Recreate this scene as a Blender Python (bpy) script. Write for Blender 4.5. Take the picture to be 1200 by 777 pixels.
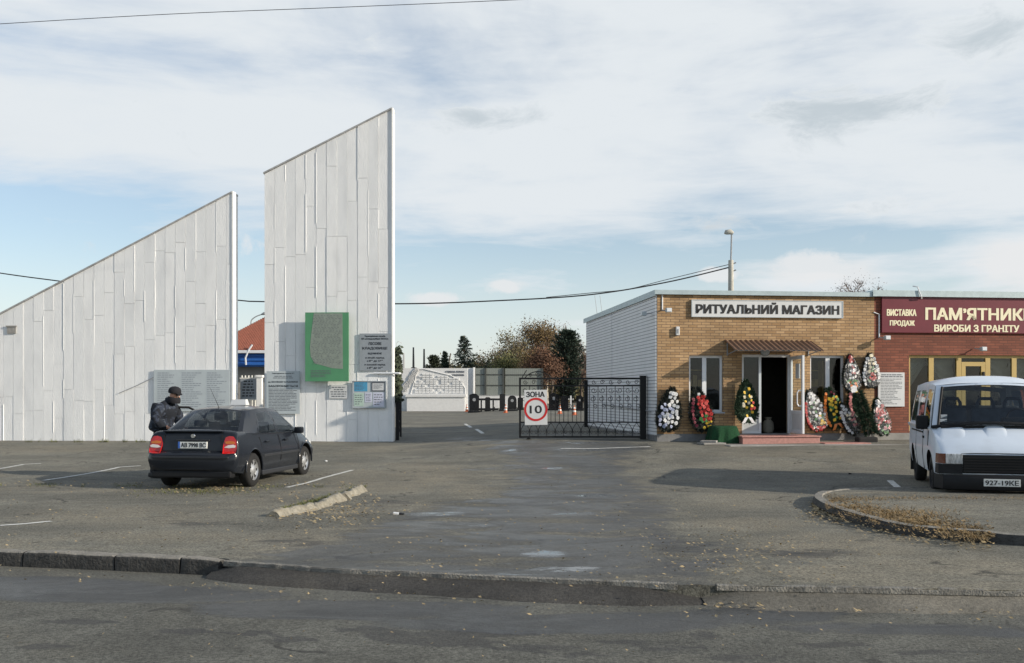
import bpy, bmesh, math, random
import numpy as np
from mathutils import Vector, Matrix, noise as mnoise
R = math.radians
random.seed(7)
for o in list(bpy.data.objects):
    bpy.data.objects.remove(o)
scene = bpy.context.scene
COL = scene.collection

# ---------------------------------------------------------------- camera
CZ, F, HZ = 1.75, 1200.0, 465.0          # camera height, focal length and horizon row of the 1200 px wide photo
cam = bpy.data.cameras.new("camera")
cam.sensor_width = 36; cam.lens = 36
cam.shift_y = (HZ - 388.5) / 1200.0
cam.clip_start = 0.1; cam.clip_end = 6000
cam_ob = bpy.data.objects.new("camera", cam); COL.objects.link(cam_ob)
cam_ob.location = (0, 0, CZ); cam_ob.rotation_euler = (R(90), 0, 0)
scene.camera = cam_ob

# ---------------------------------------------------------------- light
SUN = Vector((2.25, -0.76, 0.88)).normalized()      # towards the sun
sun = bpy.data.lights.new("sun", 'SUN'); sun.energy = 5.0; sun.angle = R(0.5); sun.color = (1.0, 0.90, 0.76)
sun_ob = bpy.data.objects.new("sun", sun); COL.objects.link(sun_ob)
sun_ob.rotation_euler = SUN.to_track_quat('Z', 'Y').to_euler(); sun_ob.location = (20, -10, 30)

world = bpy.data.worlds.new("World"); scene.world = world; world.use_nodes = True
wt = world.node_tree; wt.nodes.clear()
def wn(t, **kw):
    n = wt.nodes.new(t)
    for k, v in kw.items(): setattr(n, k, v)
    return n
def wmath(op, a, b=None, c=None, clamp=False):
    n = wn('ShaderNodeMath', operation=op, use_clamp=clamp)
    for i, v in enumerate((a, b, c)):
        if v is None: continue
        if isinstance(v, (int, float)): n.inputs[i].default_value = v
        else: wt.links.new(v, n.inputs[i])
    return n.outputs[0]
def wmap(v, a, b, c=0.0, d=1.0):
    n = wn('ShaderNodeMapRange', interpolation_type='SMOOTHSTEP')
    wt.links.new(v, n.inputs[0])
    for i, q in enumerate((a, b, c, d)): n.inputs[i+1].default_value = q
    return n.outputs[0]
sky = wn('ShaderNodeTexSky', sky_type='NISHITA', sun_disc=False)
sky.sun_elevation = math.asin(SUN.z); sky.sun_rotation = math.atan2(SUN.x, SUN.y)
sky.altitude = 100; sky.air_density = 1.0; sky.dust_density = 0.6; sky.ozone_density = 1.6
wtc = wn('ShaderNodeTexCoord')
wsep = wn('ShaderNodeSeparateXYZ'); wt.links.new(wtc.outputs['Generated'], wsep.inputs[0])
def wnoise(scale_xyz, loc, detail=5, rough=.55, dist=0.0):
    m = wn('ShaderNodeMapping'); wt.links.new(wtc.outputs['Generated'], m.inputs[0])
    m.inputs['Scale'].default_value = scale_xyz; m.inputs['Location'].default_value = loc
    n = wn('ShaderNodeTexNoise'); wt.links.new(m.outputs[0], n.inputs['Vector'])
    n.inputs['Scale'].default_value = 1; n.inputs['Detail'].default_value = detail
    n.inputs['Roughness'].default_value = rough; n.inputs['Distortion'].default_value = dist
    return n.outputs[0]
def wblob(px, py, rx, ry):                 # a soft patch of sky around one direction
    d = Vector(((px-600)/F, 1, (HZ-py)/F)).normalized()
    x = wmath('MULTIPLY', wmath('SUBTRACT', wsep.outputs[0], d.x), F/rx)
    z = wmath('MULTIPLY', wmath('SUBTRACT', wsep.outputs[2], d.z), F/ry)
    q = wmath('ADD', wmath('MULTIPLY', x, x), wmath('MULTIPLY', z, z))
    front = wmath('GREATER_THAN', wsep.outputs[1], 0.0)
    return wmath('MULTIPLY', wmath('EXPONENT', wmath('MULTIPLY', q, -1.0)), front)
def wsum(*a):
    s = a[0]
    for v in a[1:]: s = wmath('ADD', s, v)
    return s
# clouds: broad thin sheet above, gaps of blue lower down, grey puffs
n_big = wnoise((2.2, 2.2, 7.5), (3.1, 0.4, 1.7), 6, .58, .6)
n_fine = wnoise((7, 7, 22), (1.3, 5.4, 0.7), 7, .6, .5)
n_gray = wnoise((3.2, 3.2, 10), (8.3, 2.2, 4.4), 5, .55, .3)
elev = wmap(wsep.outputs[2], 0.08, 0.22)
cov = wmath('ADD', wmath('MULTIPLY', n_big, .85), wmath('MULTIPLY', n_fine, .35))
cov = wmath('ADD', cov, wmath('MULTIPLY', elev, .24))
gaps = wsum(wmath('MULTIPLY', wblob(45, 225, 160, 48), .26), wmath('MULTIPLY', wblob(40, 310, 220, 46), .30),
            wmath('MULTIPLY', wblob(600, 305, 330, 34), .17), wmath('MULTIPLY', wblob(760, 258, 200, 24), .18),
            wmath('MULTIPLY', wblob(1060, 282, 190, 26), .27), wmath('MULTIPLY', wblob(520, 378, 160, 30), .12),
            wmath('MULTIPLY', wblob(300, 315, 80, 50), .16), wmath('MULTIPLY', wblob(160, 60, 380, 110), .17), wmath('MULTIPLY', wblob(790, 325, 130, 22), .14))
fill = wsum(wmath('MULTIPLY', wblob(960, 322, 95, 26), .40), wmath('MULTIPLY', wblob(1190, 300, 60, 40), .3),
            wmath('MULTIPLY', wblob(180, 150, 300, 60), .12), wmath('MULTIPLY', wblob(90, 265, 110, 14), .16),
            wmath('MULTIPLY', wblob(600, 330, 60, 14), .14), wmath('MULTIPLY', wblob(560, 400, 120, 18), .12))
n_st = wnoise((5, 5, 42), (6.1, 2.7, 5.2), 7, .62, .4)
cov = wmath('ADD', cov, wmath('MULTIPLY', wmath('MULTIPLY', wmath('SUBTRACT', n_st, .5), .75), wmap(wsep.outputs[2], .12, .24, 1, .25)))
cov = wmath('ADD', wmath('SUBTRACT', cov, gaps), fill)
cov = wmath('SUBTRACT', cov, wmath('MULTIPLY', wmap(wsep.outputs[2], .38, .62), .25))        # clearer overhead, out of view, to cut the fill light
cov = wmath('SUBTRACT', cov, wmath('MULTIPLY', wmap(wsep.outputs[1], .25, -.25), .18))       # and behind the camera, also to cut the fill light
cloud = wmath('MAXIMUM', wmap(cov, .40, .90), wmap(wsep.outputs[2], .03, .16, .62, .22))
puffs = wsum(wmath('MULTIPLY', wblob(572, 138, 62, 15), .62), wmath('MULTIPLY', wblob(1000, 132, 90, 20), .6), wmath('MULTIPLY', wblob(935, 128, 60, 22), .45),
             wmath('MULTIPLY', wblob(935, 160, 70, 24), .35), wmath('MULTIPLY', wblob(1175, 45, 60, 26), .5),
             wmath('MULTIPLY', wblob(835, 262, 60, 14), .5), wmath('MULTIPLY', wblob(1110, 235, 90, 18), .3),
             wmath('MULTIPLY', wblob(1060, 95, 90, 34), .25))
n_pf = wnoise((13, 13, 30), (4.2, 1.1, 6.3), 9, .68, .5)
gm = wmap(wmath('ADD', puffs, wmath('MULTIPLY', wmath('SUBTRACT', n_pf, .5), 2.4)), .25, 1.1, 0, .85)
gray = wmath('ADD', wmap(n_gray, .5, .8, 0, .20), gm, clamp=True)
mix = wn('ShaderNodeMix', data_type='RGBA'); wt.links.new(gray, mix.inputs[0])
mix.inputs[6].default_value = (.775, .820, .855, 1)      # bright cloud
mix.inputs[7].default_value = (.52, .59, .64, 1)      # grey cloud
cum = wsum(wmath('MULTIPLY', wblob(950, 316, 78, 24), 1.0), wmath('MULTIPLY', wblob(1195, 305, 46, 36), 1.0), wmath('MULTIPLY', wblob(590, 334, 34, 12), .8), wmath('MULTIPLY', wblob(835, 322, 30, 12), .8), wmath('MULTIPLY', wblob(300, 280, 40, 40), .6), wmath('MULTIPLY', wblob(520, 350, 60, 12), .7))
n_puff = wnoise((16, 16, 26), (2.2, 7.1, 3.3), 7, .62, .3)
cumm = wmap(wmath('ADD', cum, wmath('MULTIPLY', wmath('SUBTRACT', n_puff, .5), 1.5)), .34, .78)
mix2 = wn('ShaderNodeMix', data_type='RGBA'); wt.links.new(wmath('MULTIPLY', cumm, .8), mix2.inputs[0]); wt.links.new(mix.outputs[2], mix2.inputs[6]); mix2.inputs[7].default_value = (.82, .825, .83, 1)
cloud = wmath('MAXIMUM', cloud, wmath('MULTIPLY', cumm, .9))
b_sky = wn('ShaderNodeBackground'); wt.links.new(sky.outputs[0], b_sky.inputs[0]); b_sky.inputs[1].default_value = 0.15
b_cl = wn('ShaderNodeBackground'); wt.links.new(mix2.outputs[2], b_cl.inputs[0]); b_cl.inputs[1].default_value = 1.0
ms = wn('ShaderNodeMixShader'); wt.links.new(wmath('ADD', cloud, gm, clamp=True), ms.inputs[0])
wt.links.new(b_sky.outputs[0], ms.inputs[1]); wt.links.new(b_cl.outputs[0], ms.inputs[2])
wo = wn('ShaderNodeOutputWorld'); wt.links.new(ms.outputs[0], wo.inputs[0])
vs = scene.view_settings
vs.view_transform = 'Standard'; vs.look = 'None'; vs.exposure = 0.0; vs.gamma = 1.0; vs.use_curve_mapping = False
scene.cycles.max_bounces = 8; scene.cycles.transparent_max_bounces = 12

# ---------------------------------------------------------------- materials
def mat(name, col, rough=.6, metal=0.0, var=.12, scale=6.0, bump=0.0, bscale=None, spec=.5, coat=0.0, stretch=(1, 1, 1), dirt=None):
    m = bpy.data.materials.new(name); m.use_nodes = True
    t = m.node_tree; b = t.nodes['Principled BSDF']
    tc = t.nodes.new('ShaderNodeTexCoord'); mp = t.nodes.new('ShaderNodeMapping'); mp.inputs['Scale'].default_value = stretch
    t.links.new(tc.outputs['Object'], mp.inputs[0])
    n = t.nodes.new('ShaderNodeTexNoise'); n.inputs['Scale'].default_value = scale; n.inputs['Detail'].default_value = 5; n.inputs['Roughness'].default_value = .6
    t.links.new(mp.outputs[0], n.inputs['Vector'])
    rp = t.nodes.new('ShaderNodeValToRGB'); t.links.new(n.outputs[0], rp.inputs[0])
    e = rp.color_ramp.elements; e[0].position = .3; e[1].position = .7
    e[0].color = tuple(max(0, c*(1-var)) for c in col) + (1,); e[1].color = tuple(min(1, c*(1+var)) for c in col) + (1,)
    out = rp.outputs[0]
    if dirt:
        n2 = t.nodes.new('ShaderNodeTexNoise'); n2.inputs['Scale'].default_value = dirt[1]; n2.inputs['Detail'].default_value = 6
        t.links.new(mp.outputs[0], n2.inputs['Vector'])
        mr = t.nodes.new('ShaderNodeMapRange'); t.links.new(n2.outputs[0], mr.inputs[0])
        mr.inputs[1].default_value = .52; mr.inputs[2].default_value = .75; mr.inputs[4].default_value = dirt[2]
        mx = t.nodes.new('ShaderNodeMix'); mx.data_type = 'RGBA'; t.links.new(mr.outputs[0], mx.inputs[0])
        t.links.new(out, mx.inputs[6]); mx.inputs[7].default_value = tuple(dirt[0]) + (1,); out = mx.outputs[2]
    t.links.new(out, b.inputs['Base Color'])
    b.inputs['Roughness'].default_value = rough; b.inputs['Metallic'].default_value = metal
    b.inputs['Specular IOR Level'].default_value = spec
    if coat: b.inputs['Coat Weight'].default_value = coat; b.inputs['Coat Roughness'].default_value = .06
    if bump:
        nb = t.nodes.new('ShaderNodeTexNoise'); nb.inputs['Scale'].default_value = bscale or scale*4; nb.inputs['Detail'].default_value = 4
        t.links.new(mp.outputs[0], nb.inputs['Vector'])
        bp = t.nodes.new('ShaderNodeBump'); bp.inputs['Strength'].default_value = bump; bp.inputs['Distance'].default_value = .02
        t.links.new(nb.outputs[0], bp.inputs['Height']); t.links.new(bp.outputs[0], b.inputs['Normal'])
    return m
def glass_mat(name, tint=(.75, .8, .8), rough=.02, gain=1.0):
    m = bpy.data.materials.new(name); m.use_nodes = True; t = m.node_tree; t.nodes.clear()
    fr = t.nodes.new('ShaderNodeFresnel'); fr.inputs[0].default_value = 1.52
    no = t.nodes.new('ShaderNodeTexNoise'); no.inputs['Scale'].default_value = 1.3
    tc = t.nodes.new('ShaderNodeTexCoord'); t.links.new(tc.outputs['Object'], no.inputs['Vector'])
    bp = t.nodes.new('ShaderNodeBump'); bp.inputs['Strength'].default_value = .06; bp.inputs['Distance'].default_value = .05
    t.links.new(no.outputs[0], bp.inputs['Height'])
    ad = t.nodes.new('ShaderNodeMath'); ad.operation = 'MULTIPLY_ADD'; ad.use_clamp = True
    t.links.new(fr.outputs[0], ad.inputs[0]); ad.inputs[1].default_value = gain; ad.inputs[2].default_value = 0.0
    tr = t.nodes.new('ShaderNodeBsdfTransparent'); tr.inputs[0].default_value = tint + (1,)
    gl = t.nodes.new('ShaderNodeBsdfGlossy'); gl.inputs['Roughness'].default_value = rough; gl.inputs['Color'].default_value = (.9, .95, 1, 1)
    t.links.new(bp.outputs[0], gl.inputs['Normal'])
    mx = t.nodes.new('ShaderNodeMixShader'); t.links.new(ad.outputs[0], mx.inputs[0])
    t.links.new(tr.outputs[0], mx.inputs[1]); t.links.new(gl.outputs[0], mx.inputs[2])
    o = t.nodes.new('ShaderNodeOutputMaterial'); t.links.new(mx.outputs[0], o.inputs[0])
    return m
def brick_mat(name, c1, c2, mortar, rough=.85, bw=.25, bh=.075):
    m = bpy.data.materials.new(name); m.use_nodes = True; t = m.node_tree; b = t.nodes['Principled BSDF']
    tc = t.nodes.new('ShaderNodeTexCoord'); sp = t.nodes.new('ShaderNodeSeparateXYZ'); t.links.new(tc.outputs['Object'], sp.inputs[0])
    ad = t.nodes.new('ShaderNodeMath'); t.links.new(sp.outputs[0], ad.inputs[0]); t.links.new(sp.outputs[1], ad.inputs[1])
    cb = t.nodes.new('ShaderNodeCombineXYZ'); t.links.new(ad.outputs[0], cb.inputs[0]); t.links.new(sp.outputs[2], cb.inputs[1])
    br = t.nodes.new('ShaderNodeTexBrick'); t.links.new(cb.outputs[0], br.inputs['Vector'])
    br.inputs['Scale'].default_value = 1; br.inputs['Brick Width'].default_value = bw; br.inputs['Row Height'].default_value = bh
    br.inputs['Mortar Size'].default_value = .009; br.inputs['Mortar Smooth'].default_value = .2; br.inputs['Bias'].default_value = 0.0
    br.inputs['Color1'].default_value = c1+(1,); br.inputs['Color2'].default_value = c2+(1,); br.inputs['Mortar'].default_value = mortar+(1,)
    n = t.nodes.new('ShaderNodeTexNoise'); n.inputs['Scale'].default_value = 1.1; n.inputs['Detail'].default_value = 6; t.links.new(tc.outputs['Object'], n.inputs['Vector'])
    mr = t.nodes.new('ShaderNodeMapRange'); t.links.new(n.outputs[0], mr.inputs[0])
    mr.inputs[1].default_value = .3; mr.inputs[2].default_value = .7; mr.inputs[3].default_value = .74; mr.inputs[4].default_value = 1.18
    hs = t.nodes.new('ShaderNodeHueSaturation'); t.links.new(br.outputs[0], hs.inputs['Color']); t.links.new(mr.outputs[0], hs.inputs['Value'])
    t.links.new(hs.outputs[0], b.inputs['Base Color']); b.inputs['Roughness'].default_value = rough
    bp = t.nodes.new('ShaderNodeBump'); bp.inputs['Strength'].default_value = .6; bp.inputs['Distance'].default_value = .008; bp.invert = True
    t.links.new(br.outputs['Fac'], bp.inputs['Height']); t.links.new(bp.outputs[0], b.inputs['Normal'])
    return m
def stripe_mat(name, col, groove, period, axis=2, duty=.14, rough=.5):
    m = mat(name, col, rough, var=.06, scale=2.0); t = m.node_tree; b = t.nodes['Principled BSDF']
    src = b.inputs['Base Color'].links[0].from_socket
    tc = t.nodes.new('ShaderNodeTexCoord'); sp = t.nodes.new('ShaderNodeSeparateXYZ'); t.links.new(tc.outputs['Object'], sp.inputs[0])
    d = t.nodes.new('ShaderNodeMath'); d.operation = 'DIVIDE'; t.links.new(sp.outputs[axis], d.inputs[0]); d.inputs[1].default_value = period
    f = t.nodes.new('ShaderNodeMath'); f.operation = 'FRACT'; t.links.new(d.outputs[0], f.inputs[0])
    l = t.nodes.new('ShaderNodeMath'); l.operation = 'LESS_THAN'; t.links.new(f.outputs[0], l.inputs[0]); l.inputs[1].default_value = duty
    mx = t.nodes.new('ShaderNodeMix'); mx.data_type = 'RGBA'; t.links.new(l.outputs[0], mx.inputs[0]); t.links.new(src, mx.inputs[6]); mx.inputs[7].default_value = groove+(1,)
    t.links.new(mx.outputs[2], b.inputs['Base Color'])
    bp = t.nodes.new('ShaderNodeBump'); bp.inputs['Strength'].default_value = .8; bp.inputs['Distance'].default_value = .015
    t.links.new(f.outputs[0], bp.inputs['Height']); t.links.new(bp.outputs[0], b.inputs['Normal'])
    return m

MT = {}
def mk(k, *a, **kw): MT[k] = mat(k, *a, **kw)
mk('white_paint', (.84, .845, .84), .75, var=.045, scale=4, bump=.5, bscale=40, dirt=((.58, .59, .60), 2.0, .55), stretch=(1.3, 1, .40))
mk('caulk', (.86, .86, .84), .7, var=.05)
mk('concrete_lip', (.22, .21, .185), .95, var=.4, scale=14, bump=1.0, dirt=((.09, .085, .075), 7, .9))
mk('kerb_top_lit', (.23, .215, .185), .9, var=.3, scale=11, bump=.8, dirt=((.12, .115, .10), 6, .8))  # paler copy of kerb_stone for upward faces, sky light put into the colour
mk('bright_paint', (.84, .84, .82), .7, var=.05)
mk('coping', (.36, .36, .36), .85, var=.25, scale=5, bump=.4)
mk('concrete', (.30, .29, .27), .9, var=.2, scale=4, bump=.5, dirt=((.16, .155, .14), 2.0, .6))
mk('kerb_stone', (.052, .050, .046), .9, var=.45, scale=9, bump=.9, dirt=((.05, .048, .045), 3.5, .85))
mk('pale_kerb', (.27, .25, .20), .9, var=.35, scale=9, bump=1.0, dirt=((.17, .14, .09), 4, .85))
mk('plinth', (.20, .20, .20), .9, var=.15, scale=5, bump=.4)
mk('granite_step', (.42, .21, .18), .55, var=.18, scale=14)
mk('flashing', (.42, .50, .52), .45, metal=.3, var=.1)
mk('white_plastic', (.74, .76, .78), .35, var=.04)
mk('sill', (.40, .44, .50), .5)
mk('sign_white', (.64, .65, .65), .4, var=.03)
mk('black_letter', (.012, .012, .014), .6, var=.1)
mk('ink', (.12, .13, .15), .7, var=.2, scale=40)
mk('ink_soft', (.28, .31, .35), .7, var=.2, scale=40)
mk('cream_letter', (.85, .78, .55), .5, var=.04)
mk('maroon', (.15, .018, .03), .4, var=.08)
mk('board_gray', (.46, .51, .53), .5, var=.06, scale=3)
mk('plaque_gray', (.30, .33, .36), .45, var=.06)
mk('board_green', (.085, .27, .135), .5, var=.08, scale=3)
mk('map_gray', (.24, .28, .24), .6, var=.12, scale=8)
mk('red_sign', (.55, .02, .02), .45, var=.05)
mk('blue_paper', (.08, .32, .52), .5)
mk('green_paper', (.45, .58, .50), .6)
mk('lilac_paper', (.58, .60, .72), .6)
mk('iron', (.009, .009, .010), .5, var=.2, scale=20, spec=.3)
mk('black_granite', (.012, .013, .015), .12, var=.2)
mk('canopy', (.15, .085, .055), .55, var=.2, scale=8)
mk('dark_room', (.05, .045, .04), .9, var=.2)
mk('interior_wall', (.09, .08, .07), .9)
mk('yellow_frame', (.50, .36, .13), .45, var=.06)
mk('curtain', (.42, .39, .32), .8, var=.1)
mk('green_cloth', (.006, .055, .018), .95, var=.4, scale=30, bump=1.0, bscale=120)
mk('fir', (.014, .040, .016), .8, var=.5, scale=30)
mk('fir_black', (.012, .018, .014), .8, var=.5, scale=30)
for k, c in dict(petal_white=(.66, .67, .68), petal_blue=(.34, .38, .52), petal_red=(.46, .025, .02), petal_maroon=(.16, .01, .03), petal_yellow=(.75, .50, .04),
                 petal_orange=(.72, .20, .02), petal_pink=(.56, .20, .20), petal_cream=(.78, .70, .50), petal_green=(.05, .20, .05)).items():
    mk(k, c, .6, var=.2, scale=30)
mk('ribbon_orange', (.55, .17, .03), .4); mk('ribbon_white', (.80, .80, .80), .35); mk('cellophane', (.72, .74, .76), .15, var=.2, scale=20)
mk('pole_concrete', (.48, .46, .40), .85, var=.12); mk('lamp_gray', (.30, .31, .32), .5); mk('cable', (.02, .02, .022), .6)
mk('roof_tile', (.30, .10, .06), .8, var=.25, scale=10, bump=.5); mk('blue_fascia', (.02, .12, .42), .5, var=.1)
mk('house_wall', (.30, .29, .27), .85); mk('picket_white', (.70, .69, .64), .7)
mk('car_paint', (.014, .017, .023), .16, metal=.0, var=.05, spec=.36)
mk('car_trim', (.022, .024, .028), .5, var=.1); mk('rubber', (.010, .010, .010), .85, var=.2)
mk('hubcap', (.50, .51, .52), .35, metal=.7, var=.1); mk('arch_black', (.008, .008, .008), .95)
mk('tail_red', (.50, .012, .012), .12, var=.25, scale=22, coat=.5); mk('tail_clear', (.75, .70, .66), .12); mk('tail_amber', (.60, .16, .02), .15)
mk('chrome', (.75, .75, .76), .15, metal=1); mk('plate_white', (.72, .73, .70), .45); mk('plate_blue', (.03, .12, .45), .45)
mk('van_white', (.64, .71, .79), .35, var=.05, scale=2, coat=.3, dirt=((.42, .43, .42), 2.2, .35))
mk('van_black', (.010, .0105, .012), .6, var=.2, spec=.3); mk('seat_blue', (.07, .085, .11), .9, var=.3); mk('dash', (.055, .05, .045), .8)
mk('lamp_glass', (.46, .47, .47), .10, var=.65, scale=16, coat=.8, stretch=(1, 2.5, .5)); mk('lamp_brown', (.14, .035, .015), .25)  # pale streaks coloured into lamp_glass stand for reflections and lens ribs
mk('skin', (.52, .28, .19), .6, var=.08); mk('trouser', (.014, .017, .024), .9, var=.3, scale=20); mk('boot', (.01, .01, .01), .5)
mk('cap_black', (.010, .010, .014), .9, var=.3)
mk('cone_orange', (.50, .13, .05), .6); mk('cone_white', (.75, .75, .72), .6)
mk('fence_gray', (.27, .29, .26), .8, var=.1); mk('fence_post', (.06, .065, .06), .7)
mk('yard_white', (.70, .70, .69), .8, var=.06); mk('relief_gray', (.50, .50, .49), .85, var=.1)
mk('bark', (.13, .10, .075), .95, var=.3, scale=10); mk('birch_bark', (.42, .38, .32), .9, var=.35, scale=8)
mk('twig', (.20, .15, .125), .95, var=.25); mk('twig_gray', (.22, .19, .18), .95, var=.25)
mk('leaf_ochre', (.17, .115, .05), .85, var=.45, scale=1.2); mk('leaf_olive', (.15, .13, .06), .85, var=.4, scale=1.2)
mk('leaf_rust', (.15, .078, .046), .85, var=.4, scale=1.2); mk('leaf_dark', (.045, .058, .032), .85, var=.45, scale=1.2)
mk('leaf_conifer', (.030, .052, .036), .85, var=.4, scale=1.2); mk('leaf_olive_green', (.125, .13, .05), .85, var=.4, scale=1.2)
mk('line_paint', (.62, .62, .58), .8, var=.25, scale=12, dirt=((.22, .21, .19), 14, .9))
mk('litter_leaf', (.34, .26, .14), .8, var=.5, scale=3); mk('dry_grass', (.26, .18, .085), .95, var=.4, scale=3); mk('moss', (.13, .14, .035), .95, var=.4, scale=5)
MT['glass'] = glass_mat('window_glass'); MT['car_glass'] = glass_mat('car_glass', (.60, .64, .65), gain=.8)
MT['van_glass'] = glass_mat('van_glass', (.66, .70, .70))
MT['tan_brick'] = brick_mat('tan_brick', (.315, .19, .088), (.47, .31, .165), (.18, .125, .08))
MT['red_brick'] = brick_mat('red_brick', (.165, .052, .032), (.26, .085, .05), (.12, .05, .035))
def film(name):
    m = bpy.data.materials.new(name); m.use_nodes = True; t = m.node_tree; t.nodes.clear()
    tc = t.nodes.new('ShaderNodeTexCoord'); no = t.nodes.new('ShaderNodeTexNoise'); no.inputs['Scale'].default_value = 14; no.inputs['Detail'].default_value = 3; no.inputs['Distortion'].default_value = 1.5
    t.links.new(tc.outputs['Object'], no.inputs['Vector'])
    bp = t.nodes.new('ShaderNodeBump'); bp.inputs['Strength'].default_value = 1; bp.inputs['Distance'].default_value = .06; t.links.new(no.outputs[0], bp.inputs['Height'])
    gl = t.nodes.new('ShaderNodeBsdfGlossy'); gl.inputs['Roughness'].default_value = .22; t.links.new(bp.outputs[0], gl.inputs['Normal'])
    tr = t.nodes.new('ShaderNodeBsdfTransparent'); mx = t.nodes.new('ShaderNodeMixShader')
    mr = t.nodes.new('ShaderNodeMapRange'); mr.inputs[1].default_value = .48; mr.inputs[2].default_value = .72; mr.inputs[3].default_value = .05; mr.inputs[4].default_value = .50; t.links.new(no.outputs[0], mr.inputs[0])
    t.links.new(mr.outputs[0], mx.inputs[0]); t.links.new(tr.outputs[0], mx.inputs[1]); t.links.new(gl.outputs[0], mx.inputs[2])
    o = t.nodes.new('ShaderNodeOutputMaterial'); t.links.new(mx.outputs[0], o.inputs[0]); return m
MT['cellophane'] = film('cellophane')
MT['siding'] = stripe_mat('white_siding', (.82, .83, .85), (.30, .31, .33), .094, 2, .22, .5)
MT['tile_ribs'] = MT['roof_tile']
MT['slat_metal'] = stripe_mat('slat_metal', (.27, .29, .26), (.16, .17, .15), .16, 0, .12, .7)
def camo(name):
    m = mat(name, (.05, .065, .09), .9); t = m.node_tree; b = t.nodes['Principled BSDF']
    v = t.nodes.new('ShaderNodeTexNoise'); v.inputs['Scale'].default_value = 7; v.inputs['Detail'].default_value = 3; v.inputs['Distortion'].default_value = 1
    tc = t.nodes.new('ShaderNodeTexCoord'); t.links.new(tc.outputs['Object'], v.inputs['Vector'])
    rp = t.nodes.new('ShaderNodeValToRGB'); rp.color_ramp.interpolation = 'CONSTANT'; t.links.new(v.outputs[0], rp.inputs[0])
    e = rp.color_ramp.elements; e[0].color = (.008, .011, .018, 1); e[1].position = .50; e[1].color = (.025, .034, .056, 1)
    x = e.new(.59); x.color = (.085, .10, .12, 1); x = e.new(.63); x.color = (.02, .028, .045, 1)
    t.links.new(rp.outputs[0], b.inputs['Base Color']); return m
MT['camo'] = camo('camo_cloth')

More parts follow.
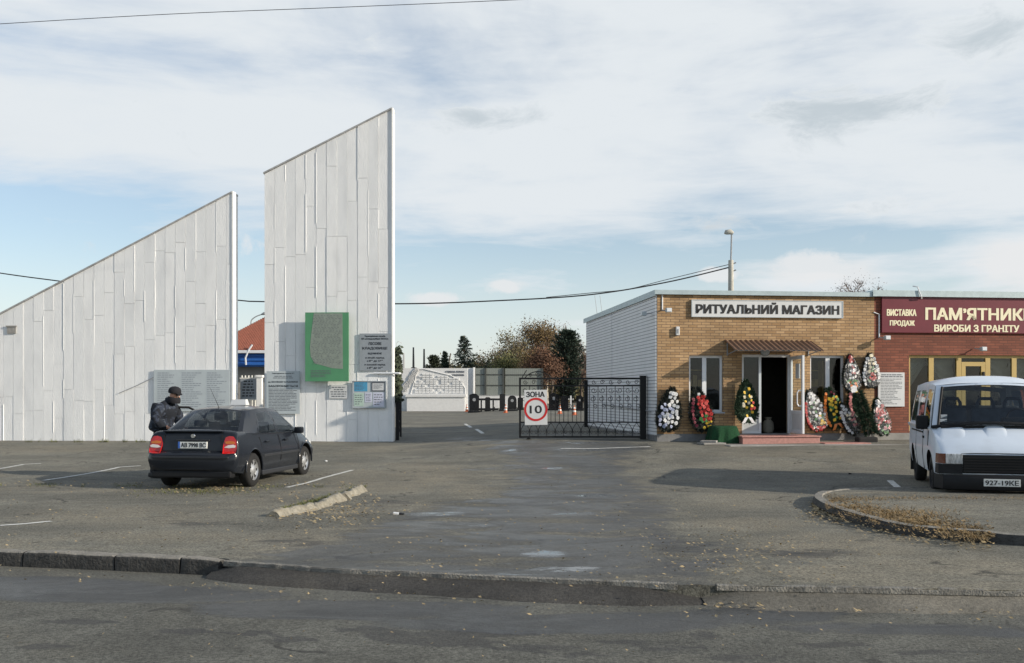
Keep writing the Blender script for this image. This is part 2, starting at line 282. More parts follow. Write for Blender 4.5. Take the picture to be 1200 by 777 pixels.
# ---------------------------------------------------------------- mesh helpers
class MB:
    def __init__(s): s.v = []; s.f = []; s.mi = []; s.cur = 0
    def add(s, vs, fs):
        k = len(s.v); s.v += [tuple(p) for p in vs]
        for f in fs: s.f.append(tuple(i+k for i in f)); s.mi.append(s.cur)
    def hexa(s, p):                       # 8 points: bottom 4 ccw, top 4 ccw
        s.add(p, [(3, 2, 1, 0), (4, 5, 6, 7), (0, 1, 5, 4), (1, 2, 6, 5), (2, 3, 7, 6), (3, 0, 4, 7)])
    def box(s, x0, x1, y0, y1, z0, z1):
        s.hexa([(x0, y0, z0), (x1, y0, z0), (x1, y1, z0), (x0, y1, z0), (x0, y0, z1), (x1, y0, z1), (x1, y1, z1), (x0, y1, z1)])
    def rbox(s, x0, x1, y0, y1, z0, z1, b=.02):      # box with chamfered edges
        bm = bmesh.new(); bmesh.ops.create_cube(bm, size=1)
        for v in bm.verts: v.co = Vector(((x0+x1)/2+v.co.x*(x1-x0), (y0+y1)/2+v.co.y*(y1-y0), (z0+z1)/2+v.co.z*(z1-z0)))
        bmesh.ops.bevel(bm, geom=bm.edges[:], offset=b, segments=2, affect='EDGES', profile=.6)
        bm.verts.index_update(); s.add([v.co[:] for v in bm.verts], [[v.index for v in f.verts] for f in bm.faces]); bm.free()
    def quad(s, a, b, c, d): s.add([a, b, c, d], [(0, 1, 2, 3)])
    def tube(s, pts, rad, n=8, cap=True):
        pts = [Vector(p) for p in pts]; rs = rad if isinstance(rad, (list, tuple)) else [rad]*len(pts)
        k = len(s.v); ref = None
        for i, p in enumerate(pts):
            t = (pts[min(i+1, len(pts)-1)] - pts[max(i-1, 0)])
            if t.length < 1e-9: t = Vector((0, 0, 1))
            t.normalize()
            if ref is None: ref = Vector((0, 0, 1)) if abs(t.z) < .9 else Vector((1, 0, 0))
            u = t.cross(ref)
            if u.length < 1e-6: u = t.orthogonal()
            u.normalize(); w = u.cross(t); ref = w
            for j in range(n):
                a = 2*math.pi*j/n
                s.v.append(tuple(p + u*(math.cos(a)*rs[i]) + w*(math.sin(a)*rs[i])))
        for i in range(len(pts)-1):
            for j in range(n):
                s.f.append((k+i*n+j, k+(i+1)*n+j, k+(i+1)*n+(j+1) % n, k+i*n+(j+1) % n)); s.mi.append(s.cur)
        if cap and n > 2:
            s.f.append(tuple(k+j for j in range(n))); s.mi.append(s.cur)
            s.f.append(tuple(k+(len(pts)-1)*n+j for j in reversed(range(n)))); s.mi.append(s.cur)
    def lathe(s, prof, n=24, axis='z', c=(0, 0, 0)):   # prof: (radius, height) list
        k = len(s.v)
        for r, h in prof:
            for j in range(n):
                a = 2*math.pi*j/n; p, q = r*math.cos(a), r*math.sin(a)
                s.v.append({'z': (c[0]+p, c[1]+q, c[2]+h), 'y': (c[0]+p, c[1]+h, c[2]+q), 'x': (c[0]+h, c[1]+p, c[2]+q)}[axis])
        for i in range(len(prof)-1):
            for j in range(n):
                f = (k+i*n+j, k+i*n+(j+1) % n, k+(i+1)*n+(j+1) % n, k+(i+1)*n+j)
                s.f.append(f if axis != 'y' else f[::-1]); s.mi.append(s.cur)
    def prism(s, pts, y0, y1):            # polygon in the x-z plane, extruded along y
        n = len(pts); s.add([(x, y0, z) for x, z in pts] + [(x, y1, z) for x, z in pts],
            [tuple(range(n)), tuple(range(2*n-1, n-1, -1))] + [(j, j+n, (j+1) % n + n, (j+1) % n) for j in range(n)])
    def grid(s, P):                       # P[i][j] points
        k = len(s.v); m = len(P[0])
        for row in P:
            for p in row: s.v.append(tuple(p))
        for i in range(len(P)-1):
            for j in range(m-1):
                s.f.append((k+i*m+j, k+i*m+j+1, k+(i+1)*m+j+1, k+(i+1)*m+j)); s.mi.append(s.cur)
    def build(s, name, mats, parent=None, smooth=None, loc=(0, 0, 0), rot=(0, 0, 0), weld=0):
        me = bpy.data.meshes.new(name); me.from_pydata(s.v, [], s.f)
        if not isinstance(mats, (list, tuple)): mats = [mats]
        for m in mats: me.materials.append(MT[m] if isinstance(m, str) else m)
        me.polygons.foreach_set('material_index', s.mi)
        bm = bmesh.new(); bm.from_mesh(me)
        if weld: bmesh.ops.remove_doubles(bm, verts=bm.verts[:], dist=weld)
        bmesh.ops.recalc_face_normals(bm, faces=bm.faces[:]); bm.to_mesh(me); bm.free()
        if smooth is not None:
            me.polygons.foreach_set('use_smooth', [True]*len(me.polygons))
            if smooth < 180: me.set_sharp_from_angle(angle=R(smooth))
        o = bpy.data.objects.new(name, me); COL.objects.link(o)
        o.location = loc; o.rotation_euler = rot
        if parent: o.parent = parent
        return o
def tag(o, label, cat, group=None):
    o['label'] = label; o['category'] = cat
    if group: o['group'] = group
    return o
def thing(name, label, cat, loc=(0, 0, 0), rz=0.0, group=None):
    o = bpy.data.objects.new(name, None); COL.objects.link(o); o.location = loc; o.rotation_euler = (0, 0, rz); o.empty_display_size = .2
    return tag(o, label, cat, group)
def struct(o): o['kind'] = 'structure'; return o
def stuff(o): o['kind'] = 'stuff'; return o
def bake(o):                              # apply modifiers
    dg = bpy.context.evaluated_depsgraph_get(); dg.update()
    me = bpy.data.meshes.new_from_object(o.evaluated_get(dg)); o.modifiers.clear(); o.data = me; return o
def text(body, x0, x1, z0, z1, y, material, parent, name='lettering', bold=.0, depth=.003, yaxis=False):
    cu = bpy.data.curves.new('t', 'FONT'); cu.body = body; cu.size = 1; cu.extrude = .01; cu.resolution_u = 3
    to = bpy.data.objects.new('t', cu); COL.objects.link(to)
    dg = bpy.context.evaluated_depsgraph_get(); dg.update()
    me = bpy.data.meshes.new_from_object(to.evaluated_get(dg)); bpy.data.objects.remove(to)
    n = len(me.vertices); c = np.empty(n*3); me.vertices.foreach_get('co', c); c = c.reshape(-1, 3)
    lo, hi = c.min(0), c.max(0); out = np.empty_like(c)
    out[:, 0] = x0 + (c[:, 0]-lo[0])/(hi[0]-lo[0])*(x1-x0); out[:, 2] = z0 + (c[:, 1]-lo[1])/(hi[1]-lo[1])*(z1-z0)
    out[:, 1] = y - (c[:, 2]-lo[2])/max(1e-6, hi[2]-lo[2])*depth
    me.vertices.foreach_set('co', out.ravel())
    if bold:                                # heavier strokes: three copies a hair apart, each 0.4 mm behind the last
        sh = bold*.055*(z1-z0)/.035; bm = bmesh.new()
        for q in (-1, 0, 1):
            for r_ in (-1, 1):
                m2 = me.copy(); m2.transform(Matrix.Translation((q*sh, (q+1)*.0004+(r_+1)*.0006+.0002*(r_+1), r_*sh*.55))); bm.from_mesh(m2); bpy.data.meshes.remove(m2)
        bm.to_mesh(me); bm.free()
    me.materials.clear(); me.materials.append(MT[material]); me.update(); me.name = name
    o = bpy.data.objects.new(name, me); COL.objects.link(o)
    if parent: o.parent = parent
    return o
def lines(mb, x0, x1, z0, z1, n, y, seed=0, thick=.45, ragged=.4, center=False):   # rows of illegible small print
    rr = random.Random(seed); h = (z1-z0)/n
    for i in range(n):
        zt = z1 - i*h; w = (x1-x0)*(1-ragged*rr.random()**1.5)
        x = x0 + ((x1-x0-w)/2 if center else 0); end = x + w
        while x < end:
            l = min(end-x, (.05+.13*rr.random())*(x1-x0)+h*.4); mb.box(x, x+l, y-.003, y, zt-h*(.5+thick/2), zt-h*(.5-thick/2)); x += l + h*.35
def U(px, py, d): return Vector(((px-600)/F*d, d, CZ-(py-HZ)/F*d))
def smooth(t): t = max(0.0, min(1.0, t)); return t*t*(3-2*t)
def ground(x, y):
    hi = .38 + .19*smooth((x+3.6)/4.5)
    g = .14 + (hi-.14)*smooth((y-18.5)/12.0)
    if y > 29: g += .0075*min(y-29, 80)
    return g
def G(px, py):                            # where the sight line of a photo pixel meets the ground
    lo, hi = 5.0, 200.0
    for _ in range(60):
        m = (lo+hi)/2; p = U(px, py, m)
        if p.z > ground(p.x, p.y): lo = m
        else: hi = m
    p = U(px, py, lo); p.z = ground(p.x, p.y); return p
# ---------------------------------------------------------------- asphalt
def asphalt(name, base, tan, speck=.60):
    m = bpy.data.materials.new(name); m.use_nodes = True; t = m.node_tree; b = t.nodes['Principled BSDF']; L = t.links.new
    def nd(tp, **k):
        n = t.nodes.new(tp)
        for a, v in k.items(): setattr(n, a, v)
        return n
    tc = nd('ShaderNodeTexCoord'); ob = tc.outputs['Object']
    def nz(sc, det=5, ro=.6, stretch=None, dist=0):
        n = nd('ShaderNodeTexNoise'); n.inputs['Scale'].default_value = sc; n.inputs['Detail'].default_value = det; n.inputs['Roughness'].default_value = ro; n.inputs['Distortion'].default_value = dist
        if stretch:
            mp = nd('ShaderNodeMapping'); mp.inputs['Scale'].default_value = stretch; L(ob, mp.inputs[0]); L(mp.outputs[0], n.inputs['Vector'])
        else: L(ob, n.inputs['Vector'])
        return n.outputs[0]
    def mr(v, a, bb, c=0., d=1.):
        n = nd('ShaderNodeMapRange', interpolation_type='SMOOTHSTEP'); L(v, n.inputs[0])
        for i, q in enumerate((a, bb, c, d)): n.inputs[i+1].default_value = q
        return n.outputs[0]
    def mth(op, a, bb, clamp=False):
        n = nd('ShaderNodeMath', operation=op, use_clamp=clamp)
        for i, v in enumerate((a, bb)):
            if isinstance(v, (int, float)): n.inputs[i].default_value = v
            else: L(v, n.inputs[i])
        return n.outputs[0]
    def mx(f, a, bb):
        n = nd('ShaderNodeMix', data_type='RGBA')
        if isinstance(f, (int, float)): n.inputs[0].default_value = f
        else: L(f, n.inputs[0])
        for i, v in ((6, a), (7, bb)):
            if isinstance(v, tuple): n.inputs[i].default_value = v + (1,)
            else: L(v, n.inputs[i])
        return n.outputs[2]
    def at(nm):
        n = nd('ShaderNodeAttribute'); n.attribute_name = nm; return n.outputs['Fac']
    patch = nz(.55, 6, .62, (1, 1, 1), .6); fine = mth('ADD', mth('MULTIPLY', nz(34, 6, .78), .7), mth('MULTIPLY', nz(110, 2, .7), .3)); mid = nz(3.6, 8, .70)
    c = mx(mr(patch, .36, .66), tuple(v*.80 for v in base), tuple(v*1.16 for v in base))
    c = mx(mth('MULTIPLY', mr(nz(.35, 6, .65, (1, 1, 1), 1.0), .5, .66), .5), c, tan)
    c = mx(mth('MULTIPLY', mth('MULTIPLY', at('tan'), mr(mid, .3, .62)), .9, True), c, tan)
    c = mx(mr(mid, .44, .74, 0, .55), c, tuple(v*.50 for v in base))
    stk = nz(1.0, 7, .68, (.5, 1.35, 1), .7); c = mx(mr(stk, .50, .70, 0, .5), c, tuple(v*.62 for v in base)); c = mx(mr(stk, .50, .28, 0, .35), c, tuple(v*1.2 for v in tan))
    sp = mr(fine, .34, .66, 1-speck*1.25, 1+speck*1.25)
    hs = nd('ShaderNodeHueSaturation'); L(c, hs.inputs['Color']); L(sp, hs.inputs['Value']); c = hs.outputs[0]
    # worn cracks and tar seams
    cw = nd('ShaderNodeTexVoronoi', feature='DISTANCE_TO_EDGE'); cw.inputs['Scale'].default_value = .42
    wv = nd('ShaderNodeVectorMath', operation='MULTIPLY_ADD'); nn = nd('ShaderNodeTexNoise'); nn.inputs['Scale'].default_value = 1.6; nn.inputs['Detail'].default_value = 6; L(ob, nn.inputs['Vector'])
    L(nn.outputs['Color'], wv.inputs[0]); wv.inputs[1].default_value = (1.2, 1.2, 0); L(ob, wv.inputs[2]); L(wv.outputs[0], cw.inputs['Vector'])
    crack = mth('MULTIPLY', mr(cw.outputs['Distance'], .004, .016, 1, 0), mr(nz(.8, 3), .5, .62))
    c = mx(mth('MULTIPLY', crack, .75), c, (.025, .024, .022))
    dk = mr(mth('ADD', at('dark'), mth('MULTIPLY', mth('SUBTRACT', nz(2.4, 7, .66, (.8, 1.6, 1), .8), .5), 1.8)), .36, .62)
    c = mx(mth('MULTIPLY', dk, .62), c, (.045, .045, .046))
    wn_ = nz(1.2, 7, .66, (.75, 1.2, 1), .8)
    w = mr(mth('ADD', at('wet'), mth('MULTIPLY', mth('SUBTRACT', wn_, .5), 2.3)), .30, .74)
    c = mx(mth('MULTIPLY', w, .68), c, (.036, .037, .038))
    pn = nz(2.6, 6, .68, (.7, 1.6, 1), .9)
    p = mr(mth('ADD', at('pud'), mth('MULTIPLY', mth('SUBTRACT', pn, .5), 2.6)), .50, .95)
    c = mx(mth('MULTIPLY', p, .75), c, (.030, .031, .032))
    L(c, b.inputs['Base Color'])
    sheen = mr(nz(1.1, 7, .66, (.7, 1.3, 1), .9), .36, .66, .34, .58)
    r = mth('SUBTRACT', mth('SUBTRACT', .92, mth('MULTIPLY', w, sheen)), mth('MULTIPLY', p, .40), True)
    rr = mth('MAXIMUM', r, .05); L(rr, b.inputs['Roughness'])
    b.inputs['Specular IOR Level'].default_value = .4
    bp = nd('ShaderNodeBump'); bp.inputs['Distance'].default_value = .012
    L(mth('MULTIPLY', mth('SUBTRACT', 1, p, True), .95), bp.inputs['Strength']); L(mth('ADD', fine, mid), bp.inputs['Height']); L(bp.outputs[0], b.inputs['Normal'])
    return m
MT['asphalt_lot'] = asphalt('asphalt_lot', (.156, .151, .123), (.235, .208, .152))
MT['asphalt_road'] = asphalt('asphalt_road', (.114, .114, .098), (.140, .134, .108), .55)
MT['asphalt_ramp'] = asphalt('asphalt_ramp', (.060, .057, .052), (.09, .082, .068), .35)
MT['asphalt_pale'] = asphalt('asphalt_pale', (.16, .15, .125), (.21, .19, .15), .3)

KX = [-60, -12, -5.33, -3.04, -1.58, 1.35, 4.27, 10, 60]; KY = [22, 12.1, 10.62, 10.10, 9.55, 8.80, 8.50, 8.15, 6.5]
def yk(x): return float(np.interp(x, KX, KY))
def blob(px, py, L_):
    v = np.zeros_like(px)
    for cx, cy, rx, ry, s in L_: v = np.maximum(v, s*np.clip(1.15 - ((px-cx)/rx)**2 - ((py-cy)/ry)**2, 0, 1))
    return v
WET = [(640, 520, 130, 10, .9), (610, 540, 90, 18, .9), (680, 545, 110, 22, .8), (640, 575, 110, 25, .9), (560, 610, 190, 26, .9), (680, 610, 120, 30, .9),
       (480, 645, 200, 24, .9), (650, 650, 170, 34, 1), (760, 655, 80, 34, .75), (330, 652, 110, 12, .55), (760, 540, 90, 10, .7), (700, 512, 70, 8, .9),
       (890, 650, 90, 16, .6), (1000, 655, 80, 9, .5), (850, 572, 60, 9, .35), (860, 600, 50, 6, .35), (930, 618, 60, 6, .35), (250, 637, 60, 7, .4)]
PUD = [(510, 602, 56, 3.6, .8), (545, 617, 60, 5, .62), (640, 650, 42, 6, .95), (665, 667, 58, 4.5, 1), (610, 672, 60, 4, .55), (700, 581, 48, 4.0, .72), (675, 602, 44, 3.4, .72),
       (650, 549, 30, 2.4, .75), (600, 528, 40, 3.5, .75), (700, 527, 60, 2.6, .75), (690, 519, 46, 2.2, .9), (590, 642, 70, 5, .5), (690, 650, 30, 3, .6), (560, 660, 120, 7, .42), (640, 625, 90, 7, .4), (520, 640, 120, 9, .38), (640, 565, 70, 9, .38)]
DARK = [(110, 505, 30, 3, .5), (230, 612, 60, 6, .5), (360, 600, 26, 5, .5), (90, 600, 60, 8, .35), (455, 590, 40, 6, .6), (620, 600, 90, 40, .35), (340, 635, 60, 6, .6), (800, 640, 60, 25, .5), (950, 648, 110, 8, .6), (1010, 600, 30, 3, .5)]
TAN = [(500, 555, 60, 16, 1), (450, 570, 70, 9, .9), (150, 605, 150, 14, .8), (200, 630, 120, 10, .8), (880, 545, 90, 6, .5), (420, 560, 60, 14, .7), (870, 585, 70, 12, .7), (1000, 640, 130, 20, .8), (880, 615, 80, 10, .8), (550, 575, 40, 10, .7), (1120, 660, 100, 18, .6), (60, 527, 80, 5, .9), (300, 590, 60, 10, .5), (950, 532, 120, 5, .6)]
ROADWET = [(150, 697, 220, 12, 1.3), (0, 686, 200, 14, 1.3), (420, 715, 220, 14, 1.2), (640, 731, 240, 14, 1.2), (860, 722, 160, 14, .9), (1050, 737, 170, 10, .8), (1190, 742, 100, 8, .7)]
ROADDARK = [(560, 742, 120, 5, .9), (430, 738, 60, 4, .8), (980, 756, 80, 5, .7), (1100, 765, 90, 6, .7), (60, 758, 60, 4, .8), (95, 729, 60, 4, .9), (215, 739, 50, 4, .9), (300, 742, 46, 4, .9), (350, 749, 40, 5, .9), (455, 745, 34, 10, 1), (520, 752, 90, 7, 1), (620, 760, 70, 6, .9), (680, 767, 50, 5, .7), (780, 757, 50, 12, .6), (825, 745, 25, 18, .6), (730, 752, 40, 4, .6), (880, 772, 60, 10, .5)]
POLY = [(470, 515), (560, 517), (575, 530), (602, 552), (590, 575), (560, 588), (486, 597), (440, 610), (395, 630), (330, 646), (255, 654), (300, 668), (560, 684), (790, 700), (862, 700), (838, 668), (868, 657), (905, 648), (860, 640), (800, 628), (786, 605), (800, 590), (770, 575), (738, 552), (745, 535), (772, 521), (700, 513), (600, 513)]
def polymask(px, py, P, soft=(16, 6)):
    ins = np.zeros(px.shape, bool); dist = np.full(px.shape, 1e9)
    for (x0, y0), (x1, y1) in zip(P, P[1:]+P[:1]):
        cr = ((y0 > py) != (y1 > py)) & (px < (x1-x0)*(py-y0)/((y1-y0) if y1 != y0 else 1e-9)+x0); ins ^= cr
        ax, ay = (px-x0)/soft[0], (py-y0)/soft[1]; bx, by = (x1-x0)/soft[0], (y1-y0)/soft[1]
        t = np.clip((ax*bx+ay*by)/(bx*bx+by*by+1e-9), 0, 1); dist = np.minimum(dist, np.hypot(ax-t*bx, ay-t*by))
    return np.clip(.5+np.where(ins, dist, -dist)*.5, 0, 1)
def set_attrs(me, lists):
    n = len(me.vertices); c = np.empty(n*3, np.float32); me.vertices.foreach_get('co', c); c = c.reshape(-1, 3)
    y = np.maximum(c[:, 1], .5); px = 600 + c[:, 0]/y*F; py = HZ - (c[:, 2]-CZ)/y*F
    for nm in ('wet', 'pud', 'dark', 'tan'):
        a = me.attributes.new(nm, 'FLOAT', 'POINT'); v = blob(px, py, lists.get(nm, [])).astype(np.float32)
        if nm == 'wet' and lists.get('poly'): v = np.maximum(v*.42, polymask(px, py, lists['poly'], (26, 9))*.74).astype(np.float32)
        v[c[:, 1] < 2] = 0; a.data.foreach_set('value', v)
def spread(a, b, d, out):
    x = list(np.arange(a, b+1e-6, d)); s = d; q = b
    while q < out: s *= 1.35; q += s; x.append(q)
    s = d; q = a; l = []
    while q > -out: s *= 1.35; q -= s; l.append(q)
    return l[::-1] + x
# lot and yard: one sheet from the kerb to the horizon
xs = spread(-10.5, 10.5, .13, 2500)
ts = list(np.arange(0, 14, .11)) + list(np.arange(14, 28, .3)); s = .3; q = 28
while q < 3000: s *= 1.2; q += s; ts.append(q)
P = []
for i, t in enumerate([0.0] + ts):
    row = []
    for x in xs:
        off = .17 if x < -2.75 else 0.0
        y = yk(x) + t + off*max(0, 1-t/2)
        z = ground(x, y) + .012*(mnoise.noise(Vector((x*.7, y*.7, 0)))) * (1 if y < 40 else 0)
        if x > -2.75 and t < .5: z += .012*mnoise.noise(Vector((x*6, y*6, 3)))
        if i == 0: z = -.1
        row.append((x, y, z))
    P.append(row)
mb = MB(); mb.grid(P); lot = struct(mb.build('parking_lot', 'asphalt_lot', smooth=40)); set_attrs(lot.data, dict(poly=POLY, wet=WET, pud=PUD, dark=DARK, tan=TAN))
# road
ts = list(np.arange(0, 6, .1)); s = .1; q = 6
while q < 400: s *= 1.25; q += s; ts.append(q)
P = []
for t in [-.6] + ts:
    P.append([(x, yk(x) - t, -.004 + .02*min(max(t, 0), 3)/3 + .006*mnoise.noise(Vector((x*.8, t*.8, 9)))) for x in xs])
mb = MB(); mb.grid(P); road = struct(mb.build('road', 'asphalt_road', smooth=60)); set_attrs(road.data, dict(wet=ROADWET, dark=ROADDARK, pud=[(1000, 706, 1, 1, 0)]))
# dropped kerb: asphalt ramp between road and entrance, then a worn concrete edge
def apron(name, x0, x1, w, ztop, m, seed):
    n = int((x1-x0)/.1); P = []
    for j in range(5):
        f = j/4; row = []
        for i in range(n+1):
            x = x0+(x1-x0)*i/n; e = min(1, (i+1)/4)*min(1, (n-i+1)/6)
            wj = w*(1+.25*mnoise.noise(Vector((x*.8, seed, 0)))+.10*mnoise.noise(Vector((x*4, seed, 0))))
            z = ztop*(1-f)**1.2*e + .012 - (.03 if j == 4 else 0) + .008*mnoise.noise(Vector((x*5, f*4, seed)))
            row.append((x, yk(x)+.02-wj*f*(.6+.4*e), z))
        P.append(row)
    mb = MB(); mb.grid(P); o = struct(mb.build(name, m, smooth=70)); set_attrs(o.data, {}); return o
apron('entrance_ramp', -2.95, 1.62, .36, .105, 'asphalt_ramp', 1.5)
apron('worn_kerb_edge', 1.62, 12, .42, .085, 'asphalt_pale', 4.5)

# crumbling concrete lip along the dropped kerb
def lip(x0, x1, seed, gaps):
    n = int((x1-x0)/.03); Q = [[], [], [], []]
    for i in range(n+1):
        x = x0+(x1-x0)*i/n; a = mnoise.noise(Vector((x*1.3, seed, 0))); b = mnoise.noise(Vector((x*9, seed, 2))); y = yk(x); k = max(.15, .75+.6*a+.5*b); g = 1 if mnoise.noise(Vector((x*2.1, seed, 7))) > gaps else .25
        for r, (dy, z) in zip(Q, ((-.012-.008*b, .095), (-.010-.012*b, .126+.016*k*g), (.03+.02*a+.012*b, .138+.012*k*g), (.065+.03*a, .13))): r.append((x, y+dy, z))
    mb = MB(); mb.grid(Q); return struct(mb.build('kerb_lip', 'concrete_lip', smooth=60))
lip(-2.82, 1.42, 2.2, -.35); lip(1.75, 12, 5.1, -.15)
# kerb stones along the road
def stone(name, L_, w, h, m, seed, label, group, wear=.012, rad=.035):
    prof = [(-w/2, 0), (-w/2-.004, h*.45), (-w/2, h-rad)] + [(-w/2+rad-rad*math.cos(R(90)*k/4), h-rad+rad*math.sin(R(90)*k/4)) for k in range(1, 5)] + [(-w*.1, h+.002), (w*.25, h), (w/2-.01, h-.006), (w/2, h-.02), (w/2, 0)]
    n = max(6, int(L_/.045)); P = []
    for i in range(n+1):
        x = -L_/2+L_*i/n; e_ = min(i, n-i); row = []
        for y, z in prof:
            q = Vector((x*1.0+seed*3.1, y, z)); c_ = (.012 if e_ == 0 else (.003 if e_ == 1 else 0))
            d = mnoise.noise_vector(q*3)*wear + mnoise.noise_vector(q*14)*wear*.55
            row.append((x*(1-0*c_)+d.x*.3, y*(1-c_*4)+d.y, z*(1-c_*1.6)+d.z))
        P.append(row)
    mb = MB(); mb.grid(P[::1]); mb.f.append(tuple(range(len(prof)))); mb.mi.append(0); k0 = n*len(prof); mb.f.append(tuple(k0+j for j in reversed(range(len(prof))))); mb.mi.append(0)
    o = mb.build(name, [m, 'kerb_top_lit' if m == 'kerb_stone' else m], smooth=50); me = o.data
    me.polygons.foreach_set('material_index', [1 if p.normal.z > .70 else 0 for p in me.polygons]); return tag(o, label, 'kerb stone', group)  # faces turned up coloured paler as if sky-lit, sides dark with splash grime
x = -2.86; k = 0
klab = ['tapered dark kerb stone at the left end of the entrance ramp', 'worn dark kerb stone second from the left end of the entrance ramp', 'long roadside kerb stone with a gap at its left end',
        'roadside kerb stone at the left edge of the photo', 'weathered roadside kerb stone running out of the left edge of the photo']
lens = [.42, .72, 1.06, 1.05, 1.05, 1.05]
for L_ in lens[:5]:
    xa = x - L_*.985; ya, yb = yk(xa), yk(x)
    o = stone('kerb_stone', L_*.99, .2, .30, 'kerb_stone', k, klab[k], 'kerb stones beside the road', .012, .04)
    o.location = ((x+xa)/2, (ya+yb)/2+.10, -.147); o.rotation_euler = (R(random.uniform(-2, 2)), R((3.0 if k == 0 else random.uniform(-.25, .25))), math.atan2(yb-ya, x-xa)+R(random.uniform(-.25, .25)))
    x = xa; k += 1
# the rest of the kerb to the left, outside the frame
mb = MB(); xx = x
while xx > -40:
    xa = xx-1.04; mb.hexa([(xa, yk(xa), -.1), (xx-.02, yk(xx-.02), -.1), (xx-.02, yk(xx-.02)+.19, -.1), (xa, yk(xa)+.19, -.1), (xa, yk(xa), .15), (xx-.02, yk(xx-.02), .15), (xx-.02, yk(xx-.02)+.19, .15), (xa, yk(xa)+.19, .15)]); xx = xa
struct(mb.build('kerb', 'kerb_stone'))
# broken pale kerb pieces by the left parking bays
pk = [((331, 607), (377, 597), 'long broken pale kerb piece sunk in leaves, left of three'), ((378, 598), (410, 585), 'middle broken pale kerb piece among dry leaves'), ((411, 586), (432, 576), 'short pale kerb piece at the corner beside the driveway')]
for i, ((ax, ay), (bx, by), lb) in enumerate(pk):
    a, b = G(ax, ay), G(bx, by); d = b-a
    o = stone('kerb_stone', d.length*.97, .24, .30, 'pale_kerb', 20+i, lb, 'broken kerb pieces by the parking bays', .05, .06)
    o.location = (a+b)/2 + Vector((-.06, .05, -.20)); o.rotation_euler = (R(-34), R(random.uniform(-2, 2)), math.atan2(d.y, d.x))
# right island
front = [(1300, 640), (1230, 641), (1165, 636), (1110, 631), (1060, 626), (1020, 617), (985, 606), (964, 597), (956, 590), (962, 585), (985, 581), (1040, 579), (1110, 578), (1200, 578), (1400, 577)]
pts = [G(*p) for p in front]
def crm(P, n=6):
    out = []
    for i in range(len(P)-1):
        p0, p1, p2, p3 = P[max(i-1, 0)], P[i], P[i+1], P[min(i+2, len(P)-1)]
        for j in range(n):
            t = j/n; out.append(.5*((2*p1)+(p2-p0)*t+(2*p0-5*p1+4*p2-p3)*t*t+(3*p1-p0-3*p2+p3)*t**3))
    return out + [P[-1]]
ring = crm(pts, 5); cen = Vector((9.5, 13.6, .14)); H = .10
mb = MB(); P = []
for f in (1.0, .97, .8, .6, .4, .2, .02):
    P.append([Vector((cen.x+(p.x-cen.x)*f, cen.y+(p.y-cen.y)*f, .14+H+.03*(1-f)*1.0+.01*mnoise.noise(Vector((p.x*f*2, p.y*f*2, 0))))) for p in ring])
mb.grid(P); isl = struct(mb.build('traffic_island', 'asphalt_lot', smooth=60)); set_attrs(isl.data, dict(tan=[(1040, 600, 100, 14, .5)]))
mb = MB(); Q = [[], [], [], [], []]
for i, p in enumerate(ring):
    t = (ring[min(i+1, len(ring)-1)]-ring[max(i-1, 0)]); t.z = 0; t.normalize(); nrm = Vector((t.y, -t.x, 0)); 
    if nrm.dot(p-cen) < 0: nrm = -nrm
    w1 = .018*mnoise.noise(Vector((p.x*3, p.y*3, 1)))
    for r, (o_, z_) in zip(Q, ((.05, -.03), (.045+w1, H*.55), (.02+w1, H+.012+w1), (-.09, H+.018+w1*.6), (-.13, H-.03))): r.append(p+nrm*o_+Vector((0, 0, z_)))
mb.grid(Q[:3]); mb.cur = 1; mb.grid(Q[2:]); struct(mb.build('island_kerb', ['kerb_stone', 'kerb_top_lit'], smooth=50))  # upper rows coloured paler, as if lit from above

# painted lines: thin sheets 5 mm above the asphalt
def paint(pts_px, w, name='parking_line'):
    mb = MB(); p = [G(*q) for q in pts_px]; L2 = []
    for a, b in zip(p[:-1], p[1:]):
        n = max(2, int((b-a).length/.15)); L2 += [a.lerp(b, i/n) for i in range(n)]
    L2.append(p[-1]); A, B = [], []
    for i, q in enumerate(L2):
        t = L2[min(i+1, len(L2)-1)]-L2[max(i-1, 0)]; t.z = 0; t.normalize(); s_ = Vector((-t.y, t.x, 0))*w/2
        for r, v in ((A, q+s_), (B, q-s_)): r.append((v.x, v.y, ground(v.x, v.y)+.012*mnoise.noise(Vector((v.x*.7, v.y*.7, 0)))+.006))
    mb.grid([A, B]); return struct(mb.build(name, 'line_paint'))
for pl, w in (([(-60, 556), (0, 549.5), (28, 544.5), (48, 543.5)], .09), ([(50, 563.5), (100, 556), (140, 547.5), (165, 546)], .09), ([(336, 572), (376, 561), (413, 551)], .09),
              ([(1043, 563), (1060, 578)], .12), ([(657, 526), (700, 525.5), (762, 523.5)], .12), ([(545, 497), (552, 501)], .13), ([(558, 503), (566, 508)], .13), ([(0, 616), (30, 614), (60, 611)], .1)):
    paint(pl, w)

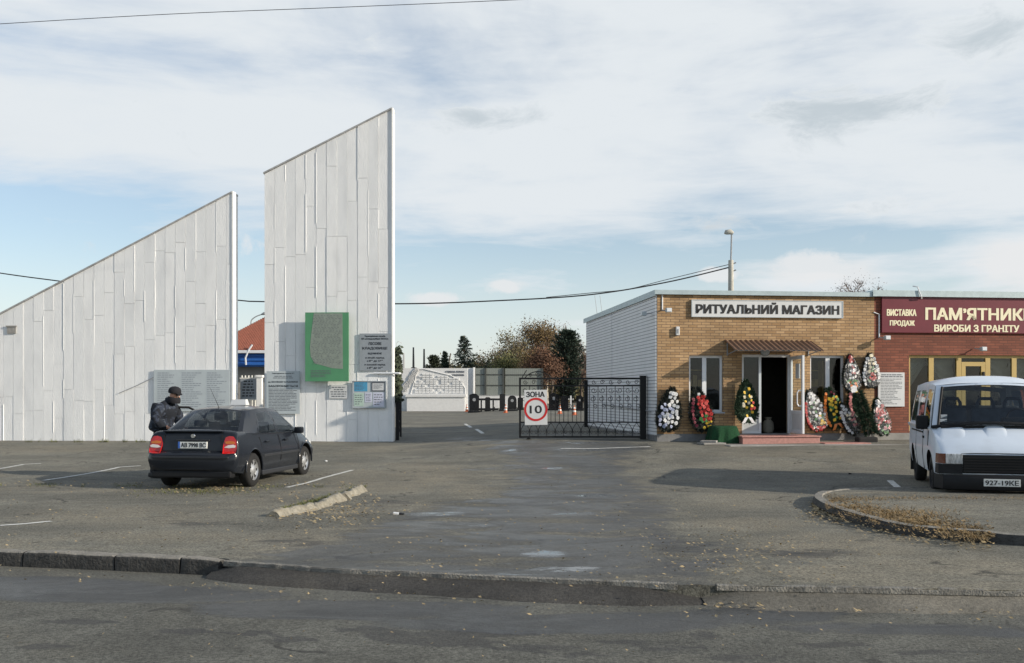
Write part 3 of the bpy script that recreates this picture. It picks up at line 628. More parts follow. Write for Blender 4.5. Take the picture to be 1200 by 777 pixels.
# ---------------------------------------------------------------- the two slanting walls
SA = math.atan(-.05); SX, SY = -3.64, 31.0
sdir = Vector((math.cos(SA), math.sin(SA), 0)); SZ = .1
def slab(px, py):                         # photo pixel on the wall plane -> (u along the wall, z above wall origin)
    a = (px-600)/F; d = (SY+.05*SX)/(1+.05*a); p = Vector((a*d, d, CZ-(py-HZ)/F*d))
    return (p.x-SX)*sdir.x+(p.y-SY)*sdir.y, p.z-SZ
def slant_wall(u0, u1, zt0, zt1, lab, seed, thick=.55):
    t = thing('slanting_wall', lab, 'wall', (SX, SY, SZ), SA, 'slanting white entrance walls')
    rr = random.Random(seed)
    def top(u): return zt0+(zt1-zt0)*(u-u0)/(u1-u0)
    mb = MB(); mb.prism([(u0, -.4), (u1, -.4), (u1, zt1-.02), (u0, zt0-.02)], .03, thick); mb.build('wall_core', 'white_paint', t)
    mb = MB(); w = .318; u = u0
    while u < u1-.02:
        e = min(u+w, u1); z = -.4; first = True; dep = rr.uniform(-.006, .006)
        while True:
            hgt = rr.uniform(1.3, 3.3) if not first else rr.uniform(1.2, 2.4); first = False
            a, b = z, z+hgt; end = b > min(top(u), top(e))-.5
            d = dep + rr.uniform(-.003, .003); g = rr.choice((.0015, .002, .003, .003, .004))
            ta = top(u+g) if end else b-.008; tb = top(e-g) if end else b-.008
            sk = rr.uniform(-.004, .004)
            if ta > a and tb > a:
                mb.hexa([(u+g, d+sk, a), (e-g, d-sk, a), (e-g, .03, a), (u+g, .03, a), (u+g, d+sk, ta), (e-g, d-sk, tb), (e-g, .03, tb), (u+g, .03, ta)])
            z = b
            if end: break
        u += w
    mb.build('board_facing', 'white_paint', t)
    mb = MB(); u = u0+w                     # beads of caulk along parts of the seams
    while u < u1-.1:
        z = rr.uniform(-.2, .8)
        while z < top(u)-.3:
            l = min(rr.uniform(.5, 2.4), top(u)-.05-z)
            if rr.random() < .4: q = rr.uniform(.003, .005); mb.hexa([(u-q, -.010, z), (u+q, -.008, z), (u+q, .02, z), (u-q, .02, z), (u-q, -.010, z+l), (u+q, -.008, z+l), (u+q, .02, z+l), (u-q, .02, z+l)])
            z += l+rr.uniform(.1, 1.2)
        u += w
    mb.build('seam_bead', 'caulk', t)
    mb = MB(); mb.hexa([(u1, -.03, -.4), (u1+.035, -.03, -.4), (u1+.035, thick*.5, -.4), (u1, thick*.5, -.4), (u1, -.03, zt1+.03), (u1+.035, -.03, zt1+.05), (u1+.035, thick*.5, zt1+.05), (u1, thick*.5, zt1+.03)])
    mb.build('edge_trim', 'bright_paint', t)
    mb = MB(); s_ = (zt1-zt0)/(u1-u0); mb.hexa([(u0-.03, -.04, zt0), (u1, -.04, zt1), (u1, thick+.03, zt1), (u0-.03, thick+.03, zt0), (u0-.03, -.04, zt0+.05), (u1, -.04, zt1+.05), (u1, thick+.03, zt1+.05), (u0-.03, thick+.03, zt0+.05)])
    mb.build('coping', 'coping', t)
    return t
uA0, _ = slab(310, 300); uA1 = 0.0
zA0 = slab(310, 204)[1]; zA1 = slab(459, 128)[1]
wall_b = slant_wall(uA0, uA1, zA0, zA1, 'tall white plank-faced wall with green board and slanted top beside the gateway', 3)
uB1, zB1 = slab(272, 226); uB0, zB0 = slab(0, 369); sl = (zB1-zB0)/(uB1-uB0); uE = uB0 - (zB0-1.0)/sl
wall_a = slant_wall(uE, uB1, 1.0, zB1, 'long white plank-faced wall sloping down to the left behind the dark car', 5)
# small vent recess in the long wall
mb = MB(); u, z = slab(14, 387); mb.box(u-.14, u+.14, -.035, .0, z-.1, z+.1); mb.box(u-.17, u+.17, -.05, -.02, z+.1, z+.14); mb.build('vent', 'concrete', wall_a)

# boards on the walls
def board(name, lab, cat, x0, x1, y0, y1, material, thick=.03, out=.05, group=None, parent_name='panel'):
    u0, z1 = slab(x0, y0); u1, z0 = slab(x1, y1)
    t = thing(name, lab, cat, (SX+sdir.x*(u0+u1)/2, SY+sdir.y*(u0+u1)/2, SZ+z0), SA, group)
    w, h = u1-u0, z1-z0
    mb = MB(); mb.box(-w/2, w/2, -out-thick, -out, 0, h); mb.build(parent_name, material, t)
    for sx in (-.35, .35):
        for f in (.2, .8): mb = MB(); mb.box(sx*w-.015, sx*w+.015, -out, .02, h*f-.015, h*f+.015); mb.build('bracket', 'lamp_gray', t)
    return t, w, h, -out-thick
t, w, h, y = board('rules_board', 'wide pale grey board of small print on the long white wall behind the man', 'board', 181, 270, 433.5, 482, 'board_gray', .02, .035)
for i, (a, b) in enumerate(((.05, .30), (.37, .64), (.70, .96))): mb = MB(); lines(mb, (a-.5)*w, (b-.5)*w, .05, h*.95, 18, y-.001, i, .34, .5); mb.build('small_print', 'ink_soft', t)
mb = MB(); mb.tube([(-.5*w-1.1, -.03, .55), (-.5*w-.5, -.035, .80), (-.5*w, -.05, 1.04)], .012, 5); tag(mb.build('loose_wire', 'lamp_gray', loc=t.location, rot=(0, 0, SA)), 'thin grey wire slanting across the long white wall left of the print board', 'wire')
t, w, h, y = board('map_board', 'green board with grey cemetery map standing off the tall white wall', 'board', 360, 410.5, 367, 447, 'board_green', .05, .20)
poly = [(.20, .99), (.86, .985), (.87, .18), (.62, .19), (.38, .235), (.22, .26), (.13, .36), (.11, .48), (.13, .62), (.16, .78)]
mb = MB(); mb.prism([((a-.5)*w, b*h) for a, b in poly], y-.004, y); mb.build('plot_map', 'map_gray', t)
mb = MB(); rr = random.Random(4)
for i in range(34):
    for j in range(9):
        zz = .25+.72*i/34; xx = .17+.66*j/9+.03*math.sin(i*.9); 
        if xx < .13+.1*abs(zz-.5) or rr.random() < .15: continue
        mb.box((xx-.5)*w, (xx-.5+.055*rr.uniform(.4, 1))*w, y-.007, y-.004, zz*h, zz*h+.012)
mb.build("map_lettering", "ink", t)
mb = MB(); lines(mb, -.37*w, .12*w, .055*h, .165*h, 5, y-.001, 3, .4, .5); mb.build('small_print', 'ink', t)
t, w, h, y = board('opening_hours_plaque', 'grey metal plaque with cemetery name and opening hours on the tall wall', 'plaque', 421.5, 458, 391, 434.5, 'plaque_gray', .015, .03)
for s_, zc, hw, hh in (('Територіальна служба', .925, .33, .034), ('КП «Спецкомбінат КПОО»', .855, .43, .036), ('ЛІСОВЕ', .73, .21, .058), ('КЛАДОВИЩЕ', .60, .40, .062), ('ВІДЧИНЕНЕ', .46, .22, .040), ('в літній період', .345, .30, .036), ('з 8°° до 17°°', .262, .25, .042), ('в зимовий період', .16, .33, .036), ('з 8°° до 16°°', .075, .25, .042)):
    text(s_, -hw*w, hw*w, (zc-hh/2-.008)*h, (zc+hh/2+.008)*h, y-.001, 'black_letter', t, bold=.02)
t, w, h, y = board('prohibitions_board', 'pale grey board of rules low on the tall wall above the car bonnet', 'board', 313, 352, 435, 485, 'board_gray', .02, .05)
for s_, zc, hw, hh in (('Територіальна служба КП', .945, .33, .030), ('на ЛІСОВОМУ КЛАДОВИЩІ', .745, .44, .038), ('ЗАБОРОНЯЄТЬСЯ', .65, .44, .050)):
    text(s_, -hw*w, hw*w, (zc-hh/2)*h, (zc+hh/2)*h, y-.001, 'black_letter', t, bold=.02)
mb = MB(); lines(mb, -.33*w, .33*w, .82*h, .90*h, 2, y-.001, 6, .35, .3, True); lines(mb, -.43*w, .43*w, .07*h, .60*h, 15, y-.001, 5, .38, .35); mb.build('small_print', 'ink', t)
t, w, h, y = board('notice_plate', 'small white notice plate just below the green board', 'sign', 386, 408, 451, 467, 'sign_white', .01, .025)
mb = MB(); lines(mb, -.42*w, .42*w, .08*h, .9*h, 5, y-.001, 9, .4, .5, True); mb.build('small_print', 'ink', t)
t, w, h, y = board('bulletin_board', 'bulletin board of pinned papers under the grey plaque', 'board', 413, 453, 446.5, 478.5, 'board_gray', .02, .04)
mb = MB()
for a, b, c, d in ((-.5, .5, 0, .03), (-.5, .5, .97, 1), (-.5, -.47, .03, .97), (.47, .5, .03, .97)): mb.box(a*w, b*w, y-.02, y+.005, c*h, d*h)
mb.build('frame', 'plaque_gray', t)
for nm, mtl, a, b, c, d in (('blue_notice', 'blue_paper', -.43, -.05, .62, .96), ('framed_paper', 'sign_white', .10, .45, .66, .92), ('green_notice', 'green_paper', -.44, -.16, .08, .56), ('pinned_paper', 'lilac_paper', -.12, .08, .22, .58), ('pinned_paper', 'lilac_paper', .12, .44, .06, .58)):
    mb = MB(); mb.box(a*w, b*w, y-.006, y-.001, c*h, d*h); o = mb.build(nm, mtl, t)
    mb = MB(); lines(mb, (a+.03)*w, (b-.03)*w, (c+.04)*h, (d-.04)*h, 5, y-.007, int(100*b), .3, .5)
    if nm == 'framed_paper': mb.box(a*w-.03, b*w+.03, y-.012, y-.007, d*h, d*h+.035); mb.box(a*w-.03, b*w+.03, y-.012, y-.007, c*h-.035, c*h); mb.box(a*w-.03, a*w, y-.012, y-.007, c*h, d*h); mb.box(b*w, b*w+.03, y-.012, y-.007, c*h, d*h)
    mb.build('small_print', 'ink', o)
# pipe bracket at the wall corner
mb = MB(); a = slab(438, 437.5); b = slab(462, 437.5); mb.tube([(a[0], -.05, a[1]), (b[0]+.15, -.05, b[1]), (b[0]+.15, .25, b[1])], .03, 8)
tag(mb.build('wall_pipe', 'white_plastic', loc=(SX, SY, SZ), rot=(0, 0, SA)), 'short white pipe sticking out at the corner of the tall wall under the plaque', 'pipe')
# ---------------------------------------------------------------- shops
SK = .115; SHX, SHY, SHZ = (770-600)/F*28.0, 28.0, .50; SHA = math.atan(SK); fdir = Vector((math.cos(SHA), math.sin(SHA), 0)); fnor = Vector((math.sin(SHA), -math.cos(SHA), 0))
def fac(px, py, out=0.0):                 # photo pixel on the shop front (or a plane `out` metres in front) -> (u, z)
    a = (px-600)/F; X0, Y0 = SHX+fnor.x*out, SHY+fnor.y*out
    d = (Y0-SK*X0)/(1-SK*a); p = Vector((a*d, d, CZ-(py-HZ)/F*d))
    return (p.x-X0)*fdir.x+(p.y-Y0)*fdir.y, p.z-SHZ
def fworld(u, y, z): return Vector((SHX, SHY, SHZ)) + fdir*u - fnor*y + Vector((0, 0, z))
def wall_panel(mb, x0, x1, z0, z1, y0, y1, holes):
    X = sorted({x0, x1, *[h[0] for h in holes], *[h[1] for h in holes]}); Z = sorted({z0, z1, *[h[2] for h in holes], *[h[3] for h in holes]})
    def solid(i, j):
        if not (0 <= i < len(X)-1 and 0 <= j < len(Z)-1): return False
        cx, cz = (X[i]+X[i+1])/2, (Z[j]+Z[j+1])/2
        return not any(h[0] < cx < h[1] and h[2] < cz < h[3] for h in holes)
    for i in range(len(X)-1):
        for j in range(len(Z)-1):
            if not solid(i, j): continue
            a, b, c, d = X[i], X[i+1], Z[j], Z[j+1]
            mb.quad((a, y0, c), (b, y0, c), (b, y0, d), (a, y0, d)); mb.quad((a, y1, c), (a, y1, d), (b, y1, d), (b, y1, c))
            if not solid(i-1, j): mb.quad((a, y0, c), (a, y0, d), (a, y1, d), (a, y1, c))
            if not solid(i+1, j): mb.quad((b, y0, c), (b, y1, c), (b, y1, d), (b, y0, d))
            if not solid(i, j-1): mb.quad((a, y0, c), (a, y1, c), (b, y1, c), (b, y0, c))
            if not solid(i, j+1): mb.quad((a, y0, d), (b, y0, d), (b, y1, d), (a, y1, d))
WID = fac(1024.5, 400)[0]; TOP = fac(770, 343)[1]; PL = fac(770, 508.5)[1]; DEP = 10.2
shop = thing('brick_shop', 'tan brick ritual shop with white siding on its side and an open door', 'building', (SHX, SHY, SHZ), SHA)
w1 = (fac(807.5, 0)[0], fac(847.5, 0)[0], fac(827, 483)[1], fac(827, 416.5)[1])
w2 = (fac(949.5, 0)[0], fac(990, 0)[0], fac(970, 487)[1], fac(970, 416.5)[1])
dr = (fac(869.5, 0)[0], fac(926.5, 0)[0], fac(897, 508)[1], fac(897, 415.5)[1])
mb = MB(); wall_panel(mb, 0, WID, PL, TOP, 0, .3, [w1, w2, dr]); mb.build('front_wall', 'tan_brick', shop, weld=.0005)
mb = MB(); mb.box(-.003, WID, -.02, .33, -.4, PL-.003); mb.build('plinth', 'plinth', shop)
mb = MB(); mb.box(-.035, .002, .012, DEP, PL-.05, TOP-.05); mb.box(-.05, .0, .46+5.2, .5+5.2, PL, TOP-.05); mb.build('side_wall', 'siding', shop)
mb = MB(); mb.box(-.02, .002, .3, DEP, -.4, PL-.052); mb.build('side_plinth', 'plinth', shop)
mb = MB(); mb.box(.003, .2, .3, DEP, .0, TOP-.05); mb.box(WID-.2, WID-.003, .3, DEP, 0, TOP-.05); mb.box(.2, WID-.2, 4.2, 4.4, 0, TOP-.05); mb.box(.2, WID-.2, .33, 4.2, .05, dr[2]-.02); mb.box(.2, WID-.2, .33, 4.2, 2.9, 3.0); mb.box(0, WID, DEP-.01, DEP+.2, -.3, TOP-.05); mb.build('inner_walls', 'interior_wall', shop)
mb = MB(); mb.box(-.09, WID+.02, -.10, DEP+.3, TOP-.0, TOP+.07); mb.box(-.09, WID+.02, -.10, -.075, TOP-.05, TOP); mb.box(-.09, -.065, -.075, DEP+.3, TOP-.09, TOP); mb.build('roof', 'flashing', shop)
def window(parent, x0, x1, z0, z1, mulls, y=.10, fr=.065, fm='white_plastic', sill=True, gm='glass'):
    mb = MB(); xs_ = [x0] + list(mulls) + [x1]
    mb.box(x0, x1, y, y+.07, z1-fr, z1); mb.box(x0, x1, y, y+.07, z0, z0+fr); mb.box(x0, x0+fr, y, y+.07, z0+fr, z1-fr); mb.box(x1-fr, x1, y, y+.07, z0+fr, z1-fr)
    for m_ in mulls: mb.box(m_-fr*.9, m_+fr*.9, y-.004, y+.07, z0+fr, z1-fr)
    wf = mb.build('window', fm, parent)
    mb = MB()
    for a, b in zip(xs_[:-1], xs_[1:]):
        mb.quad((a+fr*.5, y+.035, z0+fr*.5), (b-fr*.5, y+.035, z0+fr*.5), (b-fr*.5, y+.035, z1-fr*.5), (a+fr*.5, y+.035, z1-fr*.5))
    mb.build('pane', gm, wf)
    if sill: mb = MB(); mb.box(x0-.03, x1+.03, -.06, y, z0-.035, z0); mb.build('sill', 'sill', wf)
    return wf
window(shop, *w1, [fac(826.5, 0)[0]]); window(shop, *w2, [fac(971.5, 0)[0]])
# dim shelving seen through the panes
mb = MB()
for a, b in ((w1[0]+.1, w1[1]-.1), (w2[0]+.1, w2[1]-.1)):
    for z in (1.1, 1.55, 2.0): mb.box(a, b, 1.2, 1.5, z, z+.03)
    mb.box(a, a+.04, 1.2, 1.5, .4, 2.3); mb.box(b-.04, b, 1.2, 1.5, .4, 2.3); rr = random.Random(int(a*9))
    for z in (1.13, 1.58): 
        for q in range(4): x_ = a+.1+q*(b-a-.2)/4; mb.rbox(x_, x_+.12, 1.25, 1.4, z, z+rr.uniform(.12, .3), .01)
mb.build('shelf', 'yellow_frame', shop)
# door: fixed sidelight and open leaf
sl1 = fac(893, 0)[0]; mid = fac(880, 480)[1]
mb = MB(); f = .07
mb.box(dr[0], dr[1], .06, .14, dr[3]-f, dr[3]); mb.box(dr[0], dr[0]+f, .06, .14, dr[2], dr[3]-f); mb.box(sl1-.07, sl1, .06, .14, dr[2], dr[3]-f); mb.box(dr[1]-.045, dr[1], .06, .14, dr[2], dr[3]-f); mb.box(dr[0]+f, sl1-.07, .06, .14, dr[2], dr[2]+f); mb.box(dr[0]+f, sl1-.07, .06, .14, mid-.1, mid)
door = mb.build('door_frame', 'white_plastic', shop)
mb = MB(); mb.box(dr[0]+f, sl1-.07, .085, .115, dr[2]+f, mid-.1); mb.build('lower_panel', 'sign_white', door)
mb = MB(); mb.quad((dr[0]+f, .10, mid), (sl1-.07, .10, mid), (sl1-.07, .10, dr[3]-f), (dr[0]+f, .10, dr[3]-f)); mb.build('pane', 'glass', door)
mb = MB(); x0, x1 = dr[1]-.01, dr[1]+.045; ya, yb = -.86, .05; z0, z1 = dr[2]+.02, dr[3]-.05; zm = mid-.02
mb.box(x0, x1, ya, ya+.09, z0, z1); mb.box(x0, x1, yb-.09, yb, z0, z1); mb.box(x0, x1, ya+.09, yb-.09, z1-.09, z1); mb.box(x0, x1, ya+.09, yb-.09, z0, z0+.10); mb.box(x0, x1, ya+.09, yb-.09, zm-.09, zm)
leaf = mb.build('door', 'white_plastic', shop)
mb = MB(); mb.box(x0+.015, x1-.015, ya+.09, yb-.09, z0+.1, zm-.09); mb.build('lower_panel', 'sign_white', leaf)
mb = MB(); xm = (x0+x1)/2; mb.quad((xm, ya+.09, zm), (xm, yb-.09, zm), (xm, yb-.09, z1-.09), (xm, ya+.09, z1-.09)); mb.build('pane', 'glass', leaf)
mb = MB(); mb.box(xm-.03, xm-.002, -.62, -.38, 1.75, 2.15); mb.build('paper_notice', 'sign_white', leaf)
mb = MB(); mb.tube([(x0, ya+.05, 1.42), (x0-.09, ya+.05, 1.42), (x0-.13, ya+.05, 1.36), (x0-.13, ya+.05, 1.06), (x0-.09, ya+.05, 1.0), (x0, ya+.05, 1.0)], .018, 8); mb.build('handle', 'white_plastic', leaf)
p = fworld(fac(917, 500)[0], 1.1, dr[2]-.02); t = thing('sack', 'pale sack standing inside the dark shop doorway', 'sack', p, .3)
mb = MB(); mb.lathe([(0, 0), (.14, .01), (.17, .12), (.15, .30), (.08, .38), (.11, .45), (0, .43)], 14); mb.build('bag_body', 'curtain', t, smooth=60); mb = MB(); mb.tube([(-.085, 0, .38), (0, .085, .385), (.085, 0, .38), (0, -.085, .375), (-.085, 0, .38)], .012, 5); mb.build('tie', 'rubber', t)
# steps
def px_box(name, lab, cat, xa, xb, yb, yt, dep, material, back=0.0):
    u0, z0 = fac(xa, yb, dep); u1, z1 = fac(xb, yt, dep); return u0, u1, z0, z1
u0, u1 = fac(870, 515, 1.0)[0], fac(960.5, 515, 1.0)[0]
t = thing('entrance_step', 'pink granite step in front of the open shop door', 'step', fworld((u0+u1)/2, -.02, 0), SHA)
mb = MB(); z1 = dr[2]-.03; g = ground(7.5, 27)-SHZ
mb.rbox((u0-u1)/2, (u1-u0)/2, -1.0, -.003, g-.15, z1-.04, .01); mb.build('riser', 'granite_step', t); mb = MB(); mb.rbox((u0-u1)/2-.03, (u1-u0)/2+.03, -1.03, -.003, z1-.037, z1, .008); mb.build('tread', 'granite_step', t)
mb = MB(); ua, ub = fac(850, 520, 1.3)[0], fac(1062, 520, 1.3)[0]; mb.rbox(ua, ub, -1.65, -.03, -.4, -.01, .03); mb.rbox(ua+.1, ub-.4, -1.85, -1.652, -.4, -.045, .03); struct(mb.build('pavement', 'concrete', loc=(SHX, SHY, SHZ), rot=(0, 0, SHA)))
mb = MB(); ua = fac(961, 518, 1.0)[0]; mb.rbox(ua, ua+1.3, -1.3, -.03, -.03, .02, .012); tag(mb.build('paving_slab', 'granite_step', loc=(SHX, SHY, SHZ), rot=(0, 0, SHA)), 'flat pink granite paving right of the shop step under the wreaths', 'paving slab')
# canopy
ca, cb = fac(851, 400, .1)[0], fac(951, 400, .1)[0]; cz = fac(900, 398)[1]
canopy = thing('door_canopy', 'brown corrugated canopy over the open shop door', 'canopy', fworld((ca+cb)/2, 0, cz), SHA)
mb = MB(); P = []; n = 90; hw = (cb-ca)/2+.02
for j in range(2): P.append([(-hw+2*hw*i/n, -.01-.85*j, -.02-.30*j+.02*math.sin(i/n*2*math.pi*17)) for i in range(n+1)])
Pb = [[(x, y, z-.012) for x, y, z in r] for r in P]
mb.grid(P); mb.grid(Pb); mb.grid([P[1], Pb[1]]); mb.build('roof_sheet', 'canopy', canopy, smooth=60)
for s_ in (-1, 1):
    mb = MB(); x = s_*(hw-.08); mb.tube([(x, -.02, -.05), (x, -.80, -.33)], .018, 6); mb.tube([(x, -.02, -.42), (x, -.78, -.33)], .015, 6); mb.tube([(x, -.02, -.03), (x, -.02, -.45)], .018, 6); mb.build('bracket', 'lamp_gray', canopy)
mb = MB(); mb.tube([(-hw+.05, -.81, -.34), (hw-.05, -.81, -.34)], .018, 6); mb.build('front_rail', 'lamp_gray', canopy)
u, z = fac(899.5, 411, .2); lp = thing('wall_lamp', 'round grey lamp under the brown canopy', 'lamp', fworld(u, -.005, z), SHA)
mb = MB(); mb.lathe([(.0, -.10), (.07, -.095), (.12, -.06), (.135, -.02), (.135, -.002)], 18, 'y'); mb.build('lamp_shade', 'board_gray', lp, smooth=50)
mb = MB(); mb.lathe([(.145, -.02), (.145, 0), (0, 0)], 18, 'y'); mb.build('base', 'lamp_gray', lp)
# name board
def signboard(name, lab, x0, x1, y0, y1, m, thick=.06, inset=.02):
    u0, z1 = fac(x0, y0, .06); u1, z0 = fac(x1, y1, .06)
    t = thing(name, lab, 'sign', fworld((u0+u1)/2, 0, z0), SHA); w, h = u1-u0, z1-z0
    mb = MB(); mb.rbox(-w/2, w/2, -thick, -.003, 0, h, .008); mb.build('panel', m, t)
    return t, u0, z0, w, h
t, u0, z0, w, h = signboard('shop_sign', 'long white sign with black letters on the tan brick shop', 810.5, 988, 351, 373, 'sign_white')
mb = MB(); 
for a, b, c, d in ((-w/2, w/2, 0, .02), (-w/2, w/2, h-.02, h), (-w/2, -w/2+.02, .02, h-.02), (w/2-.02, w/2, .02, h-.02)): mb.box(a-.003, b+.003, -.07, -.0605, c, d)
mb.build('frame', 'board_gray', t)
text('РИТУАЛЬНИЙ МАГАЗИН', fac(816, 0, .06)[0]-u0-w/2, fac(983, 0, .06)[0]-u0-w/2, h*.22, h*.86, -.0615, 'black_letter', t, bold=.035, depth=.006)
# red brick shop
W2 = fac(1500, 400)[0]; TOP2 = TOP+.02
shop2 = thing('brick_shop', 'red brick monument shop with maroon sign and yellow framed glazing behind the van', 'building', fworld(WID, 0, 0), SHA)
g0 = (fac(1065.5, 0)[0]-WID, fac(1330, 0)[0]-WID, fac(1100, 505)[1], fac(1100, 416)[1]); W = W2-WID
mb = MB(); wall_panel(mb, .003, W, PL, TOP2, .012, .3, [g0]); mb.build('front_wall', 'red_brick', shop2, weld=.0005)
mb = MB(); mb.box(.003, W, -.02, .33, -.4, PL-.003); mb.build('plinth', 'concrete', shop2)
mb = MB(); mb.box(-.10, W+.05, -.14, DEP+.3, TOP2+.06, TOP2+.11); mb.box(-.10, W+.05, -.14, -.115, TOP2-.06, TOP2+.06); mb.build('roof', 'flashing', shop2)
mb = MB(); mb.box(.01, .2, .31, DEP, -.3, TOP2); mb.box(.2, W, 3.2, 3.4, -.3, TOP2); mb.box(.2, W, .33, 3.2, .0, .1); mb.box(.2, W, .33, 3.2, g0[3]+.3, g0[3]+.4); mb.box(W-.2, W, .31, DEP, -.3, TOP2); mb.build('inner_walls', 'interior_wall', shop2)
mu = [fac(q, 0)[0]-WID for q in (1093.5, 1126, 1160, 1191, 1222, 1260)]
wf = window(shop2, *g0, mu, fm='yellow_frame', fr=.08, sill=False)
d0, d1 = mu[1]+.08, mu[2]-.08; zt = fac(1140, 424)[1]
mb = MB(); mb.box(d0, d1, .095, .16, zt-.12, zt); mb.box(d0, d0+.12, .095, .16, g0[2], zt-.12); mb.box(d1-.12, d1, .095, .16, g0[2], zt-.12); mb.box(d0+.12, d1-.12, .095, .16, g0[2], g0[2]+.5); dd = mb.build('door', 'yellow_frame', shop2)
mb = MB(); mb.rbox(d1-.10, d1-.04, .04, .09, zt-.5, zt-.28, .01); mb.build('handle', 'iron', dd)
mb = MB()
for i, (a, b) in enumerate(zip([g0[0]]+mu, mu+[g0[1]])):
    if i == 2: continue
    P = []
    for j in range(15):
        f = j/14; row = []
        for q in range(25):
            g = q/24; x = a+(b-a)*g; sag = (.75+.35*(i % 2))*math.sin(g*math.pi*.5 if i % 2 else (1-g)*math.pi*.5)**1.5
            row.append((x, .42+.04*math.sin(f*22+g*3), g0[3]-.02-f*(.25+sag)))
        P.append(row)
    mb.grid(P)
mb.build('curtain', 'curtain', shop2, smooth=80)
t, u0, z0, w, h = signboard('shop_sign', 'maroon sign with cream letters over the red brick shop', 1033.5, 1332, 345, 392, 'maroon')
def sx(px): return fac(px, 0, .06)[0]-u0-w/2
def sz(py): return fac(1100, py, .06)[1]-z0
for s_, a, b, c, d in (('ВИСТАВКА', 1039.5, 1073.5, 370.5, 363), ('ПРОДАЖ', 1043, 1071.5, 383, 376), ('ПАМ’ЯТНИКИ', 1085, 1211, 374.5, 361), ('ВИРОБИ З ГРАНІТУ', 1095, 1194, 388.5, 380.5)):
    text(s_, sx(a), sx(b), sz(c), sz(d), -.0615, 'cream_letter', t, bold=.035, depth=.006)
u0, z1 = fac(1029, 436.5, .03); u1, z0 = fac(1060, 476.5, .03)
t = thing('notice_board', 'white printed notice board on the red brick beside the wreaths', 'board', fworld((u0+u1)/2, 0, z0), SHA); w, h = u1-u0, z1-z0
mb = MB(); mb.rbox(-w/2, w/2, -.035, .01, 0, h, .006); mb.build('panel', 'sign_white', t)
mb = MB(); lines(mb, -.42*w, .44*w, .85*h, .96*h, 2, -.036, 2, .5, .1, True); lines(mb, -.40*w, .40*w, .06*h, .83*h, 17, -.036, 1, .35, .55); mb.build('small_print', 'ink', t)
# wall fittings
u, z = fac(793.5, 388); t = thing('alarm_box', 'small white alarm box high on the tan brick front', 'alarm', fworld(u, 0, z), SHA)
mb = MB(); mb.rbox(-.05, .05, -.09, -.001, -.12, .12, .015); mb.build('housing', 'sign_white', t); mb = MB(); mb.box(-.02, .02, -.097, -.0905, -.07, .05); mb.build('siren_slot', 'lamp_gray', t)
def flood(lab, u, z, conduit, rzx=0, parent_side=False):
    t = thing('floodlight', lab, 'floodlight', fworld(u, -.02 if not parent_side else .5, z), SHA + (R(-90) if parent_side else 0), 'floodlights on the shop walls')
    mb = MB(); mb.rbox(.03, .19, -.30, -.17, -.07, .05, .02); mb.build('lamp_head', 'board_gray', t)
    mb = MB(); mb.box(.05, .17, -.308, -.301, -.05, .035); mb.build('lens', 'white_plastic', t)
    mb = MB(); mb.tube([(0, .0, .02), (0, -.08, .0), (.08, -.17, -.01)], .016, 6); mb.build('arm', 'lamp_gray', t)
    if conduit: mb = MB(); mb.tube([(conduit[0], .01, conduit[1]), (0, .01, conduit[1]-.06), (0, .01, 0)] if conduit[0] else [(0, .01, conduit[1]), (0, .01, 0)], .02, 6); mb.build('conduit', 'white_plastic', t)
    return t
u, z = fac(776, 364); flood('white floodlight below a straight conduit at the tan brick corner', u, z, (0, TOP-z-.04))
u, z = fac(1030, 396); flood('white floodlight below a bent conduit at the joint of the brick walls', u, z, (-.16, fac(1026, 366)[1]-z))
u, z = fac(1142, 409); flood('small floodlight under the maroon sign above the yellow door', u, z, None)
flood('small white floodlight on the siding of the shop side wall', 0-.04, fac(764, 366)[1], None, parent_side=True)
mb = MB(); a = fac(1068, 346); mb.tube([(a[0], -.08, a[1]+.25), (a[0]+.1, -.16, a[1]+.22), (a[0]+.2, -.18, a[1]-.05), (a[0]+.25, -.1, a[1]-.1)], .02, 6); tag(mb.build('drain_hook', 'white_plastic', loc=(SHX, SHY, SHZ), rot=(0, 0, SHA)), 'thin bent white tube hanging over the roof edge above the maroon sign', 'tube')
# ---------------------------------------------------------------- wreaths
FLW = {}
def flower_mesh(m, r, seed):
    key = (m, round(r, 3), seed)
    if key in FLW: return FLW[key]
    mb = MB(); rr = random.Random(seed); 
    for ring_, (n, a, tl) in enumerate(((7, 1.0, .25), (6, .72, .55), (4, .42, .9))):
        for k in range(n):
            q = 2*math.pi*k/n + ring_*.5 + rr.uniform(-.15, .15); c, s_ = math.cos(q), math.sin(q); w = a*.48; l = a*rr.uniform(.9, 1.1)
            z1 = tl*.7*a; p = lambda f, g, z: ((c*f - s_*g)*r, -z*r - .002*ring_, (s_*f + c*g)*r)
            mb.add([p(.05, 0, .1), p(l*.6, -w, z1*.7+.12), p(l, -w*.35, z1+.02), p(l, w*.35, z1+.02), p(l*.6, w, z1*.7+.12)], [(0, 1, 2, 3, 4)])
    o = mb.build('flower', m); me = o.data; bpy.data.objects.remove(o); FLW[key] = me; return me
def tear(f):                              # half width (0..1) at height f (0 bottom, 1 top) of a teardrop
    return math.sin(math.pi*min(1, f**.78))**.6*(1-.34*f)*1.18 if 0 < f < 1 else 0
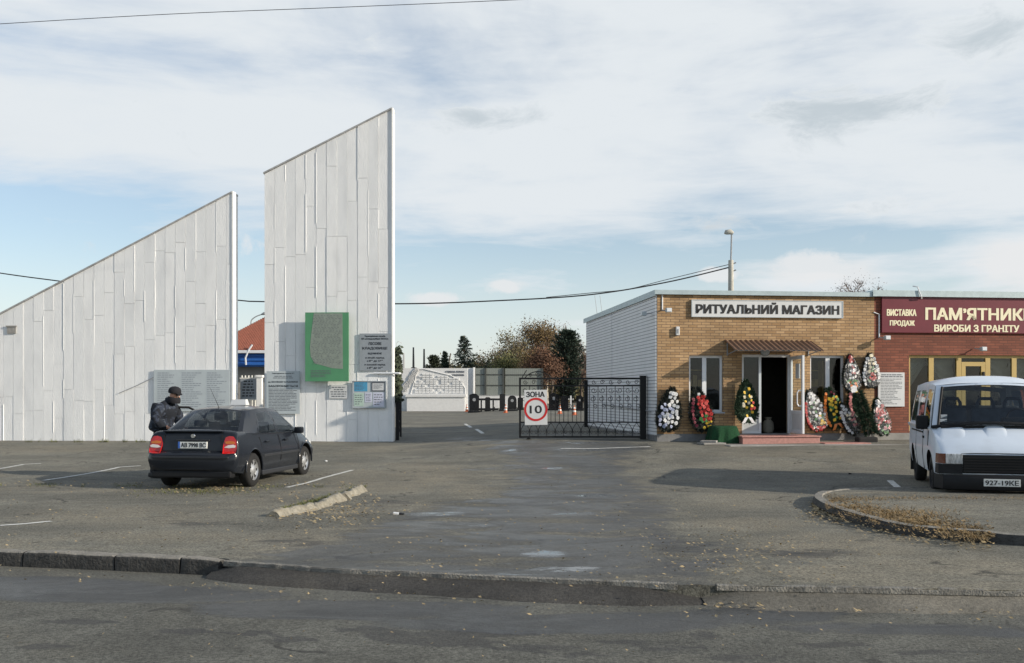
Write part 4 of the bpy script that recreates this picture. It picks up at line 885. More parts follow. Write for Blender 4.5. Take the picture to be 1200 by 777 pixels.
def wreath(lab, cx, cy, w_px, h_px, tilt, flowers, m='fir_black', out=.10, rim=.055, lean=4, extra=None, seed=0):
    u, z = fac(cx, cy, out); s_ = 1200/28.2; w, h = w_px/s_, h_px/s_
    t = thing('funeral_wreath', lab, 'wreath', fworld(u, -out, z), SHA, 'funeral wreaths shown at the shop front')
    t.rotation_euler = (Matrix.Rotation(SHA, 3, "Z") @ (Matrix.Rotation(R(tilt), 3, 'Y') @ Matrix.Rotation(R(-lean), 3, 'X'))).to_euler()
    rr = random.Random(seed)
    # backing shell, slightly domed
    mb = MB(); P = []
    for i in range(15):
        f = i/14; fz = .01+.98*f; hwid = tear(fz)*w/2*.94
        P.append([(hwid*(-1+2*j/8), -.05*math.cos((-1+2*j/8)*math.pi/2)-.01, (fz-.5)*h) for j in range(9)])
    mb.grid(P); mb.grid([[(x, .012, z) for x, y, z in r] for r in P]); mb.build('backing', m, t)
    mb = MB()
    for k in range(1300):                  # needles and leaves standing off the rim and face
        f = rr.random(); e = tear(f)
        if e <= 0: continue
        g = rr.uniform(-1, 1); g = math.copysign(abs(g)**.45, g)
        p = Vector((g*e*w/2*.96, -.03-.04*(1-g*g)+rr.uniform(-.02, .01), (f-.5)*h))
        d = Vector((g*1.0+rr.uniform(-.5, .5), rr.uniform(-.9, .1), rr.uniform(-.7, .9)+(f-.45)*1.2)).normalized()*rr.uniform(.05, .09)
        sd = d.cross(Vector((rr.uniform(-1, 1), rr.uniform(-1, 1), rr.uniform(-1, 1)))).normalized()*rr.uniform(.006, .014)
        mb.add([p-sd, p+sd, p+d+sd*.3, p+d-sd*.3], [(0, 1, 2, 3)])
    mb.build('foliage', m, t)
    for (fx, fz, mtl, r) in flowers:
        fz2 = .5+fz*.5; e = max(.12, tear(max(.02, min(.98, fz2)))); 
        o = bpy.data.objects.new('flower', flower_mesh(mtl, r, rr.randrange(3))); COL.objects.link(o); o.parent = t
        o.scale = [rr.uniform(.72, 1.0)]*3; o.location = (fx*e*w/2, -.07-.045*(1-fx*fx)-rr.uniform(0, .025), (fz2-.5)*h); o.rotation_euler = (rr.uniform(-.3, .3), rr.uniform(0, 6), rr.uniform(-.4, .4))
    if extra: extra(t, w, h)
    return t
def fset(seed, *groups):                  # (material, count, x range, z range, radius)
    rr = random.Random(seed); out = []
    for m, n, xr, zr, r in groups:
        for i in range(n):
            best = None
            for _ in range(12):
                c = (rr.uniform(*xr), rr.uniform(*zr)); d = min([(c[0]-q[0])**2+((c[1]-q[1])*1.7)**2 for q in out] or [9])
                if best is None or d > best[0]: best = (d, c)
            out.append((*best[1], m, r))
    return out
def border(m, n, a, b, x, r): return [(x, a+(b-a)*i/(n-1), m, r) for i in range(n)]
def cellophane(t, w, h):
    mb = MB(); P = []
    for i in range(22):
        f = .02+.96*i/21; e_ = tear(f)*w/2*1.0
        P.append([(e_*(-1+2*j/12), -.135-.05*math.cos((-1+2*j/12)*1.4)+.015*mnoise.noise(Vector((j*.6, i*.5, w*50))), (f-.5)*h) for j in range(13)])
    mb.grid(P); mb.build('cellophane', 'cellophane', t, smooth=180)
def ribbon(m):
    def f(t, w, h):
        mb = MB()
        for s_ in (-1, 1):
            P = [[(s_*.04+.05*i*s_*.5+dx, -.12-.01*math.sin(i), -.36*h-.04*i) for dx in (-.045, .045)] for i in range(5)]; mb.grid(P)
        mb.build('ribbon', m, t)
    return f
def card(t, w, h):
    mb = MB(); mb.box(-.10, .06, -.15, -.14, .28*h, .28*h+.17); mb.build('card', 'ribbon_white', t)
wreath('black green wreath full of white and pale blue flowers, next to the siding corner', 784, 480, 30, 52, 9, fset(1, ('petal_white', 22, (-.35, .75), (-.62, .75), .062), ('petal_blue', 14, (-.8, .3), (-.8, .2), .060)), seed=1)
wreath('dark wreath with a red flower mass and maroon edge, before the window near the siding', 820, 480, 28, 51, -10, fset(2, ('petal_red', 24, (-.15, .85), (-.5, .6), .062), ('petal_green', 4, (-.2, .3), (-.6, -.3), .06), ('petal_yellow', 5, (.2, .8), (-.85, -.3), .04)) + border('petal_maroon', 8, -.7, .5, -.72, .055) + [(.1, .7, 'petal_white', .05), (0, -.85, 'petal_yellow', .05)], seed=2)
wreath('green and black wreath with a small yellow and white middle, beside the door frame', 874, 471, 28, 50, -2, fset(3, ('petal_yellow', 9, (-.35, .45), (-.7, .6), .045), ('petal_cream', 5, (-.4, .5), (-.3, .35), .05), ('petal_red', 3, (.2, .6), (-.35, -.05), .045)), m='fir', out=.25, extra=ribbon('ribbon_white'), seed=3)
wreath('silvery white wreath with red lower left border, right of the open door leaf', 953, 481, 25, 50, -15, fset(4, ('petal_white', 20, (-.3, .8), (-.4, .85), .055), ('petal_green', 6, (-.3, .6), (-.5, .4), .05), ('petal_yellow', 5, (.2, .7), (-.7, -.3), .045)) + border('petal_red', 11, -.95, .4, -.86, .05) + fset(14, ('petal_red', 6, (-.4, .7), (-.97, -.75), .05)), extra=cellophane, seed=4)
wreath('orange edged wreath with yellow flowers and an orange ribbon below', 975, 479, 27, 50, -13, border('petal_orange', 11, -.75, .75, -.80, .058) + fset(5, ('petal_yellow', 18, (-.35, .8), (-.6, .55), .055), ('petal_green', 8, (-.3, .8), (-.5, .6), .05), ('petal_maroon', 5, (.3, .9), (-.2, .8), .04)), extra=ribbon('ribbon_orange'), seed=5, m='fir')
wreath('small tilted wreath with a row of white flowers on one edge, under the window', 993, 491, 19, 40, -30, border('petal_white', 8, -.8, .55, -.75, .058) + fset(6, ('petal_white', 6, (-.2, .6), (.3, .9), .05), ('petal_pink', 5, (.1, .8), (-.6, .2), .05), ('petal_cream', 5, (0, .6), (-.5, .3), .045)), out=.20, extra=cellophane, seed=6)
wreath('black oval wreath of mixed flowers with a red tip, hung upper left of the stand', 996, 438, 21, 44, -3, fset(7, ('petal_red', 5, (-.4, .4), (.62, .95), .055), ('petal_white', 11, (-.3, .8), (-.3, .6), .05), ('petal_green', 5, (-.6, .5), (-.5, 0), .05), ('petal_orange', 5, (-.5, .6), (-.75, -.45), .05), ('petal_pink', 4, (0, .6), (0, .5), .045)), seed=7, extra=cellophane)
wreath('black wreath ringed by white flowers with a red rose, at the joint of brick walls', 1019, 435, 21, 41, -1, border('petal_white', 8, -.75, .7, -.85, .056) + border('petal_white', 7, -.6, .7, .85, .056) + fset(8, ('petal_cream', 9, (-.4, .5), (-.1, .9), .05), ('petal_red', 6, (-.2, .5), (-.5, -.15), .06), ('petal_green', 3, (-.4, .4), (-.6, .2), .05)), seed=8, extra=cellophane)
wreath('wreath with a pink flower edge and a white card on top, behind the fir garland', 1002, 471, 22, 40, -10, border('petal_pink', 7, -.6, .5, -.75, .06) + fset(9, ('petal_yellow', 8, (.2, .8), (-.5, .6), .045), ('petal_white', 4, (-.2, .5), (.5, .9), .055)), m='fir', out=.16, extra=card, seed=9)
wreath('pale red wreath wrapped in clear film at the right end by the notice board', 1030, 489, 21, 44, -12, fset(10, ('petal_pink', 14, (-.7, .8), (-.7, .6), .058), ('petal_red', 8, (-.5, .5), (-.4, .4), .055), ('petal_white', 6, (-.5, .6), (-.2, .9), .05), ('petal_green', 4, (-.3, .6), (-.9, -.3), .05)), m='fir', out=.25, extra=cellophane, seed=10)
# fir garland on a wire stand
u, z = fac(1013, 484, .55); t = thing('fir_garland', 'dark green fir garland leaning diagonally on a wire stand among the wreaths', 'garland', fworld(u, -.55, z), SHA); t.rotation_euler = (Matrix.Rotation(SHA, 3, 'Z') @ Matrix.Rotation(R(-20), 3, 'Y')).to_euler()
mb = MB(); rr = random.Random(31); L_ = 1.22
for k in range(2600):
    f = rr.uniform(-.5, .5); a = rr.uniform(0, 6.28); q = (.15+.05*f*-1)*rr.random()**.4
    p = Vector((math.cos(a)*q, math.sin(a)*q*.5, f*L_)); d = Vector((math.cos(a), math.sin(a)*.6-.3, rr.uniform(-1.2, .3))).normalized()*rr.uniform(.06, .11)
    sd = d.cross(Vector((rr.uniform(-1, 1), rr.uniform(-1, 1), rr.uniform(-1, 1)))).normalized()*.011; mb.add([p-sd, p+sd, p+d+sd*.2, p+d-sd*.2], [(0, 1, 2, 3)])
mb.build('foliage', 'fir', t); mb = MB(); mb.tube([(0, 0, -.6), (0, 0, .6)], .05, 7); mb.build('stem', 'bark', t)
p = fworld(u+.02, -.62, 0); gz = ground(p.x, p.y); gz = SHZ-.01
t = thing('wreath_stand', 'thin black wire stand with a dark weight holding the fir garland', 'stand', (p.x, p.y, gz-.02), SHA)
for a, b in (((-.28, .10), (-.14, .16)), ((.30, .10), (.13, .16)), ((.02, -.15), (.02, .1)), ((.18, -.10), (.06, .14))):
    mb = MB(); mb.tube([(a[0], a[1], 0), (b[0], b[1], .75)], .010, 5); mb.build('leg', 'iron', t)
mb = MB(); mb.tube([(-.14, .16, .75), (.13, .16, .75)], .010, 5); mb.build('cross_bar', 'iron', t)
mb = MB(); mb.rbox(-.34, .22, -.26, .02, .0, .19, .05); mb.build('weight', 'rubber', t)
# green covered bench
a, b = fac(832, 500, .6), fac(867, 500, .6); ub = (a[0]+b[0])/2; wd = b[0]-a[0]
p = fworld(ub, -.42, 0); gz = ground(p.x, p.y)
t = thing('covered_bench', 'low bench draped with dark green plush cloth left of the step', 'bench', (p.x, p.y, gz-.05), SHA)
mb = MB(); P = []; hb = SHZ + fac(848, 499, .6)[1] - gz + .05
for j, (s_, zz) in enumerate(((1.12, .0), (1.08, .2), (.98, .6), (.90, .88), (.84, .97), (.70, 1.0), (.0, 1.0))):
    row = []
    for k in range(49):
        q = 2*math.pi*k/48; c, d = math.cos(q), math.sin(q); e = 1/max(abs(c)**1, abs(d)) if True else 1; e = (abs(c)**5+abs(d)**5)**(-.2)
        fold = 1+(.085*math.sin(q*9+1+math.sin(q*3))+.04*math.sin(q*21+2))*(1-zz)**.7
        row.append((c*e*wd/2*s_*fold*.93, d*e*.36*s_*fold, zz*hb+.012*mnoise.noise(Vector((c*4, d*4, zz*3)))))
    P.append(row)
mb.grid(P); mb.build('cloth', 'green_cloth', t, smooth=70)
mb = MB()
for sx_ in (-1, 1):
    for sy_ in (-1, 1): mb.box(sx_*wd*.33-.03, sx_*wd*.33+.03, sy_*.22-.03, sy_*.22+.03, .02, hb-.05)
mb.build('bench_frame', 'bark', t)
p = fworld(fac(833, 518, .9)[0], -.95, 0)
for i, (dx, dy, dz, sz_, rz_) in enumerate(((0, 0, .0, (.62, .5, .05), .2), (-.06, .03, .05, (.42, .36, .05), -.3))):
    q = p+Vector((dx, dy, 0)); mb = MB(); mb.rbox(-sz_[0]/2, sz_[0]/2, -sz_[1]/2, sz_[1]/2, 0, sz_[2], .012)
    tag(mb.build('paving_slab', 'concrete', loc=(q.x, q.y, ground(q.x, q.y)+dz-.004), rot=(0, 0, rz_)), ('larger flat grey slab lying on the ground below the red wreath', 'smaller flat grey slab on top of another below the red wreath')[i], 'paving slab')
# litter
for i, (px, py, m, lb) in enumerate(((464, 603, 'sign_white', 'scrap of white and black litter in the wet driveway'), (996, 556, 'iron', 'small black lump of litter on the asphalt below the wreath stand'), (382, 541, 'sign_white', 'white paper scrap on the asphalt right of the car'))):
    q = G(px, py); mb = MB(); mb.rbox(-.04, .04, -.025, .025, 0, .03, .008); o = mb.build('litter', m, loc=q, rot=(.2, .1, i)); tag(o, lb, 'litter')
    if i == 0: mb = MB(); mb.rbox(.042, .11, -.025, .025, 0, .03, .008); mb.build('wrapper', 'iron', o)

# ---------------------------------------------------------------- gate
GY = 28.9
def gx(px): return (px-600)/F*GY
def gz_(py): return CZ-(py-HZ)/F*GY
def scroll(mb, cx, cz, r, turns=1.4, start=0, d=1, y=0, th=.008):
    n = int(18*turns); mb.tube([(cx+math.cos(start+d*2*math.pi*turns*i/n)*r*(1-.75*i/n), y, cz+math.sin(start+d*2*math.pi*turns*i/n)*r*(1-.75*i/n)) for i in range(n+1)], th, 4, cap=False)
def gate_leaf(lab, loc, rz, L_, H_, arch=True):
    t = thing('iron_gate', lab, 'gate', loc, rz, 'wrought iron gate leaves')
    mb = MB(); b = .028
    mb.box(-L_, 0, -b, b, H_-.05, H_); mb.box(-L_, 0, -b*.7, b*.7, H_-.25, H_-.21); mb.box(-L_, 0, -b, b, .0, .05); mb.box(-L_, 0, -b*.7, b*.7, .42, .455)
    mb.box(-L_-.055, -L_, -b, b, 0, H_); mb.box(0, .05, -b, b, 0, H_); mb.build('frame', 'iron', t)
    n = int(L_/.235); s_ = L_/n
    for i in range(1, n):
        mb = MB(); x = -L_+i*s_; mb.box(x-.009, x+.009, -.009, .009, .455, H_-.25); mb.box(x-.009, x+.009, -.009, .009, .05, .20) ; mb.build('bar', 'iron', t)
    mb = MB()
    for i in range(n):
        x = -L_+(i+.5)*s_
        mb.box(x-.007, x+.007, -.007, .007, .455, H_-.5)
        scroll(mb, x, H_-.36, .085, 1.2, math.pi*(i % 2), 1 if i % 2 else -1); scroll(mb, x-.03, H_-.60, .085, 1.3, math.pi/2, -1); scroll(mb, x+.03, H_-.80, .07, 1.2, -math.pi/2, 1)
        mb.tube([(x-s_/2, 0, .10), (x-s_*.45, 0, .25), (x-s_*.2, 0, .36), (x, 0, .42)], .008, 4); mb.tube([(x+s_/2, 0, .10), (x+s_*.45, 0, .25), (x+s_*.2, 0, .36), (x, 0, .42)], .008, 4)
        scroll(mb, x-s_/4, .15, .05, 1.1, 0, 1); scroll(mb, x+s_/4, .15, .05, 1.1, math.pi, -1)
        scroll(mb, x, H_-.13, .065, 1.3, 0, 1 if i % 2 else -1)
        mb.rbox(x+s_/2-.018, x+s_/2+.018, -.018, .018, .17, .24, .006)
    mb.build('scrollwork', 'iron', t)
    if arch:
        mb = MB(); mb.tube([(-L_+.12+.72*i/14, 0, H_+.17*math.sin(math.pi*i/14)**.7+.0) for i in range(15)], .013, 5); scroll(mb, -L_+.48, H_+.09, .075, 1.5, math.pi/2, 1); scroll(mb, -L_+.27, H_+.055, .05, 1.2, 0, 1); scroll(mb, -L_+.69, H_+.055, .05, 1.2, math.pi, -1); mb.tube([(-L_+.03, 0, H_), (-L_+.16, 0, H_+.21)], .012, 4); mb.build('crest', 'iron', t)
    mb = MB(); mb.lathe([(0, -.025), (.075, -.025), (.085, 0), (.075, .025), (0, .025)], 16, 'y', (-L_+.22, 0, -.085)); w_ = mb.build('wheel', 'rubber', t, smooth=40)
    mb = MB(); mb.box(-L_+.19, -L_+.25, -.04, -.028, -.1, .02); mb.box(-L_+.19, -L_+.25, .028, .04, -.1, .02); mb.build('fork', 'iron', w_)
    return t
gb = gz_(513); leafR = gate_leaf('black wrought iron gate leaf carrying the speed limit sign', (gx(751), GY, gb), 0, gx(751)-gx(610.5), gz_(442.5)-gb)
t = thing('gate_post', 'thick black steel post at the right end of the iron gate, by the siding', 'post', (gx(753.5), GY+.02, ground(gx(753), GY)-.05), 0)
mb = MB(); hp = gz_(441)-t.location.z; mb.rbox(-.085, .085, -.085, .085, 0, hp, .008); mb.build('shaft', 'iron', t); mb = MB(); mb.rbox(-.095, .095, -.095, .095, hp, hp+.02, .005); mb.build('cap', 'iron', t)
t = thing('speed_sign', 'white ЗОНА 10 speed limit sign hung on the iron gate', 'sign', (gx(628.2), GY-.05, gz_(498)), R(0)); t.rotation_euler = (0, R(-1), 0)
w, h = gx(641.5)-gx(615), gz_(457)-gz_(498); mb = MB(); mb.rbox(-w/2, w/2, -.012, .012, 0, h, .005); mb.build('panel', 'sign_white', t)
mb = MB(); mb.lathe([(.27, -.018), (.33, -.018), (.33, -.0125), (.27, -.0125)], 40, 'y', (0, 0, h*.445)); mb.build('red_ring', 'red_sign', t)
text('ЗОНА', -.26, .25, h*.80, h*.95, -.0125, 'black_letter', t, bold=.03); text('10', -.165, .165, h*.335, h*.555, -.0125, 'black_letter', t, bold=.02)
p = Vector(((468.5-600)/F*31.9, 31.9, 0)); gate_leaf('black wrought iron gate leaf folded back behind the tall white wall', (p.x+.03, p.y, ground(p.x, p.y)+.1), math.atan2(-.993, .118), 3.3, 1.7)
t = thing('gate_post', 'black iron post at the corner of the tall white wall', 'post', ((465.8-600)/F*31.75, 31.75, ground(-3.5, 31.7)-.05), 0)
mb = MB(); mb.rbox(-.05, .05, -.05, .05, 0, 2.9, .006); mb.build('shaft', 'iron', t); mb = MB(); mb.tube([(-.02, -.02, 2.9), (-.03, -.02, 3.05), (.03, -.03, 3.12), (.14, -.03, 3.06)], .012, 5); mb.build('hook', 'sign_white', t)
mb = MB(); rr = random.Random(3)
for k in range(500):
    p0 = Vector((rr.gauss(0, .05), rr.gauss(0, .1), rr.uniform(1.2, 2.9))); d = Vector((rr.uniform(-1, 1), rr.uniform(-1, 1), rr.uniform(-1, .5))).normalized()*.09; sd = d.orthogonal()*.4; mb.quad(p0-sd, p0+sd, p0+d+sd, p0+d-sd)
o = mb.build('climbing_plant', 'leaf_dark', loc=((466.2-600)/F*31.8, 31.8, ground(-3.5, 31.8))); tag(o, 'dark climbing plant up the black post at the tall wall corner', 'plant')
# third dark post seen through the gate, against the siding
t = thing('gate_post', 'thin dark post seen through the gate at the far end of the siding', 'post', ((686.5-600)/F*37.9, 37.9, ground(2.7, 37.9)-.05), 0)
mb = MB(); mb.rbox(-.06, .06, -.06, .06, 0, 1.75, .006); mb.build('shaft', 'iron', t); mb = MB(); mb.rbox(-.07, .07, -.07, .07, 1.75, 1.78, .006); mb.build('cap', 'iron', t)
t = thing('siding_rail', 'thin sloping bar along the siding behind the gate', 'rail', fworld(-.05, 0, 0), SHA)
mb = MB(); mb.tube([(-.04, .4, .85), (-.04, 6.8, 1.0)], .022, 6); mb.build('bar', 'lamp_gray', t); mb = MB(); [mb.box(-.04, .01, y_-.02, y_+.02, .85+.15*(y_-.4)/6.4-.02, .87+.15*(y_-.4)/6.4) for y_ in (.6, 3.5, 6.6)]; mb.build('bracket', 'lamp_gray', t)

# ---------------------------------------------------------------- yard behind the gate
def yd(px, d): return ((px-600)/F*d, d)
DM = 74.0
x0, _ = yd(470, DM); x1, _ = yd(548, DM); zb = ground((x0+x1)/2, DM); sM = F/DM
zt = CZ-(431.5-HZ)/sM
t = thing('memorial_wall', 'white relief map wall at the back of the yard seen through the gate', 'wall', (0, DM, zb), 0); h = zt-zb
mb = MB(); mb.box(x0, x1, 0, .5, -.3, h); mb.build('wall_slab', 'yard_white', t)
mb = MB(); xb = yd(545, DM)[0]; mb.box(yd(477.5, DM)[0], xb, -.45, -.003, -.3, h*.33); mb.box(yd(476, DM)[0], xb+.08, -.55, -.003, h*.33, h*.39); mb.build('plinth', 'yard_white', t)
fr = [(481, 462), (490, 433), (497, 432.5), (528, 440), (540, 447), (545, 455), (545, 462)]
fp = [(yd(a, DM)[0], CZ-(b-HZ)/sM-zb) for a, b in fr]
mb = MB(); mb.tube([(a, -.03, b) for a, b in fp], .038, 6); mb.tube([(fp[0][0], -.03, fp[0][1]), (fp[-1][0], -.03, fp[-1][1])], .038, 6); mb.build('relief_frame', 'yard_white', t)
mb = MB(); rr = random.Random(8)
for i in range(13):
    for j in range(9):
        px = 486+4.4*i; py = 460.5-2.6*j
        top = 434+ (px-495)*.23 if px > 495 else 462-(px-481)*2.9
        if py-1.8 < top or px > 543: continue
        if rr.random() < .12: continue
        a = yd(px, DM)[0]; b = CZ-(py-HZ)/sM-zb; mb.rbox(a, a+.23, -.05-.03*rr.random(), -.004, b, b+.12, .012)
mb.build('relief_plots', 'yard_white', t)
mb = MB(); rr = random.Random(9)
for k in range(44):
    f = k/43; cx = 474+14*(1-f)+rr.uniform(-2.2, 2.2); cy = 433+24*f; a = yd(cx, DM)[0]; b = CZ-(cy-HZ)/sM-zb; scroll(mb, a, b, rr.uniform(.09, .2), 1.1, rr.uniform(0, 6), 1, -.06, .032)
mb.build('relief_leaves', 'relief_gray', t)
text('СХЕМА ПЛАН', yd(522, DM)[0], yd(544, DM)[0], CZ-(436.7-HZ)/sM-zb, CZ-(434.6-HZ)/sM-zb, -.004, 'ink', t, bold=.03, depth=.02); text('КЛАДОВИЩА', yd(530, DM)[0], yd(544, DM)[0], CZ-(440.7-HZ)/sM-zb, CZ-(438.6-HZ)/sM-zb, -.004, 'ink', t, bold=.03, depth=.02)
t = thing('memorial_wall', 'plain white wall end standing right of the relief map wall', 'wall', (0, DM+1.5, zb), 0); d2 = DM+1.5
mb = MB(); mb.box(yd(547.5, d2)[0], yd(554.5, d2)[0], 0, .3, -.3, h+.05); mb.build('wall_slab', 'yard_white', t); mb = MB(); mb.box(yd(554.5, d2)[0], yd(556.5, d2)[0], -.2, .4, -.3, h+.1); mb.build('edge_post', 'bright_paint', t)
t = thing('side_wall', 'grey low wall end left of the relief map wall', 'wall', (0, DM+.8, zb)); d2 = DM+.8; mb = MB(); mb.box(yd(466, d2)[0], yd(477, d2)[0], 0, .3, -.3, 1.15); mb.build('wall_slab', 'relief_gray', t); mb = MB(); mb.box(yd(465.5, d2)[0], yd(477, d2)[0], -.04, .34, 1.15, 1.2); mb.build('coping', 'relief_gray', t)
DF = 80.0; sF = F/DF; zf = ground(0, DF); ztf = CZ-(431.5-HZ)/sF-zf
def far_fence(name, lab, pa, pb, z0, z1, m, posts, slabm='fence_post'):
    t = thing(name, lab, 'fence', (0, DF, zf)); mb = MB(); mb.box(yd(pa, DF)[0], yd(pb, DF)[0], 0, .06, z0, z1); mb.build('panel', m, t)
    for p_ in posts: a = yd(p_, DF)[0]; mb = MB(); mb.box(a-.07, a+.07, -.12, -.003, -.2, z1+.02); mb.build('post', 'fence_post', t)
    mb = MB()
    for z in (z0+.35*(z1-z0), z0+.75*(z1-z0)): mb.box(yd(pa, DF)[0], yd(pb, DF)[0], -.05, -.003, z, z+.06)
    mb.build('rail', 'fence_post', t); return t
far_fence('panel_fence', 'grey corrugated fence panel right of the white relief wall', 557.5, 590.5, .95, ztf, 'slat_metal', (569, 590))
far_fence('panel_fence', 'greener grey fence panel above the gravestones behind the gate end', 592, 636, .95, ztf-.02, 'slat_metal', (635.5,))
t = thing('low_wall', 'low white wall under the grey fence behind the gravestones', 'wall', (0, DF-.2, zf)); mb = MB(); mb.box(yd(557, DF)[0], yd(640, DF)[0], -.1, .1, -.3, .92); mb.build('wall_slab', 'yard_white', t); mb = MB(); mb.box(yd(557, DF)[0], yd(640, DF)[0], -.14, .14, .921, .95); mb.build('coping', 'relief_gray', t)
# show gravestones
def stone_slab(lab, pa, pb, yt, yb, d, kind):
    s_ = F/d; x = (yd(pa, d)[0]+yd(pb, d)[0])/2; w = (pb-pa)/s_; z0 = ground(x, d); h = (yb-yt)/s_
    t = thing('gravestone', lab, 'gravestone', (x, d, z0-.03), 0, 'black granite gravestones on show')
    n = 14
    if kind == 'round': prof = [(-w/2, .15), (w/2, .15), (w/2, h*.7)] + [(w/2*math.cos(math.pi*i/n), h*.7+h*.3*math.sin(math.pi*i/n)) for i in range(1, n)] + [(-w/2, h*.7)]
    elif kind == 'slant': prof = [(-w/2, .15), (w/2, .15), (w/2, h*.86), (w*.2, h*.98), (-w*.1, h), (-w/2, h*.93)]
    else: prof = [(-w/2, .15), (w/2, .15), (w/2, h*.95), (w*.3, h), (-w*.3, h), (-w/2, h*.95)]
    mb = MB(); mb.prism(prof, -.08, .08); mb.build('stele', 'black_granite', t)
    mb = MB(); mb.rbox(-w*.62, w*.62, -.22, .22, -.1, .147, .015); mb.build('base', 'black_granite', t)
    if kind in ('round', 'slant'): mb = MB(); mb.lathe([(0, -.086), (w*.17, -.086), (w*.17, -.081)], 16, 'y', (0, 0, h*.68)); mb.build('portrait_oval', 'lamp_gray', t)
for a in (('tall black gravestone with slanted top left of the bars in the yard', 550, 561.5, 459, 482, 68, 'slant'), ('narrow black gravestone between two horizontal bars', 568.5, 574.5, 464, 481, 70, 'flat'), ('black gravestone pillar behind an orange cone', 585.5, 592, 461, 481.5, 68, 'flat'), ('round topped black gravestone nearest the gate end', 595, 605.5, 463.5, 482.5, 66, 'round'),
          ('black gravestone seen just left of the speed sign', 606.5, 613, 466, 481, 69, 'flat'), ('black gravestone seen just right of the speed sign', 643, 655, 460, 481, 68, 'round'), ('black gravestone behind the right pair of cones', 657, 666, 464, 482, 66, 'flat'), ('black gravestone right of the white cross', 675.5, 683, 463, 482, 66, 'slant'), ('broad black gravestone farthest right through the gate bars', 684, 692, 461, 482, 70, 'flat')):
    stone_slab(*a)
for lb, pa, pb, py in (('upper black stone bar between the left gravestones', 561, 586, 468), ('low black stone kerb between the left gravestones', 560, 584, 479.5)):
    d = 69; mb = MB(); s_ = F/d; x0_, x1_ = yd(pa, d)[0], yd(pb, d)[0]; z = CZ-(py-HZ)/s_; mb.rbox(x0_, x1_, d-.09, d+.09, z-.07, z+.07, .01)
    if py < 470:
        for px in (564, 578): x = yd(px, d)[0]; mb.box(x-.05, x+.05, d-.05, d+.05, ground(x, d)-.1, z-.072)
    tag(mb.build('stone_bar', 'black_granite'), lb, 'stone bar')
d = 69.5; x = yd(669, d)[0]; t = thing('white_cross', 'small white cross among the black gravestones', 'cross', (x, d, ground(x, d))); mb = MB(); mb.box(-.05, .05, -.04, .04, .1, .95); mb.box(-.22, .22, -.038, .038, .66, .76); mb.build('cross_arms', 'yard_white', t); mb = MB(); mb.rbox(-.2, .2, -.15, .15, -.1, .1, .02); mb.build('base', 'black_granite', t)
d = 71; x = yd(579.5, d)[0]; t = thing('white_plate', 'small white plate on a peg between the gravestones', 'plate', (x, d, ground(x, d))); mb = MB(); mb.box(-.24, .24, -.02, .02, .25, .72); mb.build('panel', 'yard_white', t); mb = MB(); mb.box(-.03, .03, -.015, .015, -.1, .25); mb.build('peg', 'iron', t)
cones = ((524, 481.5, 'small orange cone in front of the white relief wall'), (547, 482.5, 'small orange cone at the foot of the leftmost gravestone'), (592.5, 484, 'orange and white cone in front of the second gravestone pillar'), (656, 485, 'orange and white cone seen just right of the speed sign'), (673, 486.5, 'orange and white cone by the white cross'))
def cone_parts(t):
    mb = MB(); mb.rbox(-.15, .15, -.15, .15, 0, .03, .008); mb.build('base', 'cone_orange', t)
    mb = MB(); mb.lathe([(.115, .03), (.095, .16), (.09, .16), (.062, .33), (.058, .33), (.025, .52), (0, .52)], 16); mb.build('cone_body', 'cone_orange', t, smooth=40)
    for z0_, r0, z1_, r1 in ((.17, .093, .26, .078), (.35, .060, .43, .045)): mb = MB(); mb.lathe([(r0+.004, z0_), (r1+.004, z1_)], 16); mb.build('white_band', 'cone_white', t)
proto = None
for px, py, lb in cones:
    p = G(px, py); d = p.y
    if proto is None: t = proto = thing('traffic_cone', lb, 'cone', p, 0, 'traffic cones along the yard'); cone_parts(t)
    else:
        t = proto.copy(); COL.objects.link(t); t['label'] = lb; t.location = p
        for ch in list(proto.children): c = ch.copy(); COL.objects.link(c); c.parent = t
# tall dark monuments far left through the gate
for px, yt, lb, m in ((473, 414, 'pale thin monument column left above the relief wall', 'relief_gray'), (484.5, 407, 'taller dark monument column left above the relief wall', 'black_granite'), (497, 409, 'dark bent monument column right of the taller one', 'black_granite')):
    d = 95; s_ = F/d; x = yd(px, d)[0]; z0 = ground(x, d); h = CZ-(yt-HZ)/s_-z0
    t = thing('monument_column', lb, 'monument', (x, d, z0), 0, 'monument columns above the wall'); mb = MB(); mb.hexa([(-.14, -.14, 0), (.14, -.14, 0), (.14, .14, 0), (-.14, .14, 0), (-.07, -.07, h), (.07, -.07, h), (.07, .07, h), (-.07, .07, h)]); mb.build('shaft', m, t)
    mb = MB(); mb.rbox(-.4, .4, -.4, .4, -.2, .4, .03); mb.build('base', m, t); mb = MB(); mb.rbox(-.22, .22, -.1, .1, h*.62, h*.66, .02); mb.build('cross_piece', m, t)
